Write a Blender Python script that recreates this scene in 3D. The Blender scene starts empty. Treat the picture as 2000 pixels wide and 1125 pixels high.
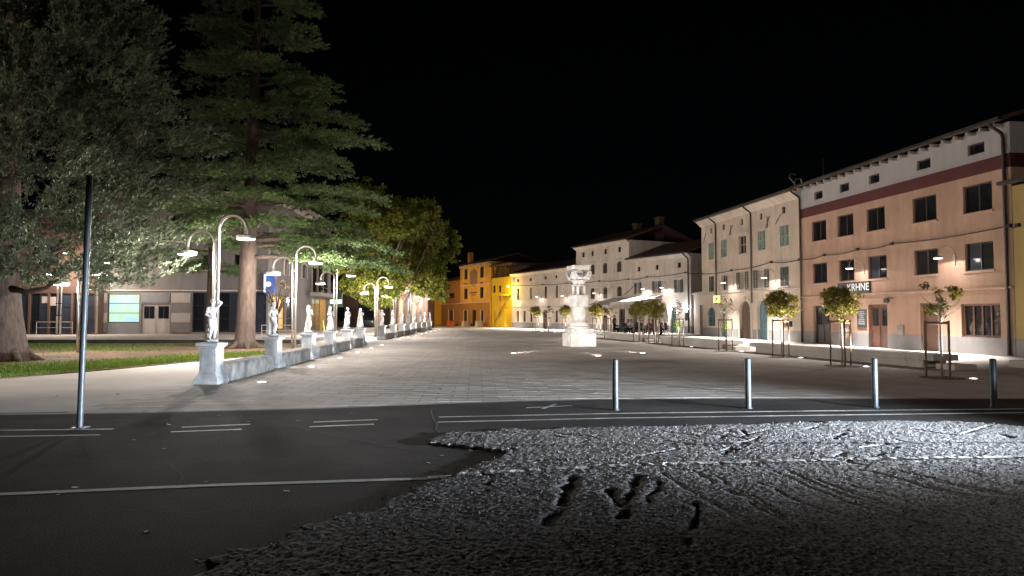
import bpy, bmesh, math, random
import numpy as np
from mathutils import Vector, Matrix

random.seed(7)
rng = np.random.default_rng(7)
SC = bpy.context.scene
COL = SC.collection
PI = math.pi
R = math.radians

# ------------------------------------------------------------------ camera, sky, moon, exposure
F_PX, CAM_Z, PITCH = 1333.0, 1.65, math.atan(54.5 / 1333.0)
cam_d = bpy.data.cameras.new('camera')
cam_d.sensor_width = 36.0
cam_d.lens = 36.0 * F_PX / 2000.0
cam_d.clip_end = 3000.0
cam = bpy.data.objects.new('camera', cam_d)
COL.objects.link(cam)
cam.location = (0, 0, CAM_Z)
cam.rotation_euler = (PI / 2 + PITCH, 0, 0)
SC.camera = cam

world = bpy.data.worlds.new('World')
SC.world = world
world.use_nodes = True
wn = world.node_tree
sky = wn.nodes.new('ShaderNodeTexSky')
sky.sky_type = 'NISHITA'
sky.sun_disc = False
sky.sun_elevation = R(20)
sky.sun_rotation = R(200)
bg = wn.nodes['Background']
bg.inputs['Strength'].default_value = 0.00012
wn.links.new(sky.outputs[0], bg.inputs['Color'])

moon_d = bpy.data.lights.new('moon', 'SUN')
moon_d.energy = 0.004
moon_d.angle = R(0.5)
moon_d.color = (1.0, 0.96, 0.9)
moon = bpy.data.objects.new('moon', moon_d)
COL.objects.link(moon)
moon.rotation_euler = (R(70), 0, R(-20))

SC.view_settings.view_transform = 'Standard'
SC.view_settings.look = 'None'
SC.view_settings.exposure = 0.3
SC.view_settings.gamma = 1.0
SC.view_settings.use_curve_mapping = False
SC.cycles.use_denoising = True
SC.cycles.max_bounces = 5
SC.cycles.diffuse_bounces = 3
SC.cycles.glossy_bounces = 2
SC.cycles.transparent_max_bounces = 8
SC.cycles.sample_clamp_indirect = 3.0
SC.cycles.sample_clamp_direct = 0.0

WARM = (1.0, 0.87, 0.73)
WHITE = (1.0, 0.91, 0.84)
COOL = (0.78, 0.88, 1.0)

# ------------------------------------------------------------------ measuring helpers
def ray(px, py):
    x = (px - 1000.0) / F_PX
    y = (562.5 - py) / F_PX
    c, s = math.cos(PITCH), math.sin(PITCH)
    return Vector((x, c - s * y, s + c * y))

def G(px, py, z=0.0):
    d = ray(px, py)
    t = (z - CAM_Z) / d.z
    return Vector((d.x * t, d.y * t, z))

def D(px, py, Y):
    d = ray(px, py)
    t = Y / d.y
    return Vector((d.x * t, Y, CAM_Z + d.z * t))

def rot2(u):
    return (-u[1], u[0])

class Plane:
    """a vertical wall line: origin o, unit direction u (runs left in the picture), outward = u turned by +90 degrees"""
    def __init__(self, o, ang):
        self.o = Vector((o[0], o[1], 0))
        self.u = Vector((math.cos(ang), math.sin(ang), 0))
        self.n = Vector((-self.u.y, self.u.x, 0))
        self.ang = ang
    def tz(self, px, py, off=0.0):
        d = ray(px, py)
        c = Vector((0, 0, CAM_Z))
        k = ((self.o + self.n * off - c).dot(self.n)) / d.dot(self.n)
        p = c + d * k
        return (p - self.o).dot(self.u), p.z
    def rect(self, x0, x1, y0, y1):
        ym, xm = (y0 + y1) / 2, (x0 + x1) / 2
        ta, tb = self.tz(x0, ym)[0], self.tz(x1, ym)[0]
        return min(ta, tb), max(ta, tb), self.tz(xm, y1)[1], self.tz(xm, y0)[1]
    def rects(self, lst, sc, ox, oy, z=None):
        out = [self.rect(ox + a * sc, ox + b * sc, oy + c * sc, oy + d * sc) for a, b, c, d in lst]
        if z is None:
            z = (sum(r[2] for r in out) / len(out), sum(r[3] for r in out) / len(out))
        return [(r[0], r[1], z[0], z[1]) for r in out]
    def w(self, t, y, z):
        p = self.o + self.u * t + self.n * y
        return Vector((p.x, p.y, z))

# ------------------------------------------------------------------ object helpers
def thing(name, label, cat, loc=(0, 0, 0), rz=0.0, group=None):
    o = bpy.data.objects.new(name, None)
    o.empty_display_size = 0.2
    COL.objects.link(o)
    o.location = loc
    o.rotation_euler = (0, 0, rz)
    o['label'] = label
    o['category'] = cat
    if group:
        o['group'] = group
    return o

def tag(o, label, cat, group=None):
    o['label'] = label
    o['category'] = cat
    if group:
        o['group'] = group
    return o

def link_mesh(name, me, m, parent=None, loc=None, smooth=False):
    if m is not None and not me.materials:
        for mm in (m if isinstance(m, (list, tuple)) else [m]):
            me.materials.append(mm)
    o = bpy.data.objects.new(name, me)
    COL.objects.link(o)
    if parent:
        o.parent = parent
    if loc is not None:
        o.location = loc
    if smooth:
        me.polygons.foreach_set('use_smooth', [True] * len(me.polygons))
    return o

def np_mesh(name, V, Fa):
    """V (n,3) and Fa (m,k) arrays to a mesh"""
    V = np.asarray(V, dtype=np.float32)
    Fa = np.asarray(Fa, dtype=np.int32)
    me = bpy.data.meshes.new(name)
    k = Fa.shape[1]
    me.vertices.add(len(V))
    me.vertices.foreach_set('co', V.ravel())
    me.loops.add(Fa.size)
    me.loops.foreach_set('vertex_index', Fa.ravel())
    me.polygons.add(len(Fa))
    me.polygons.foreach_set('loop_start', np.arange(0, Fa.size, k, dtype=np.int32))
    me.polygons.foreach_set('loop_total', np.full(len(Fa), k, dtype=np.int32))
    me.update(calc_edges=True)
    me.validate()
    return me

class MB:
    def __init__(self):
        self.v, self.f = [], []
    def quad(self, a, b, c, d):
        n = len(self.v)
        self.v += [tuple(a), tuple(b), tuple(c), tuple(d)]
        self.f.append((n, n + 1, n + 2, n + 3))
        return self
    def poly(self, pts):
        n = len(self.v)
        self.v += [tuple(p) for p in pts]
        self.f.append(tuple(range(n, n + len(pts))))
        return self
    def box(self, x0, x1, y0, y1, z0, z1):
        n = len(self.v)
        self.v += [(x, y, z) for z in (z0, z1) for y in (y0, y1) for x in (x0, x1)]
        for f in ((0, 2, 3, 1), (4, 5, 7, 6), (0, 1, 5, 4), (2, 6, 7, 3), (0, 4, 6, 2), (1, 3, 7, 5)):
            self.f.append(tuple(n + i for i in f))
        return self
    def prism(self, pts, z0, z1):
        n, k = len(self.v), len(pts)
        self.v += [(p[0], p[1], z0) for p in pts] + [(p[0], p[1], z1) for p in pts]
        self.f.append(tuple(n + i for i in reversed(range(k))))
        self.f.append(tuple(n + k + i for i in range(k)))
        for i in range(k):
            j = (i + 1) % k
            self.f.append((n + i, n + j, n + k + j, n + k + i))
        return self
    def xprism(self, pts, x0, x1):
        """profile in (y,z), extruded along x"""
        n, k = len(self.v), len(pts)
        self.v += [(x0, p[0], p[1]) for p in pts] + [(x1, p[0], p[1]) for p in pts]
        self.f.append(tuple(n + i for i in reversed(range(k))))
        self.f.append(tuple(n + k + i for i in range(k)))
        for i in range(k):
            j = (i + 1) % k
            self.f.append((n + i, n + j, n + k + j, n + k + i))
        return self
    def tube(self, path, rad, n=8, cap=True):
        P = [Vector(p) for p in path]
        if not isinstance(rad, (list, tuple)):
            rad = [rad] * len(P)
        base = len(self.v)
        up = Vector((0, 0, 1))
        prev = None
        for i, p in enumerate(P):
            d = (P[min(i + 1, len(P) - 1)] - P[max(i - 1, 0)])
            d = d.normalized() if d.length > 1e-9 else Vector((0, 0, 1))
            if prev is None:
                a = d.cross(up if abs(d.z) < 0.9 else Vector((1, 0, 0))).normalized()
            else:
                a = (prev - d * prev.dot(d)).normalized()
            prev = a
            b = d.cross(a)
            for k in range(n):
                q = 2 * PI * k / n
                self.v.append(tuple(p + (a * math.cos(q) + b * math.sin(q)) * rad[i]))
        for i in range(len(P) - 1):
            for k in range(n):
                a0, a1 = base + i * n + k, base + i * n + (k + 1) % n
                self.f.append((a0, a1, a1 + n, a0 + n))
        if cap:
            self.f.append(tuple(base + k for k in reversed(range(n))))
            self.f.append(tuple(base + (len(P) - 1) * n + k for k in range(n)))
        return self
    def lathe(self, prof, n=16, c=(0, 0), rz=0.0, sq=False):
        """prof = [(r,z)...] bottom to top. sq: r is the half width of a square plan"""
        base = len(self.v)
        if sq:
            n = 4
        for r, z in prof:
            for k in range(n):
                q = 2 * PI * (k + (0.5 if sq else 0)) / n + rz
                rr = r * math.sqrt(2) if sq else r
                self.v.append((c[0] + rr * math.cos(q), c[1] + rr * math.sin(q), z))
        for i in range(len(prof) - 1):
            for k in range(n):
                a0, a1 = base + i * n + k, base + i * n + (k + 1) % n
                self.f.append((a0, a1, a1 + n, a0 + n))
        self.f.append(tuple(base + k for k in reversed(range(n))))
        self.f.append(tuple(base + (len(prof) - 1) * n + k for k in range(n)))
        return self
    def mesh(self, name, bevel=0.0, fix=False):
        me = bpy.data.meshes.new(name)
        me.from_pydata(self.v, [], self.f)
        if bevel or fix:
            bm = bmesh.new()
            bm.from_mesh(me)
            if fix:
                bmesh.ops.remove_doubles(bm, verts=bm.verts, dist=1e-4)
                bmesh.ops.recalc_face_normals(bm, faces=bm.faces)
            if bevel:
                es = [e for e in bm.edges if len(e.link_faces) == 2 and e.calc_face_angle(0) > 0.5]
                bmesh.ops.bevel(bm, geom=es, offset=bevel, segments=2, profile=0.6, affect='EDGES', clamp_overlap=True)
            bm.to_mesh(me)
            bm.free()
        me.update()
        return me
    def build(self, name, m, parent=None, loc=None, smooth=False, bevel=0.0, fix=False):
        return link_mesh(name, self.mesh(name, bevel, fix), m, parent, loc, smooth)

def smooth_angle(o, ang=40):
    me = o.data
    bm = bmesh.new()
    bm.from_mesh(me)
    for f in bm.faces:
        f.smooth = True
    for e in bm.edges:
        if len(e.link_faces) == 2 and e.calc_face_angle(0) > R(ang):
            e.smooth = False
    bm.to_mesh(me)
    bm.free()
    return o

def dup_tree(root, loc=None, rz=None, label=None):
    c = root.copy()
    COL.objects.link(c)
    if loc is not None:
        c.location = loc
    if rz is not None:
        c.rotation_euler = (0, 0, rz)
    if label:
        c['label'] = label
    for ch in list(root.children):
        k = ch.copy()
        COL.objects.link(k)
        k.parent = c
        for g in list(ch.children):
            q = g.copy()
            COL.objects.link(q)
            q.parent = k
    return c

# ------------------------------------------------------------------ materials
def mat(name, col, rough=0.8, var=0.15, scale=3.0, bump=0.0, bscale=40.0, metal=0.0, emit=None, estr=0.0,
        stretch=None, col2=None, spec=0.5, island=0.0, detail=6.0, mixlo=0.35, mixhi=0.7):
    m = bpy.data.materials.new(name)
    m.use_nodes = True
    nt = m.node_tree
    b = nt.nodes['Principled BSDF']
    b.inputs['Roughness'].default_value = rough
    b.inputs['Metallic'].default_value = metal
    b.inputs['Specular IOR Level'].default_value = spec
    b.inputs['Base Color'].default_value = (*col, 1)
    if emit is not None:
        b.inputs['Emission Color'].default_value = (*emit, 1)
        b.inputs['Emission Strength'].default_value = estr
        return m
    tc = nt.nodes.new('ShaderNodeTexCoord')
    vec = tc.outputs['Object']
    if stretch:
        mp = nt.nodes.new('ShaderNodeMapping')
        mp.inputs['Scale'].default_value = stretch
        nt.links.new(vec, mp.inputs['Vector'])
        vec2 = mp.outputs[0]
    else:
        vec2 = vec
    out = None
    if var > 0 or col2:
        n = nt.nodes.new('ShaderNodeTexNoise')
        n.inputs['Scale'].default_value = scale
        n.inputs['Detail'].default_value = detail
        n.inputs['Roughness'].default_value = 0.65
        nt.links.new(vec2, n.inputs['Vector'])
        rp = nt.nodes.new('ShaderNodeValToRGB')
        rp.color_ramp.elements[0].position = mixlo
        rp.color_ramp.elements[1].position = mixhi
        c0 = col if col2 else tuple(c * (1 - var) for c in col)
        c1 = col2 if col2 else tuple(min(1, c * (1 + var)) for c in col)
        rp.color_ramp.elements[0].color = (*c0, 1)
        rp.color_ramp.elements[1].color = (*c1, 1)
        nt.links.new(n.outputs['Fac'], rp.inputs['Fac'])
        out = rp.outputs['Color']
    if island > 0:
        ge = nt.nodes.new('ShaderNodeNewGeometry')
        mr = nt.nodes.new('ShaderNodeMapRange')
        mr.inputs['To Min'].default_value = 1 - island
        mr.inputs['To Max'].default_value = 1 + island
        nt.links.new(ge.outputs['Random Per Island'], mr.inputs['Value'])
        mx = nt.nodes.new('ShaderNodeMix')
        mx.data_type = 'RGBA'
        mx.blend_type = 'MULTIPLY'
        mx.inputs['Factor'].default_value = 1
        if out is not None:
            nt.links.new(out, mx.inputs['A'])
        else:
            mx.inputs['A'].default_value = (*col, 1)
        nt.links.new(mr.outputs[0], mx.inputs['B'])
        out = mx.outputs['Result']
    if out is not None:
        nt.links.new(out, b.inputs['Base Color'])
    if bump > 0:
        n2 = nt.nodes.new('ShaderNodeTexNoise')
        n2.inputs['Scale'].default_value = bscale
        n2.inputs['Detail'].default_value = 4
        nt.links.new(vec2, n2.inputs['Vector'])
        bp = nt.nodes.new('ShaderNodeBump')
        bp.inputs['Strength'].default_value = bump
        bp.inputs['Distance'].default_value = 0.03
        nt.links.new(n2.outputs['Fac'], bp.inputs['Height'])
        nt.links.new(bp.outputs[0], b.inputs['Normal'])
    return m

def leafmat(name, col, col2, scale=0.8, isl=0.35, trans=0.35, rough=0.55):
    m = mat(name, col, rough, 0.2, scale, col2=col2, island=isl, spec=0.3)
    nt = m.node_tree
    b = nt.nodes['Principled BSDF']
    src = b.inputs['Base Color'].links[0].from_socket
    tr = nt.nodes.new('ShaderNodeBsdfTranslucent')
    nt.links.new(src, tr.inputs['Color'])
    mx = nt.nodes.new('ShaderNodeMixShader')
    mx.inputs[0].default_value = trans
    nt.links.new(b.outputs[0], mx.inputs[1])
    nt.links.new(tr.outputs[0], mx.inputs[2])
    nt.links.new(mx.outputs[0], nt.nodes['Material Output'].inputs['Surface'])
    return m

def plaster(name, col, stain=0.25):
    """plaster wall: broad blotches, rain streaks, fine grain"""
    m = mat(name, col, 0.9, stain * 0.55, 0.45, bump=0.22, bscale=22.0, spec=0.2)
    nt = m.node_tree
    b = nt.nodes['Principled BSDF']
    src = b.inputs['Base Color'].links[0].from_socket
    tc = [n for n in nt.nodes if n.type == 'TEX_COORD'][0]
    mp = nt.nodes.new('ShaderNodeMapping')
    mp.inputs['Scale'].default_value = (1.1, 1.1, 0.22)
    nt.links.new(tc.outputs['Object'], mp.inputs['Vector'])
    n = nt.nodes.new('ShaderNodeTexNoise')
    n.inputs['Scale'].default_value = 1.6
    n.inputs['Detail'].default_value = 8
    n.inputs['Roughness'].default_value = 0.7
    nt.links.new(mp.outputs[0], n.inputs['Vector'])
    mr = nt.nodes.new('ShaderNodeMapRange')
    mr.inputs['From Min'].default_value = 0.3
    mr.inputs['From Max'].default_value = 0.65
    mr.inputs['To Min'].default_value = 1 - stain
    mr.inputs['To Max'].default_value = 1.06
    nt.links.new(n.outputs['Fac'], mr.inputs['Value'])
    mx = nt.nodes.new('ShaderNodeMix')
    mx.data_type = 'RGBA'
    mx.blend_type = 'MULTIPLY'
    mx.inputs['Factor'].default_value = 1
    nt.links.new(src, mx.inputs['A'])
    nt.links.new(mr.outputs[0], mx.inputs['B'])
    nt.links.new(mx.outputs['Result'], b.inputs['Base Color'])
    return m

M = {}
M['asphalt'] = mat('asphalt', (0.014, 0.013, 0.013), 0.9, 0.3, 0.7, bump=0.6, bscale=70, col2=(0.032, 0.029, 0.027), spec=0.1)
M['milled'] = mat('milled_asphalt', (0.075, 0.073, 0.073), 0.9, 0.3, 34.0, col2=(0.36, 0.355, 0.355), mixlo=0.40, mixhi=0.62, detail=3.0, bump=0.3, bscale=110, spec=0.2)
M['oldpatch'] = mat('old_asphalt', (0.10, 0.098, 0.096), 0.9, 0.2, 6.0, bump=0.35, bscale=100, spec=0.3)
M['paint'] = mat('road_paint', (0.62, 0.61, 0.58), 0.7, 0.3, 14.0, col2=(0.40, 0.39, 0.37), bump=0.15, bscale=80)
M['paintworn'] = mat('worn_road_paint', (0.30, 0.295, 0.29), 0.8, 0.3, 10.0, col2=(0.48, 0.47, 0.46), bump=0.4, bscale=80)
M['mortar'] = mat('plaza_bed', (0.12, 0.11, 0.10), 0.95, 0.2, 0.35, bump=0.2, bscale=60)
M['paver'] = mat('paver', (0.33, 0.295, 0.265), 0.82, 0.2, 0.6, col2=(0.42, 0.38, 0.345), bump=0.2, bscale=50, island=0.10, spec=0.3)
M['concrete'] = mat('walkway_concrete', (0.42, 0.39, 0.36), 0.88, 0.2, 0.5, col2=(0.52, 0.48, 0.445), bump=0.2, bscale=40)
M['kerb'] = mat('kerb_stone', (0.17, 0.16, 0.15), 0.85, 0.2, 2.0, bump=0.2, bscale=40)
M['terrace'] = mat('terrace_paving', (0.38, 0.33, 0.30), 0.85, 0.15, 1.0, bump=0.1, bscale=30)
M['darkstone'] = mat('dark_stone', (0.05, 0.042, 0.04), 0.9, 0.3, 2.0, bump=0.2, bscale=20)
M['soil'] = mat('lawn_soil', (0.055, 0.05, 0.02), 0.95, 0.4, 0.4, col2=(0.17, 0.095, 0.055), bump=0.5, bscale=25, mixlo=0.36, mixhi=0.55)
M['grass'] = leafmat('grass_blades', (0.085, 0.17, 0.018), (0.15, 0.21, 0.03), 0.5, 0.35, 0.3)
M['marble'] = mat('white_stone', (0.60, 0.585, 0.57), 0.75, 0.2, 3.5, bump=0.25, bscale=30, spec=0.3)
M['marble_grey'] = mat('grey_white_stone', (0.37, 0.38, 0.39), 0.75, 0.18, 4.0, bump=0.25, bscale=30, spec=0.3)
M['bench'] = mat('weathered_stone', (0.10, 0.098, 0.092), 0.9, 0.3, 3.2, col2=(0.30, 0.29, 0.275), bump=0.45, bscale=16)
M['bench_light'] = mat('pale_concrete', (0.48, 0.445, 0.41), 0.85, 0.15, 1.2, bump=0.2, bscale=30)
M['steel'] = mat('brushed_steel', (0.50, 0.46, 0.42), 0.42, 0.06, 8.0, metal=0.75, bump=0.02)
M['steel_blue'] = mat('blue_grey_steel', (0.08, 0.094, 0.108), 0.40, 0.1, 10.0, metal=0.15, bump=0.05)
M['bollard'] = mat('dark_blue_steel', (0.026, 0.033, 0.040), 0.5, 0.15, 9.0, metal=0.1, bump=0.05, spec=0.35)
M['darkmetal'] = mat('dark_metal', (0.022, 0.017, 0.015), 0.55, 0.1, 8.0, metal=0.3)
M['black'] = mat('black_gap', (0.008, 0.008, 0.009), 0.9, 0.0)
M['lamp_on'] = mat('lamp_glow', (1, 1, 1), 0.5, emit=(1.0, 0.95, 0.88), estr=14.0)
M['lens_on'] = mat('ground_lens_glow', (1, 1, 1), 0.5, emit=(1.0, 0.97, 0.93), estr=9.0)
M['glass_dark'] = mat('window_glass', (0.012, 0.013, 0.016), 0.06, 0.0, spec=0.8)
M['glass_blue'] = mat('window_glass_blue', (0.03, 0.036, 0.05), 0.08, 0.0, spec=0.8)
M['curtain'] = mat('curtain', (0.34, 0.32, 0.31), 0.9, 0.3, 3.0, stretch=(9, 9, 0.6), bump=0.1)
M['wood_dark'] = mat('dark_brown_wood', (0.045, 0.022, 0.014), 0.6, 0.25, 3.0, stretch=(8, 8, 0.7), bump=0.1)
M['wood_red'] = mat('red_brown_wood', (0.085, 0.034, 0.020), 0.55, 0.25, 3.0, stretch=(8, 8, 0.7), bump=0.1)
M['wood_stake'] = mat('round_wood_stake', (0.21, 0.145, 0.10), 0.85, 0.3, 4.0, stretch=(10, 10, 1), bump=0.25)
M['shutter_green'] = mat('green_shutter', (0.22, 0.29, 0.23), 0.7, 0.15, 3.0)
M['shutter_dark'] = mat('dark_green_shutter', (0.035, 0.045, 0.042), 0.65, 0.2, 3.0)
M['shutter_teal'] = mat('teal_shutter', (0.045, 0.10, 0.12), 0.65, 0.2, 3.0)
M['door_green'] = mat('green_door', (0.018, 0.055, 0.045), 0.6, 0.2, 3.0)
M['peach'] = plaster('peach_plaster', (0.50, 0.33, 0.245), 0.24)
M['attic'] = plaster('grey_white_plaster', (0.45, 0.435, 0.43), 0.16)
M['redband'] = plaster('dark_red_plaster', (0.075, 0.024, 0.024), 0.15)
M['plinth'] = plaster('grey_plinth', (0.27, 0.26, 0.265), 0.2)
M['cream'] = plaster('cream_plaster', (0.64, 0.53, 0.435), 0.28)
M['cream2'] = plaster('pale_plaster', (0.66, 0.57, 0.49), 0.26)
M['yellow'] = plaster('ochre_plaster', (0.58, 0.32, 0.06), 0.25)
M['yellow2'] = plaster('yellow_plaster', (0.62, 0.42, 0.03), 0.15)
M['brown'] = plaster('brown_plaster', (0.10, 0.058, 0.044), 0.2)
M['brown2'] = plaster('dull_brown_plaster', (0.11, 0.075, 0.055), 0.2)
M['greyrose'] = plaster('grey_rose_plaster', (0.185, 0.165, 0.16), 0.2)
M['trim'] = mat('pale_trim', (0.50, 0.44, 0.39), 0.85, 0.1, 3.0, bump=0.1, bscale=30)
M['trim_peach'] = mat('peach_trim', (0.48, 0.33, 0.25), 0.85, 0.1, 3.0, bump=0.1, bscale=30)
M['tiles'] = mat('roof_tiles', (0.10, 0.045, 0.03), 0.9, 0.3, 5.0, bump=0.4, bscale=12)
M['panel_light'] = mat('light_stone_panel', (0.36, 0.31, 0.28), 0.7, 0.1, 2.0)
M['panel_dark'] = mat('dark_stone_panel', (0.16, 0.14, 0.135), 0.7, 0.1, 2.0)
M['panel_grey'] = mat('grey_glass_panel', (0.20, 0.20, 0.205), 0.35, 0.1, 2.0)
M['bark'] = mat('tree_bark', (0.075, 0.052, 0.040), 0.95, 0.4, 2.4, stretch=(3, 3, 0.7), bump=0.9, bscale=7)
M['bark_light'] = mat('plane_bark', (0.12, 0.08, 0.05), 0.9, 0.3, 2.5, col2=(0.22, 0.165, 0.11), bump=0.4, bscale=10)
M['bark_young'] = mat('young_bark', (0.42, 0.37, 0.31), 0.85, 0.25, 6.0, bump=0.2, bscale=20)
M['fir'] = leafmat('fir_needles', (0.050, 0.070, 0.040), (0.115, 0.138, 0.080), 0.9, 0.45, 0.15)
M['cedar'] = leafmat('cedar_needles', (0.09, 0.145, 0.052), (0.15, 0.21, 0.085), 0.7, 0.45, 0.2)
M['plane_leaf'] = leafmat('plane_leaves', (0.14, 0.18, 0.03), (0.27, 0.27, 0.05), 0.5, 0.5, 0.48)
M['young_leaf'] = leafmat('young_tree_leaves', (0.13, 0.135, 0.03), (0.34, 0.27, 0.05), 2.5, 0.5, 0.35)
M['sparse_leaf'] = leafmat('sparse_tree_leaves', (0.12, 0.09, 0.05), (0.24, 0.18, 0.07), 2.5, 0.5, 0.3)
M['shoot_leaf'] = leafmat('bright_shoot_leaves', (0.25, 0.40, 0.03), (0.40, 0.50, 0.05), 2.5, 0.4, 0.3)
M['deadleaf'] = leafmat('fallen_leaf', (0.34, 0.22, 0.10), (0.50, 0.40, 0.26), 20.0, 0.5, 0.1)
M['skin'] = mat('skin', (0.45, 0.27, 0.20), 0.6, 0.05)
M['hair'] = mat('dark_hair', (0.02, 0.014, 0.01), 0.7, 0.1)
M['fabric'] = mat('white_canopy_fabric', (0.62, 0.58, 0.55), 0.9, 0.08, 2.0)

def wear_and_dapple(m, scale, lo, hi, speck=0.0):
    """broad patches (wear; on the asphalt, painted dappled light) and aggregate specks multiplied into a surface colour"""
    nt = m.node_tree
    b = nt.nodes['Principled BSDF']
    tc = [n for n in nt.nodes if n.type == 'TEX_COORD'][0]
    for sc_, a, c, dt in ((scale, lo, hi, 5),) + (((speck, 0.6, 1.5, 1),) if speck else ()):
        src = b.inputs['Base Color'].links[0].from_socket
        n = nt.nodes.new('ShaderNodeTexNoise')
        n.inputs['Scale'].default_value = sc_
        n.inputs['Detail'].default_value = dt
        n.inputs['Distortion'].default_value = 0.6 if dt > 1 else 0
        nt.links.new(tc.outputs['Object'], n.inputs['Vector'])
        mr = nt.nodes.new('ShaderNodeMapRange')
        mr.inputs['From Min'].default_value, mr.inputs['From Max'].default_value = 0.32, 0.68
        mr.inputs['To Min'].default_value, mr.inputs['To Max'].default_value = a, c
        nt.links.new(n.outputs['Fac'], mr.inputs['Value'])
        mx = nt.nodes.new('ShaderNodeMix')
        mx.data_type = 'RGBA'
        mx.blend_type = 'MULTIPLY'
        mx.inputs['Factor'].default_value = 1
        nt.links.new(src, mx.inputs['A'])
        nt.links.new(mr.outputs[0], mx.inputs['B'])
        nt.links.new(mx.outputs['Result'], b.inputs['Base Color'])
wear_and_dapple(M['asphalt'], 0.22, 0.5, 1.7, 60.0)  # broad patches paint tree-broken lamp light into the road colour; specks are aggregate
wear_and_dapple(M['paver'], 0.16, 0.85, 1.12)
wear_and_dapple(M['concrete'], 0.2, 0.85, 1.1)
wear_and_dapple(M['bollard'], 6.0, 0.6, 1.3)
wear_and_dapple(M['marble'], 2.2, 0.7, 1.1)
wear_and_dapple(M['marble_grey'], 1.6, 0.6, 1.12)
wear_and_dapple(M['paint'], 1.7, 0.45, 1.1, 40.0)

def light(name, kind, loc, power, color, parent=None, aim=None, cone=None, blend=0.3, radius=0.05):
    d = bpy.data.lights.new(name, kind)
    d.energy = power
    d.color = color
    d.shadow_soft_size = radius
    if kind == 'SPOT':
        d.spot_size = R(cone)
        d.spot_blend = blend
    o = bpy.data.objects.new(name, d)
    COL.objects.link(o)
    o.location = loc
    if aim is not None:
        o.rotation_euler = Vector(aim).to_track_quat('-Z', 'Y').to_euler()
    if parent:
        o.parent = parent
    return o

# ------------------------------------------------------------------ signed-distance modelling (statues, people)
def surfnet(f, lo, hi, h):
    ax = [np.arange(lo[i], hi[i] + h, h) for i in range(3)]
    X, Y, Z = np.meshgrid(*ax, indexing='ij')
    v = f(X, Y, Z)
    ins = v < 0
    nx, ny, nz = v.shape
    s = np.zeros((nx - 1, ny - 1, nz - 1), int)
    for a in (0, 1):
        for b in (0, 1):
            for c in (0, 1):
                s += ins[a:nx - 1 + a, b:ny - 1 + b, c:nz - 1 + c]
    cell = (s > 0) & (s < 8)
    acc = np.zeros(cell.shape + (3,))
    cnt = np.zeros(cell.shape)
    for axis in range(3):
        for p in (0, 1):
            for q in (0, 1):
                o0 = [0, 0, 0]
                oth = [k for k in range(3) if k != axis]
                o0[oth[0]], o0[oth[1]] = p, q
                o1 = list(o0)
                o1[axis] = 1
                sl = lambda o: tuple(slice(o[k], v.shape[k] - 1 + o[k]) for k in range(3))
                v0, v1 = v[sl(o0)], v[sl(o1)]
                cr = (v0 < 0) != (v1 < 0)
                t = np.where(cr, v0 / np.where(v0 == v1, 1, v0 - v1), 0)
                for k in range(3):
                    acc[..., k] += np.where(cr, o0[k] + (t if k == axis else 0), 0)
                cnt += cr
    idx = -np.ones(cell.shape, int)
    ii = np.argwhere(cell)
    idx[cell] = np.arange(len(ii))
    pos = (ii + acc[cell] / cnt[cell][:, None]) * h + np.array(lo)
    quads = []
    for axis in range(3):
        a, b = [(1, 2), (2, 0), (0, 1)][axis]
        n0 = [slice(None)] * 3
        n1 = [slice(None)] * 3
        n0[axis], n1[axis] = slice(0, -1), slice(1, None)
        ch = ins[tuple(n0)] != ins[tuple(n1)]
        e = np.argwhere(ch)
        e = e[(e[:, a] > 0) & (e[:, b] > 0) & (e[:, a] < v.shape[a] - 1) & (e[:, b] < v.shape[b] - 1)]
        if not len(e):
            continue
        flip = ins[tuple(e.T)]
        def I(da, db):
            c = e.copy()
            c[:, a] += da
            c[:, b] += db
            return idx[tuple(c.T)]
        Q = np.stack([I(-1, -1), I(0, -1), I(0, 0), I(-1, 0)], 1)
        Q[~flip] = Q[~flip][:, ::-1]
        quads.append(Q)
    Q = np.concatenate(quads)
    Q = Q[(Q >= 0).all(1)]
    return pos, Q

def sdf_union(prims, k=0.03, fold=None):
    """prims: ('c', p, q, r1, r2) tapered capsule or ('e', centre, radii)"""
    def f(X, Y, Z):
        d = None
        for pr in prims:
            if pr[0] == 'c':
                p, q, r1, r2 = pr[1:]
                vx, vy, vz = (q[i] - p[i] for i in range(3))
                L = vx * vx + vy * vy + vz * vz + 1e-9
                t = np.clip(((X - p[0]) * vx + (Y - p[1]) * vy + (Z - p[2]) * vz) / L, 0, 1)
                dd = np.sqrt((X - p[0] - t * vx) ** 2 + (Y - p[1] - t * vy) ** 2 + (Z - p[2] - t * vz) ** 2) - (r1 + (r2 - r1) * t)
            else:
                c, r = pr[1:]
                k0 = np.sqrt(((X - c[0]) / r[0]) ** 2 + ((Y - c[1]) / r[1]) ** 2 + ((Z - c[2]) / r[2]) ** 2)
                dd = (k0 - 1) * min(r)
            if d is None:
                d = dd
            else:
                hh = np.clip(0.5 + 0.5 * (d - dd) / k, 0, 1)
                d = d * (1 - hh) + dd * hh - k * hh * (1 - hh)
        if fold is not None:
            d = d + fold(X, Y, Z)
        return d
    return f

# ------------------------------------------------------------------ leaf clouds
def rand_dirs(n):
    v = rng.normal(size=(n, 3))
    return v / np.linalg.norm(v, axis=1)[:, None]

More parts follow.
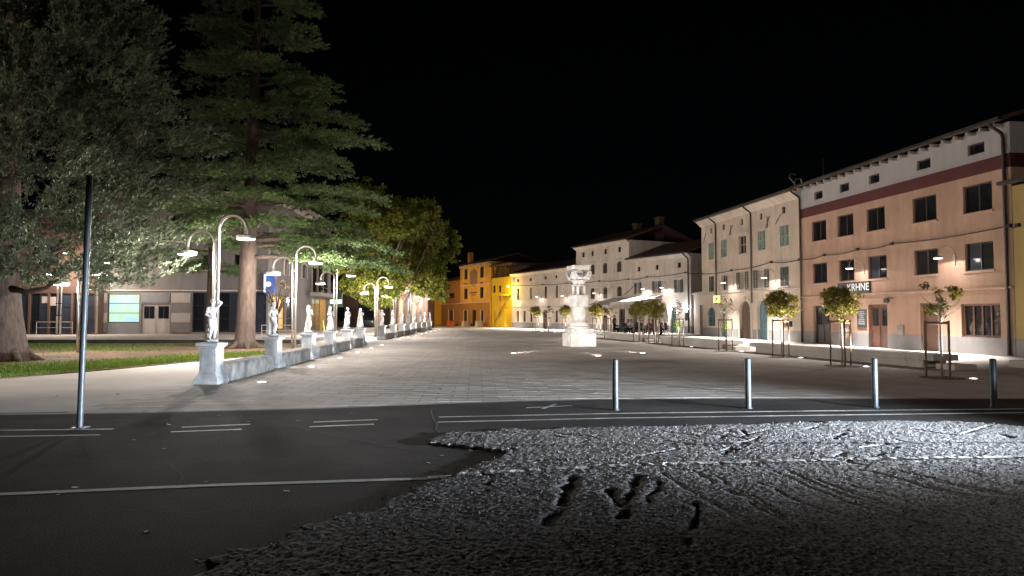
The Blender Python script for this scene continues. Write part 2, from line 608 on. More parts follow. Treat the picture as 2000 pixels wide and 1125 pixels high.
def leaf_quads(P, Dr, ln, wd, up=None):
    """a small kite-shaped leaf at each point of P along Dr"""
    n = len(P)
    s = np.cross(Dr, rand_dirs(n) if up is None else up)
    s /= np.linalg.norm(s, axis=1)[:, None] + 1e-9
    ln = np.broadcast_to(ln, (n,))[:, None]
    wd = np.broadcast_to(wd, (n,))[:, None]
    V = np.stack([P, P + Dr * ln * 0.5 + s * wd * 0.5, P + Dr * ln, P + Dr * ln * 0.5 - s * wd * 0.5], 1).reshape(-1, 3)
    return V, np.arange(4 * n).reshape(n, 4)

# ================================================================== GROUND
def sheet(name, pts, z, m, thick=None):
    mb = MB()
    if thick:
        mb.prism(pts, z - thick, z)
    else:
        mb.poly([(p[0], p[1], z) for p in pts])
    o = mb.build(name, m)
    o['kind'] = 'structure'
    return o

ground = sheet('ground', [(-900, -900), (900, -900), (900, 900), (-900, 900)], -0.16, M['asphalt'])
edge = [(-40, 9.5), (-20, 10.6)] + [tuple(G(x, y)[:2]) for x, y in ((0, 810), (285, 806), (640, 797), (900, 787), (1150, 780), (1400, 778.5), (2000, 779))] + [(30, 14.2), (60, 14.8)]
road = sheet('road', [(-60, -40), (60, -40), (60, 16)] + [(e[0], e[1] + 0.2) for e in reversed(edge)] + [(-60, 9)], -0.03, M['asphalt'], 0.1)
plaza = sheet('plaza', edge + [(60, 160), (-90, 160), (-90, 9)], -0.0045, M['mortar'], 0.14)

# --- kerb stones along the plaza edge
kerb_root = plaza
acc = 0
for i in range(len(edge) - 1):
    a, b = Vector((*edge[i], 0)), Vector((*edge[i + 1], 0))
    L = (b - a).length
    if b.x < -14 or a.x > 14:
        continue
    n = max(1, round(L / 1.0))
    ang = math.atan2(b.y - a.y, b.x - a.x)
    for k in range(n):
        l = L / n
        mb = MB().box(0.006, l - 0.006, -0.02, 0.13, -0.07, -0.0005 + random.uniform(-0.0004, 0.0004))
        o = mb.build('kerb_stone', M['kerb'], plaza)
        o.location = a + (b - a) * (k / n)
        o.rotation_euler = (0, 0, ang)

# asphalt run up flush to the kerb
rs = MB()
for (xa, ya), (xb, yb) in zip(edge[:-1], edge[1:]):
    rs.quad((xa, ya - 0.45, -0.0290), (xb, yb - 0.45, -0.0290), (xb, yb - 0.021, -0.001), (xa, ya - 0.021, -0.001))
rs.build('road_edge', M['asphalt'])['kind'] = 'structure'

# --- pavers: the largest 300 as single pieces, the rest joined
va = math.atan2(1.0, -0.052)
V_ = Vector((math.cos(va), math.sin(va)))
U_ = Vector((V_.y, -V_.x))
edge_pts = np.array(edge)
def edge_y(x):
    return float(np.interp(x, edge_pts[:, 0], edge_pts[:, 1]))
PL, PW = 0.62, 0.42
pav = []
cut = []
row = 0
v = 10.5
while v < 62:
    u = -7.0 + (PL / 2 if row % 2 else 0.0)
    while u < 15:
        c = U_ * (u + PL / 2) + V_ * v
        ok = c.y - PW / 2 > edge_y(c.x) + 0.16 and c.x < 14.6 - 0.2 * (c.y - 18) * 1.0 and abs(c.x) < c.y * 0.80
        if ok:
            pav.append((c.y, c, u))
        elif c.y + PW / 2 > edge_y(c.x) + 0.20 and abs(c.x) < c.y * 0.80 and c.x < 14:
            cut.append(c)
        u += PL
    v += PW
    row += 1
pav.sort(key=lambda p: p[0] + 0.25 * abs(p[1].x + 1))
base_mesh = []
for k in range(6):
    g = 0.007 + 0.0004 * k
    mb = MB().box(-PL / 2 + g, PL / 2 - g, -PW / 2 + g, PW / 2 - g, -0.03, 0.0)
    me = mb.mesh('paver')
    me.materials.append(M['paver'])
    base_mesh.append(me)
for c in cut:      # slabs cut to fit along the kerb
    q = [c + U_ * (sx * (PL / 2 - 0.0075)) + V_ * (sy * (PW / 2 - 0.0075)) for sx, sy in ((-1, -1), (1, -1), (1, 1), (-1, 1))]
    q = [(p.x, max(p.y, edge_y(p.x) + 0.137)) for p in q]
    if q[3][1] - q[0][1] < 0.03 or q[2][1] - q[1][1] < 0.03:
        continue
    MB().prism(q, -0.03, random.uniform(-0.0006, 0.0006)).build('paver', M['paver'], plaza)
rest = MB()
for i, (_, c, u) in enumerate(pav):
    z = random.uniform(-0.0006, 0.0006)
    if i < 300 - len(cut):
        o = bpy.data.objects.new('paver', random.choice(base_mesh))
        COL.objects.link(o)
        o.parent = plaza
        o.location = (c.x, c.y, z)
        o.rotation_euler = (random.uniform(-.0008, .0008), random.uniform(-.0008, .0008), va - PI / 2)
    else:
        g = 0.0075
        hx, hy = PL / 2 - g, PW / 2 - g
        n = len(rest.v)
        for sx, sy in ((-1, -1), (1, -1), (1, 1), (-1, 1)):
            p = c + U_ * (sx * hx) + V_ * (sy * hy)
            rest.v.append((p.x, p.y, z))
        for sx, sy in ((-1, -1), (1, -1), (1, 1), (-1, 1)):
            p = c + U_ * (sx * hx) + V_ * (sy * hy)
            rest.v.append((p.x, p.y, -0.03))
        rest.f.append((n, n + 1, n + 2, n + 3))
        for k in range(4):
            j = (k + 1) % 4
            rest.f.append((n + 4 + k, n + 4 + j, n + j, n + k))
o = rest.build('far_pavers', M['paver'], plaza)
o['kind'] = 'stuff'

# far part of the plaza: the same slabs, too far off to pick apart
sheet('plaza_paving', [(-10.4, 62.1), (5.9, 62.1), (2.0, 75), (-3, 90), (-9, 104), (-12.5, 104)], -0.002, M['paver'])
# smooth walkway on the left and the pavement before the right-hand houses
lx = lambda y: -7.35 - 0.052 * (y - 16.8)
sheet('walkway', [(-30, 10.4), (-20, 10.95), (G(0, 810).x, 11.75), (G(285, 806).x, 12.05), (lx(13), 13), (lx(46), 46), (lx(104), 104), (-24, 104), (-24, 9.6 + 30.9), (-12.4, 40.5), (-30, 40.4)], -0.0015, M['concrete'])
sheet('pavement', [(13.9, 17.0), (40, 14.6), (40, 60), (15, 66), (-8, 112), (-9.2, 104), (-3, 90), (2.0, 75), (5.9, 62.1), (9.2, 44)], -0.0025, M['concrete'])

# --- lawn on the left
lawn_pts = [(-60, 9.8), (-19.0, 12.2), (-16.0, 14.2), tuple(G(0, 740)[:2]), tuple(G(200, 724)[:2]), tuple(G(400, 705)[:2]), (-10.3, 29), (-10.4, 35), (-11.4, 38.6), (-13.5, 39.9), (-60, 39.9)]
lawn = sheet('lawn', lawn_pts, 0.025, M['soil'], 0.05)
lp = np.array(lawn_pts)
def inside(P, poly):
    x, y = P[:, 0], P[:, 1]
    r = np.zeros(len(P), bool)
    j = len(poly) - 1
    for i in range(len(poly)):
        xi, yi = poly[i]
        xj, yj = poly[j]
        c = ((yi > y) != (yj > y)) & (x < (xj - xi) * (y - yi) / (yj - yi + 1e-12) + xi)
        r ^= c
        j = i
    return r
n = 300000
P = np.stack([rng.uniform(-34, -9.5, n), rng.uniform(12, 40, n), np.full(n, 0.024)], 1)
P = P[inside(P, lp)]
dens = 0.5 + 0.5 * np.sin(P[:, 0] * 0.55 + 1.3 * np.sin(P[:, 1] * 0.35)) * np.sin(P[:, 1] * 0.42 + 0.7)
edge_d = np.exp(-((P[:, 1] - (17.9 + (P[:, 0] + 13.4) * 1.9) - 3.0) / 5.0) ** 2)
bare = np.exp(-(((P[:, 0] + 13.6) / 3.2) ** 2 + ((P[:, 1] - 35) / 2.8) ** 2)) + np.exp(-(((P[:, 0] + 18.5) / 3.4) ** 2 + ((P[:, 1] - 27) / 3.0) ** 2))
keep = rng.random(len(P)) < np.clip(0.05 + 0.30 * dens + 1.1 * edge_d - 1.2 * bare, 0.01, 1)
P = P[keep]
d = rand_dirs(len(P)) * 0.45
d[:, 2] = 1
d /= np.linalg.norm(d, axis=1)[:, None]
V, Q = leaf_quads(P, d, rng.uniform(0.05, 0.12, len(P)), 0.022)
o = link_mesh('grass', np_mesh('grass', V, Q), M['grass'])
o['kind'] = 'stuff'
o['label'] = 'short green grass on the lawn under the trees'
o['category'] = 'grass'

# --- terrace before the building on the left, with its dark retaining edge
sheet('terrace', [(-80, 40.5), (-12.6, 40.5), (-12.6, 46), (-15.5, 60), (-17, 86), (-80, 86)], 0.25, M['terrace'], 0.35)
mb = MB().box(-80, -12.55, 40.36, 40.498, -0.02, 0.24)
tag(mb.build('retaining_wall', M['darkstone']), 'low dark retaining wall along the terrace behind the lawn', 'wall')
sheet('gutter_strip', [(-80, 39.75), (-12.7, 39.75), (-12.7, 40.35), (-80, 40.35)], 0.04, M['kerb'], 0.05)

# --- road works: rough milled asphalt with ruts and pits
poly_px = [(846, 862), (862, 849), (950, 841), (1100, 837), (1300, 832), (1500, 828), (1750, 823), (1900, 826), (2000, 834), (2300, 850), (2300, 1500), (250, 1500), (300, 1140), (400, 1105), (480, 1072), (600, 1035), (750, 982), (880, 931), (950, 905), (1000, 882), (930, 874), (860, 870)]
poly = [tuple(G(x, y, -0.02)[:2]) for x, y in poly_px]
pn = np.array(poly)
hs = 0.0165
xs = np.arange(-2.2, 8.2, hs)
ys = np.arange(3.6, 10.9, hs)
X, Y = np.meshgrid(xs, ys, indexing='ij')
def vnoise(X, Y, s, seed):
    r = np.random.default_rng(seed)
    T = r.random((256, 256))
    x, y = X / s, Y / s
    i, j = np.floor(x).astype(int), np.floor(y).astype(int)
    fx, fy = x - i, y - j
    fx, fy = fx * fx * (3 - 2 * fx), fy * fy * (3 - 2 * fy)
    g = lambda a, b: T[a % 256, b % 256]
    return (g(i, j) * (1 - fx) + g(i + 1, j) * fx) * (1 - fy) + (g(i, j + 1) * (1 - fx) + g(i + 1, j + 1) * fx) * fy
Hh = 0.009 * rng.random(X.shape) ** 2 + 0.005 * vnoise(X, Y, 0.033, 1) + 0.002 * vnoise(X, Y, 0.12, 2) + 0.006 * vnoise(X, Y, 0.5, 4) + 0.012 * vnoise(X, Y, 1.6, 3)
WET = np.zeros(X.shape)
def groove(H, pts, width, depth, wob=0.05, wet=False):
    q = [G(a, b, -0.02) for a, b in pts]
    ww = wob * (vnoise(X, Y, 0.35, 9) - 0.5)
    best = np.full(H.shape, 9.0)
    for a, b in zip(q[:-1], q[1:]):
        vx, vy = b.x - a.x, b.y - a.y
        L = vx * vx + vy * vy
        t = np.clip(((X - a.x) * vx + (Y - a.y) * vy) / L, 0, 1)
        best = np.minimum(best, np.hypot(X + ww - a.x - t * vx, Y + ww - a.y - t * vy))
    w = width * (0.35 + 0.9 * vnoise(X, Y, 0.16, 5) + 0.5 * vnoise(X, Y, 0.05, 6))
    if wet:
        WET[...] = np.maximum(WET, np.clip(1.5 * np.exp(-(best / (w * 1.1)) ** 2), 0, 1))
    return H - depth * np.exp(-(best / w) ** 2)
for pts, w, dp in (
    ([(1128, 932), (1108, 958), (1090, 990), (1072, 1026)], 0.065, 0.11),
    ([(1185, 962), (1205, 990), (1222, 1012)], 0.055, 0.09),
    ([(1250, 932), (1228, 970), (1214, 1012)], 0.06, 0.09),
    ([(1290, 945), (1262, 990)], 0.045, 0.06),
    ([(1362, 985), (1358, 1030), (1345, 1065)], 0.045, 0.06),
    ([(1405, 858), (1420, 846)], 0.045, 0.06), ([(1455, 860), (1452, 840)], 0.045, 0.06), ([(1425, 842), (1442, 856)], 0.02, 0.04),
    ([(1525, 862), (1546, 853)], 0.04, 0.05), ([(1656, 832), (1652, 846), (1625, 860)], 0.035, 0.05),
    ([(1534, 842), (1540, 832)], 0.03, 0.04), ([(1582, 840), (1600, 832)], 0.03, 0.03),
    ([(1398, 898), (1432, 877), (1440, 888)], 0.035, 0.05), ([(1712, 892), (1752, 876)], 0.04, 0.05), ([(1550, 893), (1590, 880)], 0.02, 0.03),
    ([(1575, 902), (1640, 896)], 0.02, 0.03), ([(1000, 850), (1080, 852), (1170, 862)], 0.025, 0.05), ([(1085, 845), (1160, 858)], 0.03, 0.05),
    ([(945, 925), (962, 958)], 0.035, 0.06), ([(880, 965), (940, 930)], 0.02, 0.03), ([(1700, 846), (1790, 826)], 0.02, 0.03),
    ([(1960, 850), (1975, 855)], 0.05, 0.05), ([(1000, 905), (1060, 902)], 0.03, 0.04)):
    Hh = groove(Hh, pts, w * (0.72 if dp > 0.055 else 0.8), dp * 0.4, 0.16, dp > 0.045)
for k in range(17):   # tyre and milling tracks fanning out to the lower right
    a = (1270 + 42 * k * 0.9 + random.uniform(-20, 20), 922 + random.uniform(-2, 30))
    ang = R(30 - 1.35 * k + random.uniform(-3, 3))
    L = random.uniform(240, 520)
    pts = [(a[0] + math.cos(ang) * L * s, a[1] + math.sin(ang) * L * 0.85 * s + 12 * math.sin(3 * s)) for s in (0, .25, .5, .75, 1)]
    Hh = groove(Hh, pts, random.uniform(0.010, 0.022), random.uniform(0.012, 0.03), 0.09)
for k in range(26):
    a = (random.uniform(980, 1980), random.uniform(838, 925))
    ang = R(random.choice((-28, -20, 12, 18, -35)) + random.uniform(-6, 6))
    L = random.uniform(25, 110)
    pts = [(a[0] + math.cos(ang) * L * s, a[1] + math.sin(ang) * L * 0.5 * s) for s in (0, .5, 1)]
    Hh = groove(Hh, pts, random.uniform(0.01, 0.022), random.uniform(0.015, 0.035))
Z = -0.020 + Hh - 0.010 * np.clip((6.6 - Y) / 2.0, 0, 1)
pts2 = np.stack([X.ravel() + 0.22 * (vnoise(X, Y, 0.3, 11).ravel() - 0.5) + 0.10 * (vnoise(X, Y, 0.06, 13).ravel() - 0.5), Y.ravel() + 0.22 * (vnoise(X, Y, 0.3, 12).ravel() - 0.5) + 0.10 * (vnoise(X, Y, 0.06, 14).ravel() - 0.5)], 1)
ins = inside(pts2, poly).reshape(X.shape)
# fade to the asphalt at the border
cellin = ins[:-1, :-1] & ins[1:, :-1] & ins[1:, 1:] & ins[:-1, 1:]
nx, ny = X.shape
idg = np.arange(nx * ny).reshape(nx, ny)
Q = np.stack([idg[:-1, :-1], idg[1:, :-1], idg[1:, 1:], idg[:-1, 1:]], -1)[cellin]
used = np.unique(Q)
rm = -np.ones(nx * ny, int)
rm[used] = np.arange(len(used))
Vp = np.stack([X.ravel(), Y.ravel(), np.maximum(Z.ravel(), -0.0275)], 1)[used]
# border ring dropped into the road surface
cntv = np.bincount(rm[Q].ravel(), minlength=len(used))
Vp[cntv < 4, 2] = -0.032
me_ = np_mesh('road_patch', Vp, rm[Q])
at_ = me_.attributes.new('damp', 'FLOAT', 'POINT')
at_.data.foreach_set('value', WET.ravel()[used].astype(np.float32))
nt = M['milled'].node_tree     # damp hollows are darker
b = nt.nodes['Principled BSDF']
src = b.inputs['Base Color'].links[0].from_socket
an_, mx_ = nt.nodes.new('ShaderNodeAttribute'), nt.nodes.new('ShaderNodeMix')
an_.attribute_name = 'damp'
mx_.data_type = 'RGBA'
mx_.inputs['B'].default_value = (0.008, 0.008, 0.009, 1)
nt.links.new(an_.outputs['Fac'], mx_.inputs['Factor'])
nt.links.new(src, mx_.inputs['A'])
nt.links.new(mx_.outputs['Result'], b.inputs['Base Color'])
o = link_mesh('road_patch', me_, M['milled'])
o['kind'] = 'structure'
# cut the smooth road away beneath the pits
for vtx in road.data.vertices:
    pass
road.location.z = 0
def patch_z(x, y):
    i = np.clip(((x - xs[0]) / hs).astype(int), 0, nx - 1)
    j = np.clip(((y - ys[0]) / hs).astype(int), 0, ny - 1)
    return np.where(ins[i, j], np.maximum(Z[i, j], -0.0275), -0.03)

def road_line(px_pts, width, m, z=0.005, worn=0.0, name='road_marking'):
    """painted line following ground points, draped on whatever it crosses"""
    q = [G(a, b, -0.03) for a, b in px_pts]
    out = MB()
    for a, b in zip(q[:-1], q[1:]):
        L = (b - a).length
        n = max(1, int(L / 0.06)) if worn else 1
        dr = (b - a) / L
        s = Vector((-dr.y, dr.x, 0)) * width / 2
        for k in range(n):
            p, r_ = a + dr * (L * k / n), a + dr * (L * (k + 1) / n)
            cs = [p - s, r_ - s, r_ + s, p + s]
            if worn:
                zz = patch_z(np.array([c.x for c in cs]), np.array([c.y for c in cs]))
                if zz.max() > -0.029 or zz.min() < -0.031:
                    if random.random() < worn:
                        continue
                cs = [Vector((c.x + random.uniform(-.004, .004), c.y, float(h) + z)) for c, h in zip(cs, zz)]
            else:
                cs = [Vector((c.x, c.y, -0.03 + z)) for c in cs]
            out.quad(*cs)
    o = out.build(name, m)
    o['kind'] = 'structure'
    return o
road_line([(-150, 973), (0, 966), (420, 948), (835, 935)], 0.10, M['paintworn'], worn=0.0)
road_line([(835, 935), (1300, 912), (1600, 905), (2050, 897), (2200, 894)], 0.11, M['paint'], 0.016, worn=0.12, name='worn_road_marking')
road_line([(1010, 874), (1500, 870), (2050, 868)], 0.11, M['oldpatch'], 0.010, worn=0.1, name='worn_road_marking')
for pp in ([(857, 815), (1200, 808), (1600, 803), (2100, 798)], [(855, 825), (1200, 817), (1600, 811.5), (2100, 805)],
           [(355, 835), (489, 829)], [(334, 844), (472, 839)], [(612, 825), (738, 820)], [(604, 834), (731, 829)],
           [(-120, 843), (0, 841), (222, 838.5)], [(-120, 855), (0, 853), (195, 850)]):
    road_line(pp, 0.085, M['paint'])
# cracks and seams in the asphalt
for pp, w_ in (([(560, 830), (640, 848), (745, 871), (830, 880)], 0.022), ([(843, 800), (850, 822), (858, 846)], 0.02), ([(60, 905), (180, 899), (330, 905), (470, 893), (600, 898)], 0.012), ([(330, 905), (360, 930), (350, 948)], 0.01), ([(100, 1010), (240, 995), (380, 1002), (520, 985)], 0.012), ([(1300, 792), (1500, 788), (1750, 787)], 0.02)):
    jit = []
    for (a_, b_), (c_, d_) in zip(pp[:-1], pp[1:]):
        for s_ in (0, .2, .4, .6, .8):
            jit.append((a_ + (c_ - a_) * s_ + random.uniform(-3, 3), b_ + (d_ - b_) * s_ + random.uniform(-1.2, 1.2)))
    jit.append(pp[-1])
    road_line(jit, w_, M['black'], 0.003, name='road_crack')
# loose stones on and around the road works
n = 5200
SP = np.stack([rng.uniform(-2.6, 8.0, n), rng.uniform(4.2, 10.8, n)], 1)
near = inside(SP + rng.normal(size=SP.shape) * 0.12, poly)
SP = SP[near]
szs = 0.004 + 0.014 * rng.random(len(SP)) ** 3
zz_ = patch_z(SP[:, 0], SP[:, 1])
oct_ = np.array([(1, 0, 0), (-1, 0, 0), (0, 1, 0), (0, -1, 0), (0, 0, 0.8), (0, 0, -0.8)])
V = (SP[:, None, :] + 0 * szs[:, None, None])
V = np.concatenate([np.repeat(SP[:, None, :], 6, 1), np.repeat((zz_ + szs * 0.4)[:, None, None], 6, 1)], 2) + oct_[None] * szs[:, None, None] * rng.uniform(0.6, 1.3, (len(SP), 6, 1))
ft = np.array([(0, 2, 4), (2, 1, 4), (1, 3, 4), (3, 0, 4), (2, 0, 5), (1, 2, 5), (3, 1, 5), (0, 3, 5)])
Fq = (ft[None] + 6 * np.arange(len(SP))[:, None, None]).reshape(-1, 3)
o = link_mesh('loose_stones', np_mesh('loose_stones', V.reshape(-1, 3), Fq), mat('loose_stone', (0.12, 0.118, 0.115), 0.9, 0.0, island=0.6))
o['kind'] = 'stuff'
o['label'] = 'small loose stones scattered over the rough road works'
o['category'] = 'stones'
# arrow mark on the cycle lane
for pp in ([(1028, 797), (1118, 793)], [(1060, 799), (1085, 790)]):
    road_line(pp, 0.07, M['paintworn'], 0.005 + 0.001 * len(pp))
# damp darker repair strips in the asphalt and a cover
for (cx_, cy_, rx_) in ():
    c = G(cx_, cy_, -0.03)
    mb = MB().lathe([(rx_, -0.03), (rx_, -0.024), (rx_ * 0.93, -0.022), (rx_ * 0.9, -0.026)], 28, (c.x, c.y))
    tag(mb.build('manhole_cover', M['darkmetal']), 'round worn manhole cover in the dark asphalt', 'manhole cover')
o = sheet('old_asphalt', [tuple(G(x, y, -0.03)[:2]) for x, y in ((843, 866), (850, 853), (880, 846), (940, 843), (958, 856), (945, 868), (900, 873), (862, 872))], -0.024, M['oldpatch'])

# ================================================================== BUILDINGS
PA_DIR = math.atan2(1333.0, 800 - 1000.0)     # right-hand row, nearer part
g0 = G(1988.7, 697.7)
PA = Plane((g0.x, g0.y), PA_DIR)
PB = Plane((16.65, 63.5), math.atan2(0.891, -0.454))

def front(mb, t0, t1, z0, z1, holes, y=0.0, dep=0.22):
    """wall front with openings (ta,tb,za,zb,arch rise) and their reveals"""
    hs_ = [(max(a, t0), min(b, t1), max(c, z0), min(d, z1), h, c, d) for a, b, c, d, h in holes if a < t1 and b > t0 and c < z1 - 1e-4 and d > z0 + 1e-4]
    ts = sorted({t0, t1, *[h[0] for h in hs_], *[h[1] for h in hs_]})
    zs = sorted({z0, z1, *[h[2] for h in hs_], *[h[3] for h in hs_]})
    for i in range(len(ts) - 1):
        for j in range(len(zs) - 1):
            tm, zm = (ts[i] + ts[i + 1]) / 2, (zs[j] + zs[j + 1]) / 2
            if any(h[0] < tm < h[1] and h[2] < zm < h[3] for h in hs_):
                continue
            mb.quad((ts[i + 1], y, zs[j]), (ts[i], y, zs[j]), (ts[i], y, zs[j + 1]), (ts[i + 1], y, zs[j + 1]))
    for a, b, c, d, rise, c0, d0 in hs_:
        zt = d - rise if d == d0 else d
        mb.quad((a, y, c), (a, y - dep, c), (a, y - dep, zt), (a, y, zt))
        mb.quad((b, y - dep, c), (b, y, c), (b, y, zt), (b, y - dep, zt))
        if c == c0 and c > 0.02:
            mb.quad((a, y, c), (b, y, c), (b, y - dep, c), (a, y - dep, c))
        if d == d0:
            if rise <= 0:
                mb.quad((a, y - dep, d), (b, y - dep, d), (b, y, d), (a, y, d))
            else:
                N = 10
                w = (b - a) / 2
                arc = [(a + w - w * math.cos(PI * k / N), zt + rise * math.sin(PI * k / N)) for k in range(N + 1)]
                for (p0, q0), (p1, q1) in zip(arc[:-1], arc[1:]):
                    mb.quad((p0, y - dep, q0), (p1, y - dep, q1), (p1, y, q1), (p0, y, q0))
                    mb.quad((p1, y, q1), (p1, y, d), (p0, y, d), (p0, y, q0))
    return mb

def building(name, label, pl, t0, t1, depth, bands, holes, cat='building'):
    b = thing(name, label, cat, (pl.o.x, pl.o.y, 0), pl.ang)
    for nm, z0, z1, m, proud in bands:
        mb = MB()
        front(mb, t0, t1, z0, z1, holes, proud)
        y0, y1 = -depth, proud
        mb.quad((t0, y1, z0), (t0, y0, z0), (t0, y0, z1), (t0, y1, z1)) if False else mb.quad((t0, y0, z0), (t0, y1, z0), (t0, y1, z1), (t0, y0, z1))
        mb.quad((t1, y1, z0), (t1, y0, z0), (t1, y0, z1), (t1, y1, z1))
        mb.quad((t0, y0, z0), (t0, y0, z1), (t1, y0, z1), (t1, y0, z0))
        if proud > 0:
            mb.quad((t0, y1, z1), (t1, y1, z1), (t1, -0.02, z1), (t0, -0.02, z1))
        mb.build(nm, m, b)
    return b

def roof(b, t0, t1, H, depth, rise=1.7, over=0.55, side=0.12, m='tiles', th=0.16):
    mb = MB()
    yr = -depth / 2
    sl = rise / (over - yr)
    prof = [(over, H - 0.02), (over, H + th), (yr, H + th + rise), (-depth - 0.3, H + th), (-depth - 0.3, H - 0.02), (yr, H + rise - 0.06)]
    mb.xprism(prof, t0 - side, t1 + side)
    r_ = mb.build('roof', M[m], b, fix=True)
    g = MB().xprism([(over, H + 0.0), (over + 0.13, H + 0.02), (over + 0.13, H + 0.14), (over, H + 0.14)], t0 - side, t1 + side)
    g.build('gutter', M['darkmetal'], r_)
    return r_

def eaves_board(b, t0, t1, H, over, m, drop=0.0):
    """closed soffit under the roof edge"""
    MB().xprism([(0.0, H - 0.32 - drop), (0.06, H - 0.32 - drop), (over - 0.03, H - 0.03), (0.0, H - 0.03)], t0, t1).build('eaves', m, b)

def window(b, hole, m_frame, m_pane, y=-0.13, lights=2, bars=0, sill=None, fw=0.06, arch=0.0, trim=None):
    ta, tb, za, zb = hole[:4]
    mb = MB()
    mb.box(ta, tb, y - 0.05, y + 0.02, za, za + fw)
    mb.box(ta, tb, y - 0.05, y + 0.02, zb - fw - arch * 0.0, zb)
    mb.box(ta, ta + fw, y - 0.05, y + 0.02, za + fw, zb - fw)
    mb.box(tb - fw, tb, y - 0.05, y + 0.02, za + fw, zb - fw)
    w = (tb - ta - 2 * fw) / lights
    for k in range(1, lights):
        mb.box(ta + fw + w * k - fw * 0.45, ta + fw + w * k + fw * 0.45, y - 0.05, y + 0.02, za + fw, zb - fw)
    for k in range(bars):
        zz = za + (zb - za) * (k + 1) / (bars + 1)
        mb.box(ta + fw, tb - fw, y - 0.045, y + 0.012, zz - 0.02, zz + 0.02)
    f = mb.build('window', m_frame, b)
    for k in range(lights):
        pm = m_pane[k % len(m_pane)] if isinstance(m_pane, (list, tuple)) else m_pane
        MB().box(ta + fw + w * k + 0.02, ta + fw + w * (k + 1) - 0.02, y - 0.03, y - 0.02, za + fw - 0.01, zb - fw + 0.01).build('pane', pm, f)
    if sill is not None:
        MB().box(ta - 0.09, tb + 0.09, -0.02, 0.09, za - 0.09, za - 0.003).build('sill', sill, f)
    return f

def shutters(b, hole, m, closed=True, louvre=True, y=-0.05, open_y=0.03):
    """pair of leaves, closed in the opening or folded back on the wall"""
    ta, tb, za, zb = hole[:4]
    w = (tb - ta) / 2
    if closed:
        spans = [(ta, ta + w - 0.006), (ta + w + 0.006, tb)]
    else:
        spans = [(ta - w, ta - 0.012), (tb + 0.012, tb + w)]
        y = open_y
    for s0, s1 in spans:
        mb = MB()
        fr = 0.07
        mb.box(s0, s0 + fr, y, y + 0.045, za, zb)
        mb.box(s1 - fr, s1, y, y + 0.045, za, zb)
        for zz in (za, (za + zb) / 2 - fr / 2, zb - fr):
            mb.box(s0 + fr, s1 - fr, y, y + 0.045, zz, zz + fr)
        n = max(4, int((zb - za) / 0.11))
        for k in range(n):
            z = za + (zb - za) * (k + 0.5) / n
            mb.box(s0 + fr, s1 - fr, y + 0.012, y + 0.03, z - 0.045, z + 0.02)
        mb.build('shutter', m, b)

def door(b, hole, m, glazed=0.0, y=-0.17, leaves=1, handle=True):
    ta, tb, za, zb = hole[:4]
    mb = MB()
    mb.box(ta, tb, y - 0.05, y, za, zb)
    w = (tb - ta) / leaves
    for k in range(leaves):
        a, c = ta + w * k, ta + w * (k + 1)
        zm = za + (zb - za) * 0.45
        for z0, z1 in ((za + 0.12, zm - 0.06), (zm + 0.06, zb - 0.12)):
            mb.box(a + 0.06, c - 0.06, y, y + 0.012, z0, z0 + 0.05)
            mb.box(a + 0.06, c - 0.06, y, y + 0.012, z1 - 0.05, z1)
            mb.box(a + 0.06, a + 0.12, y, y + 0.012, z0 + 0.05, z1 - 0.05)
            mb.box(c - 0.12, c - 0.06, y, y + 0.012, z0 + 0.05, z1 - 0.05)
        mb.box(a + 0.002, a + 0.03, y, y + 0.025, za, zb)
    d = mb.build('door', m, b)
    if glazed:
        for k in range(leaves):
            a, c = ta + w * k, ta + w * (k + 1)
            zm = za + (zb - za) * 0.45
            n = 2
            for q in range(n):
                x0 = a + 0.14 + (c - a - 0.28) * q / n
                x1 = a + 0.14 + (c - a - 0.28) * (q + 1) / n
                MB().box(x0 + 0.01, x1 - 0.01, y + 0.001, y + 0.008, zm + 0.13, zb - 0.2).build('pane', M['glass_dark'], d)
    if handle:
        MB().tube([(ta + 0.1, y, 1.03), (ta + 0.1, y + 0.06, 1.03), (ta + 0.2, y + 0.06, 1.03)], 0.012, 6).build('handle', M['steel'], d)
    return d

def ledge(b, t0, t1, z, m, h=0.12, out=0.14, name='ledge'):
    MB().xprism([(0.002, z), (out, z + 0.04), (out, z + h), (0.002, z + h + 0.02)], t0, t1).build(name, m, b)

def arch_surround(b, hole, m, w=0.16, out=0.04, key=True):
    ta, tb, za, zb, rise = hole
    mb = MB()
    zt = zb - rise
    mb.box(ta - w, ta, 0.002, out, za, zt)
    mb.box(tb, tb + w, 0.002, out, za, zt)
    mb.box(ta - w - 0.03, ta + 0.0, 0.002, out + 0.03, zt - 0.08, zt + 0.03)
    mb.box(tb, tb + w + 0.03, 0.002, out + 0.03, zt - 0.08, zt + 0.03)
    N = 10
    c, hw = (ta + tb) / 2, (tb - ta) / 2
    for k in range(N):
        a0, a1 = PI * k / N, PI * (k + 1) / N
        p = [(c - hw * math.cos(a), zt + rise * math.sin(a)) for a in (a0, a1)]
        q = [(c - (hw + w) * math.cos(a), zt + (rise + w) * math.sin(a)) for a in (a0, a1)]
        i = len(mb.v)
        mb.v += [(p[0][0], out, p[0][1]), (p[1][0], out, p[1][1]), (q[1][0], out, q[1][1]), (q[0][0], out, q[0][1])]
        mb.v += [(x, 0.002, z) for x, _, z in mb.v[i:i + 4]]
        mb.f += [(i, i + 3, i + 2, i + 1), (i + 3, i + 7, i + 6, i + 2), (i, i + 1, i + 5, i + 4)]
    if key:
        mb.box(c - 0.1, c + 0.1, out, out + 0.05, zb - 0.04, zb + w + 0.1)
    mb.build('surround', m, b)

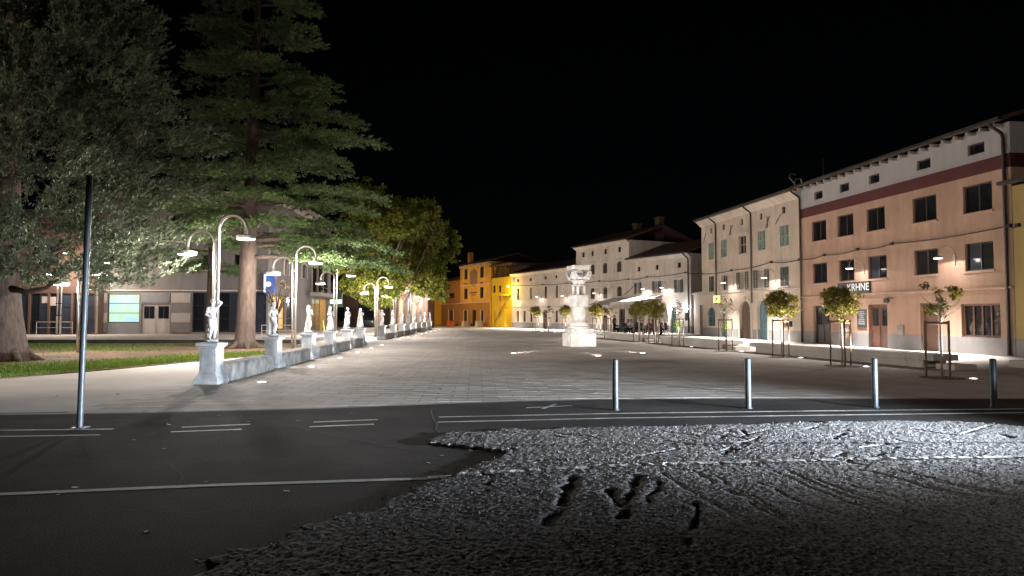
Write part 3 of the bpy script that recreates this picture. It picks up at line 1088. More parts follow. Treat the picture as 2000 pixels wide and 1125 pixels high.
def downpipe(b, t, ztop, zbot, over, r=0.055, y=0.10):
    path = [(t + 0.25, over, ztop), (t + 0.22, over - 0.03, ztop - 0.12), (t + 0.02, y + 0.04, ztop - 0.5), (t, y, ztop - 0.68), (t, y, zbot)]
    MB().tube(path, r, 8).build('downpipe', M['darkmetal'], b, smooth=True)

def wall_lamp(pl, t, z, label, group, power=60, reach=0.75, cone=172):
    """bracket lamp: arched arm and a flat round shade"""
    p = pl.w(t, 0.0, z)
    o = thing('wall_lamp', label, 'lamp', p, pl.ang, group)
    MB().box(-0.05, 0.05, 0.003, 0.06, -0.35, 0.12).build('bracket', M['steel'], o)
    path = [(0, 0.05, 0.0)] + [(0, 0.05 + reach / 2 * (1 - math.cos(a)), 0.12 + reach / 2 * math.sin(a)) for a in np.linspace(0, PI, 9)] + [(0, 0.05 + reach, 0.05)]
    MB().tube(path, 0.02, 6).build('arm', M['steel'], o, smooth=True)
    c = (0, 0.05 + reach)
    MB().lathe([(0.03, 0.06), (0.1, 0.05), (0.19, 0.0), (0.2, -0.05), (0.185, -0.052)][::-1], 16, c).build('shade', M['steel'], o, smooth=False)
    MB().lathe([(0.17, -0.062), (0.17, -0.054)], 16, c).build('diffuser', M['lamp_on'], o)
    light('wall_lamp_light', 'SPOT', (c[0], c[1], -0.075), power, WHITE, o, (0, 0, -1), cone, 0.06, 0.06)
    return o

# ---------------------------------------------------------------- peach building (inn), right
z8 = dict(sc=1 / 1.939, ox=1540, oy=200)
t_r1a = PA.tz(1979, 500)[0]
t_r1b = PA.tz(1565, 500)[0]
H1 = (PA.tz(1980, 236)[1] + PA.tz(1565, 367)[1]) / 2
at = PA.rects([(98, 129, 339, 368), (194, 229, 307, 340), (304, 344, 269, 305), (486, 538, 213, 251), (678, 742, 152, 196)], **z8)
r2 = PA.rects([(88, 143, 450, 525), (186, 246, 424, 507), (296, 365, 396, 486), (470, 560, 353, 450), (661, 771, 305, 415)], **z8)
r1 = PA.rects([(93, 146, 609, 686), (190, 249, 595, 675), (302, 372, 577, 666), (477, 566, 555, 653), (669, 777, 528, 638)], **z8)
dd = PA.rects([(95, 155, 772, 915), (303, 375, 772, 925), (500, 567, 765, 935)], **z8, z=(0.0, 2.25))
sw = PA.rects([(655, 803, 762, 890)], **z8)
zb_lo = PA.tz(1979, 324)[1]
zb_hi = PA.tz(1979, 296)[1]
z_pl = 0.74
holes1 = [(*h, 0.0) for h in at + r2 + r1 + dd + sw]
inn = building('peach_inn', 'peach plastered three-storey inn with dark red band and white attic strip', PA, t_r1a, t_r1b, 9.0,
               [('plinth', 0.0, z_pl, M['plinth'], 0.015), ('wall', z_pl, zb_lo, M['peach'], 0.0), ('band', zb_lo, zb_hi, M['redband'], 0.012), ('attic_wall', zb_hi, H1, M['attic'], 0.0)], holes1)
rf = roof(inn, t_r1a, t_r1b, H1, 9.0, 1.6, 0.5)
for k in range(22):
    t = t_r1a + 0.35 + (t_r1b - t_r1a - 0.7) * k / 21
    MB().box(t - 0.05, t + 0.05, 0.0, 0.42, H1 - 0.16, H1 - 0.025).build('rafter_tail', M['attic'], inn)
MB().box(t_r1a, t_r1b, 0.013, 0.05, zb_hi, zb_hi + 0.07).build('moulding', M['attic'], inn)
for h in at:
    window(inn, h, M['wood_dark'], M['glass_dark'], lights=1)
for i, h in enumerate(r2):
    window(inn, h, M['wood_dark'], M['glass_dark'], lights=2, sill=M['trim_peach'])
for i, h in enumerate(r1):
    window(inn, h, M['wood_dark'], [M['glass_dark'], M['glass_blue']] if i in (2, 4) else M['glass_dark'], lights=2, sill=M['trim_peach'])  # paler blue panes stand in for reflections in two windows
door(inn, dd[0], M['darkmetal'], 1, leaves=2)
door(inn, dd[1], M['wood_red'], 1, leaves=2)
door(inn, dd[2], M['wood_red'], 0, leaves=1)
zl = (PA.tz(1565.8, 579)[1] + PA.tz(1973, 560)[1]) / 2
ledge(inn, t_r1a, t_r1b, zl - 0.1, M['trim_peach'], 0.10, 0.12)
downpipe(inn, t_r1a + 0.22, H1 + 0.05, 0.05, 0.5, 0.07)
# shop window with display pieces behind real glass
glass = bpy.data.materials.new('clear_glass')
glass.use_nodes = True
gn = glass.node_tree
gn.nodes.remove(gn.nodes['Principled BSDF'])
g1, g2, g3 = gn.nodes.new('ShaderNodeBsdfTransparent'), gn.nodes.new('ShaderNodeBsdfGlossy'), gn.nodes.new('ShaderNodeMixShader')
g1.inputs[0].default_value = (0.9, 0.9, 0.9, 1)
g2.inputs['Roughness'].default_value = 0.03
g3.inputs[0].default_value = 0.12
gn.links.new(g1.outputs[0], g3.inputs[1])
gn.links.new(g2.outputs[0], g3.inputs[2])
gn.links.new(g3.outputs[0], gn.nodes['Material Output'].inputs['Surface'])
M['glass'] = glass
ta, tb, za, zb = sw[0]
window(inn, sw[0], M['wood_red'], M['glass'], lights=4, fw=0.09)
box = MB()
box.quad((ta, -1.0, za), (tb, -1.0, za), (tb, -1.0, zb), (ta, -1.0, zb))
box.quad((ta, -1.0, za), (ta, -0.23, za), (tb, -0.23, za), (tb, -1.0, za))
box.quad((ta, -1.0, zb), (tb, -1.0, zb), (tb, -0.23, zb), (ta, -0.23, zb))
box.quad((ta, -0.23, za), (ta, -1.0, za), (ta, -1.0, zb), (ta, -0.23, zb))
box.quad((tb, -0.23, za), (tb, -0.23, zb), (tb, -1.0, zb), (tb, -1.0, za))
box.build('window_recess', M['wood_dark'], inn)
vase = [(0.06, 0), (0.11, 0.03), (0.14, 0.2), (0.16, 0.42), (0.11, 0.62), (0.05, 0.78), (0.05, 0.9), (0.09, 0.98)]
w4 = (tb - ta) / 4
disp = [(0.32, 0.95, 'pale jar', 'trim', 'pale beige jar in the inn window beside the white figure'),
        (1.45, 0.75, 'jar', 'marble', 'tall white jar at the right end of the inn window'),
        (2.62, 0.7, 'jar', 'panel_light', 'slim grey jar left of centre in the inn window'),
        (3.5, 0.9, 'jar', 'curtain', 'broad tan jar at the left end of the inn window')]
def world_of(o, p):
    return o.matrix_basis @ Vector(p)
for q, hgt, _, mm, lab in disp:
    p = PA.w(ta + w4 * q, -0.42, za + 0.002)
    pr = [(r_ * (1.25 if mm == 'curtain' else 0.85), z * hgt) for r_, z in vase]
    tag(MB().lathe(pr, 16).build('jar', M[mm], None, p, smooth=True), lab, 'jar')
fp = [('e', (0, 0, 0.06), (0.2, 0.16, 0.07)), ('c', (0, 0, 0.1), (0, 0, 0.55), 0.13, 0.08), ('c', (0, 0, 0.5), (0, 0, 0.78), 0.08, 0.1), ('e', (0, 0, 1.0), (0.08, 0.075, 0.1)), ('c', (0.1, 0, 0.78), (0.16, 0.05, 0.5), 0.04, 0.03), ('c', (-0.1, 0, 0.78), (-0.16, 0.08, 0.6), 0.04, 0.03)]
Vv, Qq = surfnet(sdf_union(fp, 0.03), (-0.3, -0.3, -0.03), (0.3, 0.3, 1.15), 0.02)
tag(link_mesh('statuette', np_mesh('statuette', Vv, Qq), M['marble'], None, PA.w(ta + w4 * 1.05, -0.45, za + 0.005), smooth=True), 'white statuette standing behind the panes of the inn window', 'statuette')

# inn sign, menu board, boxes on the wall
def text_obj(name, body, size, m, parent, loc, rot, align='CENTER', ext=0.006):
    cu = bpy.data.curves.new(name, 'FONT')
    cu.body = body
    cu.size = size
    cu.align_x = align
    cu.align_y = 'CENTER'
    cu.extrude = ext
    tmp = bpy.data.objects.new('tmp', cu)
    COL.objects.link(tmp)
    dg = bpy.context.evaluated_depsgraph_get()
    me = bpy.data.meshes.new_from_object(tmp.evaluated_get(dg))
    bpy.data.objects.remove(tmp)
    me.materials.clear()
    me.materials.append(m)
    o = bpy.data.objects.new(name, me)
    COL.objects.link(o)
    o.parent = parent
    o.location = loc
    o.rotation_euler = rot
    return o
M['signboard'] = mat('dark_sign_board', (0.02, 0.023, 0.032), 0.5, 0.1)
M['white_paint'] = mat('white_letter_paint', (0.85, 0.85, 0.85), 0.6, 0.0)
ta, tb, za, zb = PA.rect(1640, 1701, 551, 573)
sg = thing('inn_sign', 'dark board with white capital letters above the inn ledge', 'sign', PA.w((ta + tb) / 2, 0.13, (za + zb) / 2), PA.ang)
W_, H_ = tb - ta, zb - za
MB().box(-W_ / 2, W_ / 2, -0.12, 0.0, -H_ / 2, H_ / 2).build('board', M['signboard'], sg, bevel=0.006)
text_obj('lettering', 'KRHNE', H_ * 0.92, M['white_paint'], sg, (-W_ * 0.17, 0.006, 0), (PI / 2, 0, PI))
ta, tb, za, zb = PA.rect(1675, 1693, 604, 640)
mbd = thing('menu_board', 'black framed menu board hanging beside the red-brown inn door', 'menu board', PA.w((ta + tb) / 2, 0.02, (za + zb) / 2), PA.ang)
W_, H_ = tb - ta, zb - za
MB().box(-W_ / 2, W_ / 2, -0.015, 0.02, -H_ / 2, H_ / 2).build('panel', M['signboard'], mbd)
for k in range(7):
    zz = H_ / 2 - 0.14 - k * (H_ - 0.24) / 7
    ww = W_ * random.uniform(0.45, 0.75)
    MB().box(-ww / 2, ww / 2, 0.0205, 0.023, zz - 0.018, zz + 0.018).build('chalk_line', M['curtain'], mbd)
ta, tb, za, zb = PA.rect(1756, 1766, 637, 654)
mtr = thing('meter_box', 'small grey meter box on the peach wall between two doors', 'meter box', PA.w((ta + tb) / 2, 0.02, (za + zb) / 2), PA.ang)
MB().box(-0.2, 0.2, -0.015, 0.06, -0.26, 0.26).build('case', M['plinth'], mtr, bevel=0.01)
MB().box(-0.15, 0.15, 0.061, 0.07, -0.2, 0.05).build('lid', M['panel_light'], mtr)
p = PA.tz(1733, 587)
cm = thing('door_lantern', 'small dark lantern and box over the red-brown inn door', 'lantern', PA.w(p[0], 0.02, p[1]), PA.ang)
MB().box(-0.14, 0.14, -0.015, 0.1, -0.12, 0.12).build('case', M['darkmetal'], cm)
MB().tube([(-0.42, 0, 0.1), (-0.42, 0.18, 0.16), (-0.42, 0.3, 0.1)], 0.02, 6).build('arm', M['darkmetal'], cm)
MB().lathe([(0.05, -0.16), (0.11, -0.08), (0.1, 0.06), (0.03, 0.1)], 10, (-0.42, 0.3)).build('globe', M['darkmetal'], cm)
# barrel by the inn door
M['barrel'] = mat('barrel_staves', (0.075, 0.05, 0.037), 0.75, 0.25, 3.0, stretch=(9, 9, 0.6), bump=0.2)
bt = PA.tz(1669, 660)[0]
bp = PA.w(bt, 0.55, 0)
br = thing('barrel', 'old wooden barrel standing by the inn wall behind a young tree', 'barrel', bp)
MB().lathe([(0.29, 0.0), (0.335, 0.15), (0.365, 0.42), (0.37, 0.5), (0.365, 0.58), (0.335, 0.85), (0.29, 1.0), (0.27, 1.0), (0.27, 0.96)], 20).build('staves', M['barrel'], br, smooth=False)
for z in (0.06, 0.26, 0.74, 0.94):
    r_ = float(np.interp(z, [0, .15, .42, .58, .85, 1.0], [.29, .335, .365, .365, .335, .29])) + 0.006
    MB().lathe([(r_, z - 0.025), (r_ + 0.004, z + 0.025)], 20).build('hoop', M['darkmetal'], br)

# cable along the fronts
def cable(pl, pts, label, r_=0.03, y=0.07):
    path = []
    for (t0, z0), (t1, z1) in zip(pts[:-1], pts[1:]):
        for k in range(8):
            s = k / 8
            path.append((t0 + (t1 - t0) * s, y, z0 + (z1 - z0) * s - 0.10 * math.sin(PI * s)))
    path.append((pts[-1][0], y, pts[-1][1]))
    o = thing('facade_cable', label, 'cable', (pl.o.x, pl.o.y, 0), pl.ang)
    MB().tube(path, r_, 5).build('wire', M['darkmetal'], o)
    for t, z in pts:
        MB().box(t - 0.09, t + 0.09, 0.003, y + 0.06, z - 0.07, z + 0.07).build('clip', M['darkmetal'], o)
    return o
pp = [PA.tz(x, y) for x, y in ((1990, 440), (1973, 441), (1744, 476), (1677, 487), (1612, 498), (1563, 507))]
cable(PA, pp, 'thick dark cable slung across the peach inn between its window rows')
pp = [PA.tz(x, y) for x, y in ((1563, 507), (1508, 512), (1430, 528), (1372, 535))]
cable(PA, pp, 'dark cable running across the cream house below its green shutters')

# ---------------------------------------------------------------- yellow neighbour at the right edge
H0 = PA.tz(1985, 362)[1]
yn = building('ochre_house', 'low yellow house with jutting eaves at the far right edge', PA, t_r1a - 14, t_r1a - 0.03, 8.0,
              [('plinth', 0, 0.74, M['plinth'], 0.015), ('wall', 0.74, H0, plaster('dull_yellow_plaster', (0.42, 0.32, 0.13), 0.2), 0.0)], [(t_r1a - 4.5, t_r1a - 3.3, 3.9, 5.4, 0), (t_r1a - 4.5, t_r1a - 3.3, 1.0, 2.6, 0)])
roof(yn, t_r1a - 14, t_r1a - 0.35, H0, 8.0, 1.0, 0.6, 0.3)
window(yn, (t_r1a - 4.5, t_r1a - 3.3, 3.9, 5.4), M['wood_dark'], M['glass_dark'])
window(yn, (t_r1a - 4.5, t_r1a - 3.3, 1.0, 2.6), M['wood_dark'], M['glass_dark'])

# ---------------------------------------------------------------- cream house with green shutters
z7 = dict(sc=0.338, ox=1340, oy=340)
zz7 = dict(sc=0.1511, ox=1360, oy=330)
t_r2a, t_r2b = t_r1b + 0.03, PA.tz(1371, 540)[0]
H2 = (PA.tz(1560, 373)[1] + PA.tz(1371, 433)[1]) / 2
at = PA.rects([(178, 203, 755, 828), (338, 366, 708, 782), (570, 602, 650, 730), (818, 850, 580, 660), (1108, 1148, 493, 583)], **zz7)
u2 = PA.rects([(130, 160, 398, 497), (202, 235, 378, 478), (304, 346, 360, 458), (413, 458, 322, 438), (541, 594, 294, 422)], **z7)
f2 = PA.rects([(133, 163, 592, 680), (204, 239, 582, 673), (312, 345, 568, 665), (415, 458, 553, 658), (544, 594, 530, 648)], **z7)
gw = PA.rect(*[1340 + v_ * .338 for v_ in (128, 170)], *[340 + v_ * .338 for v_ in (770, 878)])
gd = [PA.rect(1340 + a * .338, 1340 + b_ * .338, 600, 660) for a, b_ in ((203, 232), (312, 375), (415, 472))]
low = PA.rect(1340 + 565 * .338, 1340 + 615 * .338, 340 + 845 * .338, 340 + 887 * .338)
arches = [(gw[0], gw[1], gw[2], gw[3], 0.5), (gd[0][0], gd[0][1], 0.0, 2.35, 0.3), (gd[1][0], gd[1][1], 0.0, 2.75, (gd[1][1] - gd[1][0]) / 2 * 0.95), (gd[2][0], gd[2][1], 0.0, 2.75, (gd[2][1] - gd[2][0]) / 2 * 0.95)]
holes2 = [(*h, 0.0) for h in at + u2 + f2 + [low]] + arches
cr = building('cream_house', 'cream plastered house with green shutters and arched ground-floor doors', PA, t_r2a, t_r2b, 9.0,
              [('plinth', 0.0, 0.7, M['plinth'], 0.012), ('wall', 0.7, H2, M['cream'], 0.0)], holes2)
rf2 = roof(cr, t_r2a, t_r2b, H2 + 0.02, 9.0, 1.5, 0.55, 0.05)
eaves_board(cr, t_r2a, t_r2b, H2, 0.55, M['cream2'], 0.15)
for h in at:
    window(cr, h, M['wood_dark'], M['glass_dark'], lights=1, fw=0.04)
for i, h in enumerate(u2):
    if i == 2:
        window(cr, h, M['trim'], [M['glass_dark']], lights=2, bars=1, sill=M['trim'])
        MB().box(h[0] - 0.2, h[1] + 0.2, 0.002, 0.09, h[3] + 0.16, h[3] + 0.26).build('hood', M['trim'], cr)
    else:
        window(cr, h, M['trim'], M['glass_dark'], lights=2)
        shutters(cr, h, M['shutter_green'], True)
for i, h in enumerate(f2):
    window(cr, h, M['trim'], M['curtain'] if i in (2, 3) else M['glass_dark'], lights=2, sill=M['trim'])
    if i in (2, 3):
        shutters(cr, h, M['shutter_dark'], False)
    elif i != 1:
        shutters(cr, h, M['shutter_dark'], True)
window(cr, low, M['trim'], M['glass_dark'], lights=1)
for i, h in enumerate(arches):
    if i == 0:
        window(cr, h, M['trim'], M['glass_dark'])
        shutters(cr, h, M['shutter_teal'], True, y=-0.12)
    else:
        door(cr, h, M[['', 'door_green', 'wood_dark', 'shutter_teal'][i]], 0, leaves=2)
    arch_surround(cr, h, M['trim'], 0.22 if i == 2 else 0.12)
zl2 = (PA.tz(1372, 573)[1] + PA.tz(1500, 567)[1]) / 2
ledge(cr, t_r2a, t_r2b, zl2 - 0.1, M['trim'], 0.1, 0.1)
for (x0, y0, yb) in ((1400, 500, 594), (1469, 480, 592), (1566, 480, 668)):
    t, _ = PA.tz(x0, y0)
    downpipe(cr, t, H2 + 0.05, max(0.05, PA.tz(x0, yb)[1]), 0.55, 0.06)
for x, y, a in ((1377, 466, 60), (1428, 450, 50), (1500, 434, 55), (1521, 428, 40)):   # iron wall ties
    t, z = PA.tz(x, y)
    L = 0.45
    mb = MB().tube([(t - L * math.cos(R(a)), 0.03, z + L * math.sin(R(a))), (t, 0.05, z), (t + L * math.cos(R(a)), 0.03, z - L * math.sin(R(a)))], 0.025, 5)
    if a != 40 and a != 60:
        mb.tube([(t + 0.05, 0.045, z + 0.4), (t - 0.03, 0.055, z), (t, 0.045, z - 0.4)], 0.022, 5)
    mb.build('wall_tie', M['wood_dark'], cr)
ta, tb, za, zb = PA.rect(1407, 1417, 577, 592)
hs2 = thing('square_sign', 'small square yellow and white sign on the cream house', 'sign', PA.w((ta + tb) / 2, 0.5, (za + zb) / 2), PA.ang + R(55))
M['sign_yellow'] = mat('backlit_sign_yellow', (0.8, 0.75, 0.2), 0.5, emit=(0.95, 0.85, 0.28), estr=0.9)
MB().box(-0.24, 0.24, -0.06, 0.06, -0.28, 0.28).build('face', M['sign_yellow'], hs2, bevel=0.01)
mk = MB()
mk.prism([(0, 0)] * 0 + [(-0.16, -0.16), (-0.1, -0.17), (0.02, 0.0), (0.13, -0.17), (0.17, -0.14), (0.04, 0.06), (0.15, 0.18), (0.09, 0.2), (-0.03, 0.08), (-0.12, 0.17), (-0.17, 0.13), (-0.06, 0.02)], 0.062, 0.068)
o = mk.build('mark', M['door_green'], hs2)
o.rotation_euler = (PI / 2, 0, PI)
MB().tube([(-0.24, 0, 0.2), (-0.75, 0, 0.2)], 0.015, 6).build('bracket', M['darkmetal'], hs2)

# aerials on the ridge between inn and cream house
ae = thing('roof_aerial', 'pale curved aerials on the roof between inn and cream house', 'aerial', D(1552, 372, 45.5))
MB().tube([(0, 0, -0.6), (0, 0, 0.55), (0.12, 0, 0.8), (0.4, 0, 0.8), (0.5, 0, 0.5)], 0.035, 6).build('mast', M['steel'], ae)
MB().tube([(-0.05, 0, 0.5), (-0.35, 0, 0.9), (-0.25, 0, 1.15), (0.1, 0, 1.05)], 0.03, 6).build('boom', M['steel'], ae)
ms = thing('roof_mast', 'thin bare mast rising above the inn roof', 'mast', D(1608, 345, 44.0))
MB().tube([(0, 0, -1.0), (0, 0, 1.2)], 0.03, 6).build('pole', M['darkmetal'], ms)

# ---------------------------------------------------------------- low wall with gateway in the gap
gapA, gapB = PA.w(t_r2b, -0.4, 0), PB.w(0.3, -0.5, 0)
ga = math.atan2((gapB - gapA).y, (gapB - gapA).x)
PG = Plane((gapA.x, gapA.y), ga)
Lg = (gapB - gapA).length
gwall = building('gate_wall', 'pale single-storey wall with dark gateway between two houses', PG, 0, Lg, 2.5, [('wall', 0, 3.6, M['cream'], 0.0)], [(1.2, 3.4, 0.0, 2.6, 0.0)], 'wall')
door(gwall, (1.2, 3.4, 0, 2.6), M['darkmetal'], 0, leaves=2)
MB().box(0, Lg, -2.5, 0.15, 3.602, 3.75).build('coping', M['trim'], gwall)

# ---------------------------------------------------------------- far row (R3, R4, R5)
z6 = dict(sc=0.2577, ox=950, oy=430)
t3a, t3b = 0.0, PB.tz(1229, 560)[0]
t4b = PB.tz(1125.5, 560)[0]
t5b = PB.tz(999.5, 560)[0]
H3 = (PB.tz(1349, 494)[1] + PB.tz(1226, 508)[1]) / 2
H4 = (PB.tz(1229, 467)[1] + PB.tz(1126, 485)[1]) / 2
H5 = (PB.tz(1107, 524)[1] + PB.tz(1000, 536)[1]) / 2
at = PB.rects([(1145, 1165, 358, 393), (1283, 1303, 340, 377), (1449, 1474, 312, 355)], **z6)
f3 = PB.rects([(1138, 1163, 478, 568), (1275, 1307, 460, 553), (1443, 1475, 447, 543)], **z6)
g3 = [PB.rect(950 + a * .2577, 950 + b_ * .2577, 610, 650) for a, b_ in ((1120, 1160), (1250, 1290), (1395, 1440))]
g3 = [(a[0], a[1], 0.0, 2.5) for a in g3]
w3 = PB.rect(950 + 1498 * .2577, 950 + 1533 * .2577, 430 + 700 * .2577, 430 + 762 * .2577)
r3 = building('cafe_house', 'pale two-storey house with open dark shutters behind the cafe terrace', PB, t3a, t3b - 0.02, 9.0,
              [('plinth', 0, 0.7, M['plinth'], 0.012), ('wall', 0.7, H3, M['cream2'], 0.0)], [(*h, 0.0) for h in at + f3 + g3 + [w3]])
roof(r3, t3a, t3b - 0.1, H3, 9.0, 1.7, 0.5, 0.05)
eaves_board(r3, t3a, t3b - 0.02, H3, 0.5, M['cream2'])
for h in at:
    window(r3, h, M['wood_dark'], M['glass_dark'], lights=1, fw=0.05)
for i, h in enumerate(f3):
    window(r3, h, M['trim'], M['curtain'], lights=2, sill=M['trim'])
    shutters(r3, h, M['shutter_dark'], False)
    MB().box(h[0] - 0.1, h[1] + 0.1, 0.002, 0.1, h[3] + 0.22, h[3] + 0.32).build('hood', M['trim'], r3)
for h in g3:
    door(r3, h, M['door_green'], 1, leaves=2)
window(r3, w3, M['wood_dark'], M['glass_dark'])
downpipe(r3, 0.25, H3, 0.1, 0.5, 0.06)

at = PB.rects([(725, 743, 243, 283), (795, 811, 235, 273), (892, 911, 217, 257), (998, 1018, 198, 240)], **z6)
s4 = PB.rects([(693, 716, 355, 425), (793, 820, 337, 412), (884, 915, 320, 400), (990, 1023, 307, 390)], **z6)
f4 = PB.rects([(693, 716, 520, 600), (790, 820, 512, 592), (886, 916, 508, 597), (991, 1025, 503, 593)], **z6)
g4 = [(a[0], a[1], 0.0, 2.4) for a in [PB.rect(950 + a * .2577, 950 + b_ * .2577, 610, 650) for a, b_ in ((700, 735), (880, 915), (1005, 1050))]]
r4 = building('tall_house', 'tall pale house with arched dark windows rising above its neighbours', PB, t3b, t4b, 9.0,
              [('plinth', 0, 0.7, M['plinth'], 0.012), ('wall', 0.7, H4, M['cream2'], 0.0)], [(*h, 0.0) for h in at + g4] + [(*h, 0.28) for h in s4 + f4])
rf4 = roof(r4, t3b, t4b, H4, 9.0, 1.7, 0.5, 0.25)
eaves_board(r4, t3b, t4b, H4, 0.5, M['cream2'])
for h in at:
    window(r4, h, M['wood_dark'], M['glass_dark'], lights=1, fw=0.05)
for h in s4 + f4:
    window(r4, h, M['wood_dark'], M['glass_dark'], lights=2)
    shutters(r4, h, M['wood_dark'], True)
    MB().box(h[0] - 0.15, h[1] + 0.15, 0.002, 0.1, h[3] + 0.2, h[3] + 0.29).build('hood', M['trim'], r4)
for h in g4:
    door(r4, h, M['wood_dark'], 1, leaves=2)
for tt, yy, hh in ((1.8, -5.5, 2.9), (5.5, -5.2, 2.6)):
    MB().box(t3b + tt, t3b + tt + 0.7, yy - 0.7, yy, H4 + 0.3, H4 + hh).build('chimney', M['brown2'], rf4)
    MB().box(t3b + tt - 0.1, t3b + tt + 0.8, yy - 0.8, yy + 0.1, H4 + hh + 0.003, H4 + hh + 0.14).build('chimney_cap', M['tiles'], rf4)

at = PB.rects([(232, 246, 446, 468), (328, 342, 440, 462), (441, 455, 428, 447), (522, 536, 415, 437)], **z6)
f5 = PB.rects([(232, 247, 518, 598), (330, 343, 512, 598), (440, 457, 503, 595), (525, 541, 495, 588)], **z6)
g5 = PB.rects([(231, 246, 690, 770), (281, 297, 690, 772), (332, 347, 690, 772), (523, 540, 680, 770), (590, 606, 680, 770)], **z6)
d5 = [(a[0], a[1], 0.0, 2.4) for a in [PB.rect(950 + 428 * .2577, 950 + 460 * .2577, 610, 640)]]
r5 = building('long_low_house', 'long pale two-storey range with narrow windows joining the yellow house', PB, t4b + 0.02, t5b, 9.0,
              [('plinth', 0, 0.75, M['plinth'], 0.012), ('wall', 0.75, H5, M['cream2'], 0.0)], [(*h, 0.0) for h in at + f5 + g5 + d5])
roof(r5, t4b + 0.1, t5b, H5, 9.0, 1.6, 0.45, 0.05)
eaves_board(r5, t4b + 0.02, t5b, H5, 0.45, M['cream2'])
for h in at + f5 + g5:
    window(r5, h, M['wood_dark'], M['glass_dark'], lights=1, fw=0.06, sill=M['trim'])
door(r5, d5[0], M['wood_dark'], 0, leaves=2)
ledge(r5, t4b + 0.02, t5b, PB.tz(1050, 600)[1], M['trim'], 0.08, 0.07)
pp = [PB.tz(x, y) for x, y in ((1365, 534), (1340, 532), (1265, 541), (1228, 545), (1171, 549), (1108, 553), (1060, 556), (1003, 557))]
cable(PB, pp, 'thin dark cable along the far pale houses at mid height', 0.035)

# ---------------------------------------------------------------- ochre house at the end of the square
zy = dict(sc=0.1422, ox=860, oy=490)
ty0, ty1 = PB.tz(958.5, 570)[0], PB.tz(899, 570)[0]
tw0 = t5b + 0.02
HY = (PB.tz(957, 512)[1] + PB.tz(900, 518)[1]) / 2
wy = PB.rects([(328, 378, 248, 388), (545, 600, 222, 372)], **zy) 
wy2 = PB.rects([(326, 378, 515, 660), (545, 597, 500, 650)], **zy)
gy = [(a[0], a[1], 0.75, 2.5) for a in [PB.rect(860 + a * .1422, 860 + b_ * .1422, 600, 630) for a, b_ in ((325, 370), (560, 597))]]
dy = [(a[0], a[1], 0.0, 2.6) for a in [PB.rect(860 + 437 * .1422, 860 + 490 * .1422, 600, 630)]]
zc = PB.tz(930, 592)[1]
yh = building('ochre_townhouse', 'ochre three-storey townhouse with plaque closing the square', PB, ty0, ty1, 9.0,
              [('ground_floor_wall', 0, zc, plaster('dark_ochre_plaster', (0.34, 0.17, 0.055), 0.25), 0.0), ('wall', zc, HY, M['yellow'], 0.0)], [(*h, 0.0) for h in wy + wy2 + gy + dy])
rfy = roof(yh, ty0, ty1, HY, 9.0, 1.3, 0.5, 0.2)
for h in wy + wy2 + gy:
    f = window(yh, h, M['wood_dark'], M['glass_dark'], lights=2)
    t = MB()
    for a in ((h[0] - 0.2, h[0] - 0.002), (h[1] + 0.002, h[1] + 0.2)):
        t.box(a[0], a[1], 0.003, 0.05, h[2] - 0.1, h[3] + 0.15)
    t.build('surround', M['trim'], yh)
door(yh, dy[0], M['darkmetal'], 0, leaves=2)
for za_ in (zc, PB.tz(930, 557)[1]):
    ledge(yh, ty0, ty1, za_ + 0.003, M['trim'], 0.13, 0.14)
for k in range(12):
    t = ty0 + 0.3 + (ty1 - ty0 - 0.6) * k / 11
    MB().box(t - 0.08, t + 0.08, 0.002, 0.3, HY - 0.42, HY - 0.03).build('bracket', M['trim'], yh)
pq = PB.rect(860 + 410 * .1422, 860 + 510 * .1422, 490 + 265 * .1422, 490 + 470 * .1422)
tm = (pq[0] + pq[1]) / 2
hw = (pq[1] - pq[0]) / 2
def tprism(pts, y0, y1):
    mb = MB()
    n, k = 0, len(pts)
    mb.v = [(a, y0, b_) for a, b_ in pts] + [(a, y1, b_) for a, b_ in pts]
    mb.f = [tuple(reversed(range(k))), tuple(range(k, 2 * k))] + [(i, (i + 1) % k, k + (i + 1) % k, k + i) for i in range(k)]
    return mb
tprism([(tm - hw, pq[2] + .3), (tm - hw * .6, pq[2]), (tm, pq[2] - .25), (tm + hw * .6, pq[2]), (tm + hw, pq[2] + .3), (tm + hw, pq[3] - .35), (tm + hw * .5, pq[3]), (tm, pq[3] + .25), (tm - hw * .5, pq[3]), (tm - hw, pq[3] - .35)], 0.003, 0.05).build('plaque', mat('rose_plaque', (0.20, 0.115, 0.07), 0.8, 0.2, 4), yh, fix=True)
for (a, b_, c, d_) in ((405, 505, 562, 585), (430, 485, 598, 612), (322, 375, 440, 458), (545, 592, 425, 448)):
    q = PB.rect(860 + a * .1422, 860 + b_ * .1422, 490 + c * .1422, 490 + d_ * .1422)
    MB().box(q[0], q[1], 0.003, 0.05, q[2], q[3]).build('inscription_panel', mat('dark_plaque', (0.15, 0.08, 0.035), 0.8, 0.2, 4), yh)
MB().box(ty1 - 2.3 + 0.6, ty1 - 2.3 + 1.3, -1.6, -0.9, HY + 0.2, HY + 2.2).build('chimney', M['yellow'], rfy)
MB().box(ty0 - 0.34, ty0 - 0.002, 0.0, 0.18, 0, PB.tz(955, 548)[1]).build('pilaster', M['yellow'], yh)

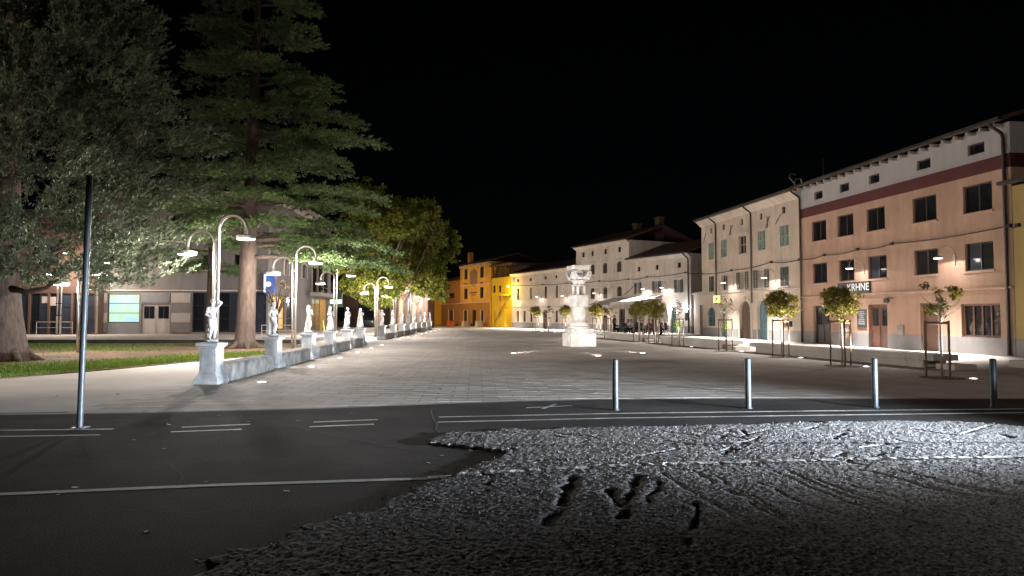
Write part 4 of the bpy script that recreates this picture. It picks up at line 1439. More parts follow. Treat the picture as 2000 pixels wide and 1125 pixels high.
# stair wing in bright yellow, lit by its own lamp
HW = PB.tz(985, 541)[1]
wing = building('stair_wing', 'bright yellow lamplit wing with outside stairs beside the townhouse', PB, tw0, ty0 - 0.36, 5.0,
                [('wall', 0, HW, M['yellow2'], 0.0)], [(*PB.rect(860 + 800 * .1422, 860 + 833 * .1422, 490 + 475 * .1422, 490 + 570 * .1422), 0.0), (*PB.rect(860 + 722 * .1422, 860 + 758 * .1422, 490 + 475 * .1422, 490 + 575 * .1422), 0.0), (ty0 - 2.2, ty0 - 1.2, 0, 2.3, 0)])
for c in ((800, 833, 475, 570), (722, 758, 475, 575)):
    q = PB.rect(860 + c[0] * .1422, 860 + c[1] * .1422, 490 + c[2] * .1422, 490 + c[3] * .1422)
    window(wing, q, M['wood_dark'], M['glass_dark'], lights=1)
door(wing, (ty0 - 2.2, ty0 - 1.2, 0, 2.3), mat('yellow_door', (0.55, 0.42, 0.10), 0.6, 0.1), 0)
Lw = ty0 - tw0
st = MB()
n = 14
x0, x1 = tw0 + 0.4, tw0 + Lw * 0.52
for k in range(n):
    st.box(x1 - (x1 - x0) * (k + 1) / n, x1 - (x1 - x0) * k / n, 0.002, 0.9, 0.0, 2.6 * (k + 1) / n)
st.build('stair', M['yellow2'], wing)
MB().tube([(x1, 0.85, 0.9), (x0, 0.85, 3.5)], 0.04, 6).build('handrail', M['darkmetal'], wing)
for k in range(6):
    s = k / 5
    MB().tube([(x1 + (x0 - x1) * s, 0.85, 2.6 * s), (x1 + (x0 - x1) * s, 0.85, 0.9 + 2.6 * s)], 0.025, 5).build('baluster', M['darkmetal'], wing)
MB().box(tw0, x1 - 0.3, 0.002, 0.95, 4.55, 4.7).build('landing', M['yellow2'], wing)
MB().box(ty0 - 0.34 - 3.1, ty0 - 0.34 - 2.85, 0.0, 0.25, 0, 4.9).build('pilaster', M['yellow'], wing)
# roofed loggia over the wing
MB().box(tw0 - 1.0, ty0 - 0.25, -5.0, 0.4, HY - 0.9, HY - 0.72).build('loggia_roof', M['tiles'], wing)
for k in range(4):
    t = tw0 + 0.3 + (Lw - 0.9) * k / 3
    MB().box(t - 0.08, t + 0.08, -0.25, -0.09, HW, HY - 0.9).build('loggia_post', M['wood_red'], wing)
MB().box(tw0, ty0 - 0.36, -3.2, -3.0, HW, HY - 0.9).build('loggia_wall', M['brown'], wing)

# brown house left of the townhouse
tb0, tb1 = ty1 + 0.03, PB.tz(862, 600)[0]
bw = PB.rect(860 + 115 * .1422, 860 + 190 * .1422, 490 + 580 * .1422, 490 + 655 * .1422)
bd = PB.rect(860 + 118 * .1422, 860 + 180 * .1422, 600, 630)
bh = building('brown_house', 'dull orange-brown house left of the ochre townhouse', PB, tb0, tb1, 8.0,
              [('wall', 0, 7.6, plaster('orange_brown_plaster', (0.30, 0.14, 0.06), 0.25), 0.0)], [(*bw, 0), (bd[0], bd[1], 0, 2.6, 0)])
roof(bh, tb0, tb1, 7.6, 8.0, 1.2, 0.4, 0.1)
window(bh, bw, M['wood_dark'], M['glass_dark'])
door(bh, (bd[0], bd[1], 0, 2.6), M['wood_red'], 0)
MB().box(bd[0] - 0.25, bd[0] - 0.003, 0.002, 0.06, 0, 2.8).build('door_jamb', M['trim'], bh)
MB().box(bd[1] + 0.003, bd[1] + 0.25, 0.002, 0.06, 0, 2.8).build('door_jamb', M['trim'], bh)
ledge(bh, tb0, tb1, 3.6, M['trim'], 0.12, 0.1)
# ochre gate wall further left, with canopy
c0 = PB.w(tb1 + 0.1, -0.2, 0)
PO = Plane((c0.x, c0.y), R(176))
og = building('ochre_outbuilding', 'low ochre outbuilding with dark bracketed canopy beyond the last statue', PO, 0, 9.5, 6.0,
              [('wall', 0, 5.2, M['yellow'], 0.0)], [(0.9, 2.4, 0, 2.9, 0.0)])
door(og, (0.9, 2.4, 0, 2.9), M['yellow'], 0, leaves=2, handle=False)
roof(og, 0, 9.5, 5.2, 6.0, 1.0, 0.4, 0.1)
MB().box(3.2, 9.4, 0.0, 3.2, 3.75, 3.9).build('canopy', M['darkmetal'], og)
for t in (3.4, 6.3, 9.2):
    MB().tube([(t, 0.02, 2.2), (t, 2.6, 3.74)], 0.06, 6).build('canopy_bracket', M['darkmetal'], og)

# barriers / planters before the townhouse
M['orange_plastic'] = mat('orange_plastic', (0.70, 0.13, 0.04), 0.5, 0.1)
for px, mm, lab in ((879.5, 'orange_plastic', 'orange plastic barrier block before the brown house'), (908.5, 'trim', 'white barrier block before the left half of the ochre townhouse'), (935.0, 'trim', 'white barrier block before the right half of the ochre townhouse')):
    p = G(px, 636.2)
    p.y = min(p.y, PB.o.y + (p.x - PB.o.x) * (0.891 / -0.454) - 3.5)
    p = D(px, 636, p.y)
    b_ = thing('barrier_block', lab, 'barrier', (p.x, p.y, 0), PB.ang, 'barrier blocks at the end of the square')
    MB().lathe([(0.47, 0.0), (0.47, 0.18), (0.40, 0.24), (0.40, 0.72), (0.43, 0.76), (0.43, 0.86)], sq=True).build('body', M[mm], b_, bevel=0.02)
    MB().box(-0.18, 0.18, 0.405, 0.412, 0.32, 0.6).build('panel', M[mm], b_)

# ---------------------------------------------------------------- town hall block on the left
PM = Plane(D(522, 650, 53.0)[:2], PI)
ZT = 0.25
def mr(x0, x1, y0, y1):
    return PM.rect(x0, x1, y0, y1)
zgf = PM.tz(330, 569)[1]
HM = PM.tz(500, 386)[1]
tM = PM.tz(188, 600)[0]
glz = [mr(a, b_, 571, 649) for a, b_ in ((374, 420), (424, 470), (474, 519))]
scr = mr(210, 272, 574, 630)
dr = mr(275, 331, 593, 649)
up = [mr(a, b_, 497, 527) for a, b_ in ((457, 477), (395, 415), (330, 350), (265, 285))]
up2 = [(a[0], a[1], a[2] + 3.3, a[3] + 3.1) for a in up]
holesM = [(a[0], a[1], a[2], a[3], 0) for a in glz + [scr] + up + up2] + [(dr[0], dr[1], ZT, dr[3], 0)]
th = building('town_hall', 'grey-rose three-storey block with panelled glazed ground floor behind the conifers', PM, 0.0, tM, 1.0,
              [('ground_floor_wall', ZT - 0.1, zgf, M['panel_dark'], -0.06), ('wall', zgf, HM, M['greyrose'], 0.0)], holesM)
MB().box(-0.6, tM + 0.6, -9.0, 0.7, HM, HM + 0.35).build('roof', M['trim'], th)
ledge(th, 0, tM, zgf, M['trim'], 0.1, 0.08)
for h in glz:
    window(th, h, M['darkmetal'], [M['glass_blue'], M['glass_dark']], lights=2, bars=2, y=-0.18, fw=0.07)
for h in up + up2:
    window(th, h, M['darkmetal'], M['glass_dark'], lights=2, sill=M['trim'])
# lit poster window
M['screen'] = bpy.data.materials.new('lit_poster')
M['screen'].use_nodes = True
nt = M['screen'].node_tree
b = nt.nodes['Principled BSDF']
tc, nz, rp = nt.nodes.new('ShaderNodeTexCoord'), nt.nodes.new('ShaderNodeTexNoise'), nt.nodes.new('ShaderNodeValToRGB')
nz.inputs['Scale'].default_value = 0.9
nz.inputs['Detail'].default_value = 4
rp.color_ramp.elements[0].position, rp.color_ramp.elements[1].position = 0.38, 0.62
rp.color_ramp.elements[0].color = (0.45, 0.85, 1.0, 1)
rp.color_ramp.elements[1].color = (0.55, 0.95, 0.45, 1)
e = rp.color_ramp.elements.new(0.5)
e.color = (0.62, 0.95, 0.85, 1)
nt.links.new(tc.outputs['Object'], nz.inputs['Vector'])
nt.links.new(nz.outputs['Fac'], rp.inputs['Fac'])
nt.links.new(rp.outputs['Color'], b.inputs['Emission Color'])
b.inputs['Emission Strength'].default_value = 0.75
b.inputs['Base Color'].default_value = (0.1, 0.1, 0.1, 1)
f = window(th, scr, M['darkmetal'], M['screen'], lights=1, bars=2, y=-0.1, fw=0.05)
q = mr(210, 272, 631, 650)
MB().box(q[0], q[1], -0.04, -0.01, ZT, q[3]).build('panel', M['panel_grey'], th)
q = mr(275, 331, 573, 591)
MB().box(q[0], q[1], -0.05, -0.02, q[2], q[3]).build('panel', M['panel_grey'], th)
door(th, (dr[0], dr[1], ZT, dr[3]), M['panel_light'], 1, y=-0.2, leaves=2)
for (x0, x1) in ((191, 208), (334, 371)):
    for k in range(4):
        q = mr(x0, x1, 572 + 19.4 * k, 572 + 19.4 * (k + 1))
        MB().box(q[0], q[1], -0.058, 0.0 - 0.01 * (k % 2), q[2] + 0.01, q[3] - 0.01).build('panel', M['panel_light'] if k % 2 == 0 else M['panel_dark'], th)
# side wing along the square
eM = D(645, 640, 73.0)
cM = PM.w(0, 0, 0)
PS = Plane((eM.x, eM.y), math.atan2(cM.y - eM.y, cM.x - eM.x))
LS = math.hypot(cM.x - eM.x, cM.y - eM.y)
aw = [PS.rect(555, 564, 506, 538), PS.rect(589, 599, 514, 545)]
aw[1] = (aw[1][0], aw[1][1], aw[0][2], aw[0][3])
ow = PS.rect(529, 557, 577, 644)
dg = PS.rect(559, 572, 577, 644)
lg = PS.rect(608, 640, 518, 571)
lob = PS.rect(609, 640, 584, 640)
zgs = PS.tz(560, 572)[1]
holesS = [(*a, 0.35) for a in aw] + [(*ow, 0), (*dg, 0), (lg[0], lg[1], lg[2], lg[3], 0), (lob[0], lob[1], ZT, lob[3], 0)]
sd = building('town_hall_wing', 'grey-rose side wing with arched windows, loggia and lit lobby facing the square', PS, 0, LS - 1.04, 9.0,
              [('wall', ZT - 0.1, HM - 0.1, M['greyrose'], 0.0)], holesS)
MB().xprism([(0.75, HM - 0.1), (0.75, HM + 0.45), (-9.2, HM + 0.9), (-9.2, HM - 0.1)], -0.4, LS - 1.1).build('roof', M['trim'], sd, fix=True)
for h in aw:
    window(sd, h, M['trim'], M['glass_dark'], lights=2)
    arch_surround(sd, (*h, 0.35), M['trim'], 0.14, key=False)
M['warm_window'] = mat('lit_orange_window', (0.3, 0.2, 0.05), 0.5, emit=(1.0, 0.50, 0.06), estr=0.42)
window(sd, ow, M['darkmetal'], [M['warm_window'], M['warm_window']], lights=2, bars=2, fw=0.09)
window(sd, dg, M['darkmetal'], M['glass_blue'], lights=1, bars=2, fw=0.07)
def recess(b_, h, dep, m, name='recess'):
    ta, tb, za, zb = h
    mb = MB()
    y0, y1 = -dep, -0.22
    mb.quad((ta, y0, za), (ta, y0, zb), (tb, y0, zb), (tb, y0, za))
    mb.quad((ta, y0, za), (tb, y0, za), (tb, y1, za), (ta, y1, za))
    mb.quad((ta, y0, zb), (ta, y1, zb), (tb, y1, zb), (tb, y0, zb))
    mb.quad((ta, y0, za), (ta, y1, za), (ta, y1, zb), (ta, y0, zb))
    mb.quad((tb, y0, za), (tb, y0, zb), (tb, y1, zb), (tb, y1, za))
    return mb.build(name, m, b_)
recess(sd, lg, 2.0, M['brown2'])
for k in range(3):
    t = lg[0] + (lg[1] - lg[0]) * (k + 0.5) / 3
    MB().lathe([(0.16, lg[2]), (0.13, lg[2] + 0.1), (0.11, lg[3] - 0.15), (0.16, lg[3])], 12, (t, -0.25)).build('column', M['trim'], sd, smooth=True)
MB().box(lg[0] - 0.4, lg[1] + 0.3, 0.003, 1.0, lg[2] - 0.45, lg[2] - 0.1).build('balcony', M['trim'], sd)
rl = MB()
for z in (0.1, 0.45, 0.8):
    rl.box(lg[0] - 0.3, lg[1] + 0.2, 0.88, 0.92, lg[2] - 0.1 + z, lg[2] - 0.06 + z)
rl.build('railing', M['darkmetal'], sd)
lobz = (lob[0], lob[1], ZT, lob[3])
recess(sd, lobz, 3.5, mat('lobby_yellow', (0.60, 0.42, 0.18), 0.8, 0.1), 'lobby')
M['door_frame_green'] = mat('green_door_frame', (0.06, 0.16, 0.13), 0.5, 0.1)
window(sd, (lob[0] + (lob[1] - lob[0]) * 0.45, lob[1], ZT, lob[3]), M['door_frame_green'], M['glass'], lights=2, bars=1, fw=0.08)
lp_ = PS.w((lob[0] + lob[1]) / 2 - 0.6, -1.2, lob[3] - 0.35)
ll = thing('lobby_lamp', 'small warm globe lamp glowing in the lobby entrance', 'lamp', lp_)
MB().lathe([(0.05, -0.12), (0.14, -0.06), (0.15, 0.05), (0.06, 0.12)], 12).build('globe', mat('warm_globe', (1, 1, 1), 0.5, emit=(1.0, 0.75, 0.38), estr=6.0), ll, smooth=True)
MB().tube([(0, 0, 0.11), (0, 0, 0.36)], 0.012, 6).build('stem', M['darkmetal'], ll)
light('lobby_light', 'POINT', (0, 0, -0.25), 90, (1.0, 0.75, 0.42), ll, radius=0.12)
# green projecting sign
p = PS.w(lob[0] + 0.15, 0.0, lob[3] - 0.25)
gs = thing('green_sign', 'glowing green and white sign box jutting over the lobby entrance', 'sign', p, PS.ang)
MB().box(-0.08, 0.08, 0.25, 1.55, -0.5, 0.95).build('case', M['door_frame_green'], gs, bevel=0.02)
MB().box(0.082, 0.095, 0.3, 1.5, -0.15, 0.25).build('light_panel', mat('sign_glow_green', (0.5, 0.9, 0.8), 0.5, emit=(0.55, 1.0, 0.88), estr=1.6), gs)
MB().box(-0.03, 0.03, 0.0, 0.25, 0.2, 0.3).build('bracket', M['darkmetal'], gs)
# yellow wet-floor board
p = PS.w(lob[1] - 1.0, 0.8, ZT)
wf = thing('floor_board', 'yellow folding warning board standing at the lobby entrance', 'warning board', p, PS.ang)
M['yellow_plastic'] = mat('yellow_plastic', (0.75, 0.68, 0.06), 0.45, 0.05)
for s in (-1, 1):
    mb = MB()
    mb.v = [(-0.24, s * 0.2, 0), (0.24, s * 0.2, 0), (0.16, s * 0.02, 0.95), (-0.16, s * 0.02, 0.95), (-0.24, s * 0.17, 0), (0.24, s * 0.17, 0), (0.16, s * 0.0, 0.95), (-0.16, s * 0.0, 0.95)]
    mb.f = [(0, 1, 2, 3), (7, 6, 5, 4), (0, 4, 5, 1), (1, 5, 6, 2), (2, 6, 7, 3), (3, 7, 4, 0)]
    mb.build('leaf_panel', M['yellow_plastic'], wf)
# blue lit sign on the corner
p = PM.w(-0.25, 0.35, PM.tz(530, 573)[1])
bs = thing('blue_sign', 'lit blue sign box on the corner of the town hall block', 'sign', p)
hb = PM.tz(530, 532)[1] - PM.tz(530, 573)[1]
MB().box(-0.45, 0.45, -0.1, 0.1, 0, hb).build('case', mat('blue_sign_face', (0.05, 0.08, 0.25), 0.4, emit=(0.05, 0.10, 0.32), estr=0.8), bs, bevel=0.02)
MB().lathe([(0.19, -0.006), (0.17, 0.006)], 20).build('light_disc', mat('white_blue_glow', (0.8, 0.9, 1), 0.5, emit=(0.65, 0.82, 1.0), estr=2.2), bs).rotation_euler = (PI / 2, 0, 0)
bs.children[-1].location = (-0.05, -0.11, hb * 0.42)
MB().box(-0.4, -0.25, -0.112, -0.103, 0.1, hb - 0.2).build('light_strip', mat('pale_blue_glow', (0.8, 0.9, 1), 0.5, emit=(0.6, 0.75, 1.0), estr=1.3), bs)
MB().box(0.2, 0.3, -0.35 + 0.1, 0.0, hb * 0.7, hb * 0.7 + 0.08).build('bracket', M['darkmetal'], bs)

# brown shop block further left
PL_ = Plane(D(187, 650, 52.0)[:2], PI)
q = lambda x0, x1, y0, y1: PL_.rect(x0, x1, y0, y1)
shops = [q(a, b_, 573, 650) for a, b_ in ((142, 184), (96, 138), (58, 92), (-5, 54), (-70, -10))]
sb = building('brown_shop_block', 'brown plastered shop block with dark shopfront behind the leftmost tree', PL_, 0.03, 22, 12.0,
              [('wall', ZT - 0.1, 9.5, M['brown'], 0.0)], [(a[0], a[1], ZT, a[3], 0) for a in shops] + [(3 + 4 * k, 4.6 + 4 * k, 5.6, 7.0, 0) for k in range(4)])
MB().box(0.03, 22.3, -12.3, 0.5, 9.5, 9.75).build('roof', M['darkstone'], sb)
for i, a in enumerate(shops):
    window(sb, (a[0], a[1], ZT, a[3]), M['darkmetal'], [M['glass_blue'], M['glass_dark']], lights=3 if i > 2 else 2, bars=2, fw=0.07)
for k in range(4):
    window(sb, (3 + 4 * k, 4.6 + 4 * k, 5.6, 7.0), M['darkmetal'], M['glass_dark'], lights=2)
p = q(60, 68, 579, 592)
for x0, x1, y0, y1 in ((80, 92, 579, 592), (96, 108, 580, 597)):
    a = q(x0, x1, y0, y1)
    MB().box(a[0], a[1], -0.10, -0.095, a[2], a[3]).build('paper_notice', M['panel_light'], sb)

# dark brown hall closing the gap behind the plane trees, with a van before it
PH = Plane(D(835, 643, 90.0)[:2], PI)
hl = building('brown_hall', 'long dull brown hall with dark doorway behind the plane trees', PH, 0, 14.5, 8.0,
              [('wall', 0, 6.2, M['brown2'], 0.0)], [(5.0, 9.2, 0, 3.2, 0), (11.0, 12.2, 1.0, 2.8, 0)])
roof(hl, 0, 14.5, 6.2, 8.0, 1.2, 0.4, 0.1)
door(hl, (5.0, 9.2, 0, 3.2), M['darkmetal'], 0, leaves=4, handle=False)
window(hl, (11.0, 12.2, 1.0, 2.8), M['darkmetal'], M['glass_dark'])

def vehicle(name, label, cat, loc, rz, secs, paint, wheels, wr, glass_secs, lamps, lamp_mat):
    """body lofted through cross sections (x, half width low, z low, half width belt, z belt, half width top, z top); front is +x"""
    v = thing(name, label, cat, loc, rz)
    mb = MB()
    rings = []
    for (x, wl, zl_, wb, zb_, wt, zt_) in secs:
        i = len(mb.v)
        mb.v += [(x, -wl, zl_), (x, -wb, zb_ - 0.15), (x, -wb, zb_), (x, -wt, zt_), (x, wt, zt_), (x, wb, zb_), (x, wb, zb_ - 0.15), (x, wl, zl_)]
        rings.append(i)
    for a, b_ in zip(rings[:-1], rings[1:]):
        for k in range(8):
            j = (k + 1) % 8
            mb.f.append((a + k, a + j, b_ + j, b_ + k))
    mb.f.append(tuple(rings[0] + k for k in reversed(range(8))))
    mb.f.append(tuple(rings[-1] + k for k in range(8)))
    smooth_angle(mb.build('body', paint, v, fix=True, bevel=0.025), 35)
    for quad_ in glass_secs:
        g = MB()
        g.poly(quad_)
        g.build('window', M['glass_dark'], v)
    for x, s in wheels:
        w = MB().lathe([(wr * 0.7, -0.1), (wr, -0.08), (wr, 0.08), (wr * 0.7, 0.1)], 20).build('wheel', M['black'], v)
        w.rotation_euler = (PI / 2, 0, 0)
        w.location = (x, s, wr)
        rm_ = MB().lathe([(wr * 0.62, -0.105), (wr * 0.55, 0.105)], 14).build('rim', M['steel'], w)
    for (x, y, z) in lamps:
        l = MB().lathe([(0.11, -0.03), (0.12, 0.0), (0.09, 0.04), (0.03, 0.055)], 14).build('headlight', lamp_mat, v)
        l.rotation_euler = (0, PI / 2, 0)
        l.location = (x, y, z)
    return v
M['van_paint'] = mat('dark_van_paint', (0.02, 0.024, 0.03), 0.3, 0.05)
M['car_paint'] = mat('grey_car_paint', (0.10, 0.10, 0.11), 0.3, 0.05, metal=0.4)
pv = D(722, 640, 86.0)
van_secs = [(-2.6, 0.9, 0.35, 1.0, 1.2, 0.88, 2.6), (-2.5, 0.92, 0.3, 1.02, 1.2, 0.9, 2.68), (1.2, 0.92, 0.3, 1.02, 1.2, 0.9, 2.68), (1.9, 0.92, 0.3, 1.0, 1.25, 0.82, 2.35), (2.35, 0.9, 0.3, 0.98, 1.22, 0.85, 1.42), (2.6, 0.85, 0.35, 0.92, 1.0, 0.8, 1.15)]
vehicle('parked_van', 'dark van parked nose out before the brown hall', 'van', (pv.x, pv.y, 0), R(-86), van_secs, M['van_paint'],
        [(1.6, -0.95), (1.6, 0.95), (-1.6, -0.95), (-1.6, 0.95)], 0.34,
        [[(2.37, -0.74, 1.46), (2.37, 0.74, 1.46), (1.95, 0.7, 2.25), (1.95, -0.7, 2.25)]],
        [(2.6, -0.66, 0.95), (2.6, 0.66, 0.95)], mat('clear_headlight', (0.8, 0.82, 0.85), 0.15, 0.0))
# approaching car, just outside the picture on the right: its headlights rake the road works
car_secs = [(-2.0, 0.7, 0.45, 0.8, 0.85, 0.72, 1.0), (-1.85, 0.78, 0.3, 0.86, 0.9, 0.66, 1.36), (-0.9, 0.8, 0.25, 0.88, 0.92, 0.64, 1.47), (0.2, 0.8, 0.25, 0.88, 0.9, 0.62, 1.44), (1.05, 0.8, 0.25, 0.87, 0.88, 0.74, 0.97), (1.8, 0.76, 0.28, 0.82, 0.72, 0.72, 0.84), (2.05, 0.66, 0.35, 0.7, 0.6, 0.6, 0.68)]
CAR = Vector((12.0, 6.3, -0.03))
CA = R(151)
car = vehicle('waiting_car', 'grey hatchback with lit headlights at the road works', 'car', CAR, CA, car_secs, M['car_paint'],
        [(1.3, -0.8), (1.3, 0.8), (-1.25, -0.8), (-1.25, 0.8)], 0.31,
        [[(1.0, -0.62, 1.0), (1.0, 0.62, 1.0), (0.26, 0.56, 1.42), (0.26, -0.56, 1.42)]],
        [(1.98, -0.6, 0.66), (1.98, 0.6, 0.66)], M['lamp_on'])
for s in (-1, 1):
    hb_ = light('headlight_beam', 'SPOT', (2.12, 0.6 * s, 0.67), 19000, COOL, car, (1, 0, -0.012), 88, 1.0, 0.04)
    hb_.scale = (1.0, 0.225, 1.0)

# ================================================================== STATUES
def figure_prims(kind):
    p = []
    def leg(s, knee, ank):
        h = (0, 0.045 * s, 0.51)
        p.append(('c', h, knee, 0.062, 0.045))
        p.append(('c', knee, ank, 0.044, 0.027))
        p.append(('c', ank, (ank[0] + 0.07, ank[1] + 0.01 * s, 0.045), 0.025, 0.02))
    def arm(s, el, wr):
        sh = (0, 0.105 * s, 0.785)
        p.append(('c', sh, el, 0.036, 0.030))
        p.append(('c', el, wr, 0.029, 0.020))
        p.append(('e', (wr[0] + 0.012, wr[1], wr[2] + 0.012), (0.026, 0.02, 0.028)))
    hx = 0.015
    p.append(('e', (hx, 0, 0.945), (0.052, 0.045, 0.064)))
    p.append(('e', (hx + 0.05, 0, 0.94), (0.014, 0.011, 0.018)))
    p.append(('e', (hx - 0.03, 0, 0.955), (0.05, 0.052, 0.055)))
    p.append(('c', (0, 0, 0.82), (hx, 0, 0.90), 0.034, 0.030))
    p.append(('e', (0.0, 0, 0.735), (0.072, 0.105, 0.095)))
    p.append(('e', (0.055, 0.045, 0.74), (0.032, 0.034, 0.034)))
    p.append(('e', (0.055, -0.045, 0.74), (0.032, 0.034, 0.034)))
    p.append(('e', (0.0, 0, 0.63), (0.058, 0.075, 0.09)))
    p.append(('e', (-0.005, 0, 0.535), (0.085, 0.10, 0.08)))
    p.append(('e', (0, 0, 0.015), (0.17, 0.15, 0.035)))
    if kind == 0:     # arm lifted to the brow, child on a rock behind
        leg(1, (0.03, 0.06, 0.28), (0.0, 0.05, 0.06))
        leg(-1, (0.07, -0.05, 0.29), (0.02, -0.07, 0.06))
        arm(1, (0.10, 0.16, 0.92), (0.08, 0.07, 1.0))
        arm(-1, (0.04, -0.16, 0.64), (0.12, -0.06, 0.55))
        p += [('e', (-0.17, 0.0, 0.09), (0.11, 0.13, 0.11)), ('e', (-0.16, -0.02, 0.25), (0.06, 0.06, 0.09)), ('e', (-0.14, -0.03, 0.37), (0.045, 0.043, 0.05)),
              ('c', (-0.13, -0.03, 0.22), (-0.04, -0.06, 0.2), 0.035, 0.025), ('c', (-0.15, -0.05, 0.3), (-0.06, -0.07, 0.34), 0.024, 0.018),
              ('c', (-0.07, 0.05, 0.80), (-0.11, 0.06, 0.12), 0.03, 0.07)]
    elif kind == 1:   # knee forward, cloak falling to the ground behind
        leg(1, (0.03, 0.06, 0.28), (0.0, 0.05, 0.06))
        leg(-1, (0.15, -0.06, 0.33), (0.09, -0.06, 0.06))
        arm(1, (-0.04, 0.17, 0.66), (0.09, 0.12, 0.60))
        arm(-1, (-0.03, -0.16, 0.65), (0.05, -0.12, 0.52))
        p += [('c', (-0.06, 0, 0.84), (-0.12, 0, 0.45), 0.06, 0.09), ('c', (-0.12, 0, 0.45), (-0.14, 0, 0.06), 0.09, 0.12), ('e', (-0.01, 0, 1.0), (0.04, 0.04, 0.03))]
    elif kind == 2:   # hands at the breast, drapery slipping to one side
        leg(1, (0.04, 0.05, 0.28), (0.0, 0.04, 0.06))
        leg(-1, (0.06, -0.04, 0.28), (0.06, -0.05, 0.06))
        arm(1, (0.04, 0.17, 0.66), (0.10, 0.03, 0.78))
        arm(-1, (0.05, -0.16, 0.65), (0.11, -0.02, 0.83))
        p += [('c', (-0.05, 0.05, 0.62), (-0.12, 0.06, 0.3), 0.06, 0.06), ('c', (-0.12, 0.06, 0.3), (-0.11, 0.03, 0.05), 0.06, 0.10), ('c', (-0.05, 0, 0.96), (-0.08, 0, 0.76), 0.045, 0.03)]
    elif kind == 3:   # full gown gathered at the hips
        p += [('c', (0.0, 0, 0.5), (-0.02, 0, 0.08), 0.095, 0.15), ('c', (0.05, 0.02, 0.42), (0.10, 0.02, 0.10), 0.07, 0.06), ('e', (-0.03, 0, 0.45), (0.11, 0.12, 0.09))]
        arm(1, (0.02, 0.17, 0.64), (0.11, 0.07, 0.62))
        arm(-1, (0.03, -0.17, 0.65), (0.12, -0.03, 0.70))
        p += [('c', (-0.05, 0, 0.98), (-0.07, 0, 0.70), 0.05, 0.06)]
    elif kind == 4:   # slim, forearm laid across the waist
        leg(1, (0.03, 0.05, 0.28), (0.0, 0.04, 0.06))
        leg(-1, (0.05, -0.05, 0.28), (-0.02, -0.06, 0.06))
        arm(1, (0.0, 0.17, 0.62), (0.10, 0.02, 0.60))
        arm(-1, (0.0, -0.16, 0.63), (0.03, -0.15, 0.45))
        p += [('c', (-0.04, -0.10, 0.48), (-0.06, -0.09, 0.05), 0.05, 0.09), ('e', (-0.045, 0, 0.98), (0.045, 0.045, 0.045))]
    else:             # long robe and veil
        p += [('c', (0, 0, 0.62), (-0.03, 0, 0.08), 0.09, 0.155), ('c', (-0.04, 0, 0.97), (-0.10, 0, 0.45), 0.065, 0.10), ('c', (-0.10, 0, 0.45), (-0.12, 0, 0.07), 0.10, 0.12)]
        arm(1, (0.05, 0.16, 0.66), (0.13, 0.05, 0.74))
        arm(-1, (0.04, -0.16, 0.63), (0.12, -0.06, 0.60))
    return p

def folds(kind):
    def f(X, Y, Z):
        a = np.arctan2(Y, X + 0.05)
        amp = 0.009 * np.clip((0.55 - Z) / 0.35, 0, 1) * np.clip(Z / 0.06, 0, 1)
        if kind in (3, 5):
            return amp * np.sin(13 * a + 5 * Z) + 0.003 * np.sin(40 * Z + 6 * a)
        if kind in (1,):
            return amp * np.sin(11 * a + 8 * Z) * np.clip(-X / 0.08, 0, 1)
        return 0.002 * np.sin(45 * Z + 9 * a)
    return f
fig_me = []
for k in range(6):
    Vv, Qq = surfnet(sdf_union(figure_prims(k), 0.022, folds(k)), (-0.32, -0.26, -0.03), (0.28, 0.26, 1.06), 0.0125)
    me = np_mesh('figure', Vv, Qq)
    me.materials.append(M['marble'])
    me.polygons.foreach_set('use_smooth', [True] * len(me.polygons))
    fig_me.append(me)
ped_me = MB().lathe([(0.30, 0.0), (0.30, 0.10), (0.285, 0.13), (0.25, 0.20), (0.225, 0.235), (0.225, 0.25), (0.205, 0.27), (0.205, 0.86), (0.225, 0.875), (0.235, 0.90), (0.27, 0.925), (0.275, 0.985), (0.255, 1.0)], sq=True).mesh('pedestal', bevel=0.006)
ped_me.materials.append(M['marble_grey'])
panel_me = MB().box(-0.15, 0.15, -0.214, -0.206, 0.34, 0.80).mesh('panel')
panel_me.materials.append(M['marble_grey'])
ORD = ['First', 'Second', 'Third', 'Fourth', 'Fifth', 'Sixth', 'Seventh', 'Eighth', 'Ninth', 'Tenth', 'Eleventh', 'Twelfth', 'Thirteenth', 'Last']
LOOK = ['white stone woman with raised arm and small child on tall pedestal', 'white stone woman with forward knee and falling cloak on pedestal', 'white stone woman with hands at her breast on pedestal',
        'white stone woman in full gathered gown on pedestal', 'slim white stone woman with arm across her waist on pedestal', 'white stone woman in long robe and veil on pedestal']
kinds = [0, 1, 2, 3, 4, 5, 2, 3, 4, 1, 4, 5, 2, 3]
ys_far = [47.3, 52.2, 57.0, 61.8, 66.6, 71.5, 76.5, 81.5]
px_far = [747, 768, 785.5, 798, 809, 819.6, 830, 839.5]
spos = [(lx(y) - 0.02, y) for y in (16.8, 21.9, 26.5, 30.4, 34.5, 38.4)] + [((p - 1000) / F_PX * y, y) for p, y in zip(px_far, ys_far)]
M['ring'] = mat('steel_ring', (0.3, 0.3, 0.3), 0.4, 0.0, metal=0.8)
def ground_light(x, y, label, group, power, aim, cone=70, r=0.10, color=WHITE, z=0.0):
    g = thing('ground_light', label, 'ground light', (x, y, z), 0, group)
    MB().lathe([(r + 0.03, -0.005), (r + 0.03, 0.010), (r, 0.013), (r, 0.004)], 18).build('ring', M['ring'], g)
    MB().lathe([(r, 0.004), (r * 0.96, 0.012), (r * 0.5, 0.018)], 18).build('lens', M['lens_on'], g)
    light('ground_light_beam', 'SPOT', (0, 0, 0.05), power, color, g, aim, cone, 0.8, 0.08)
    return g
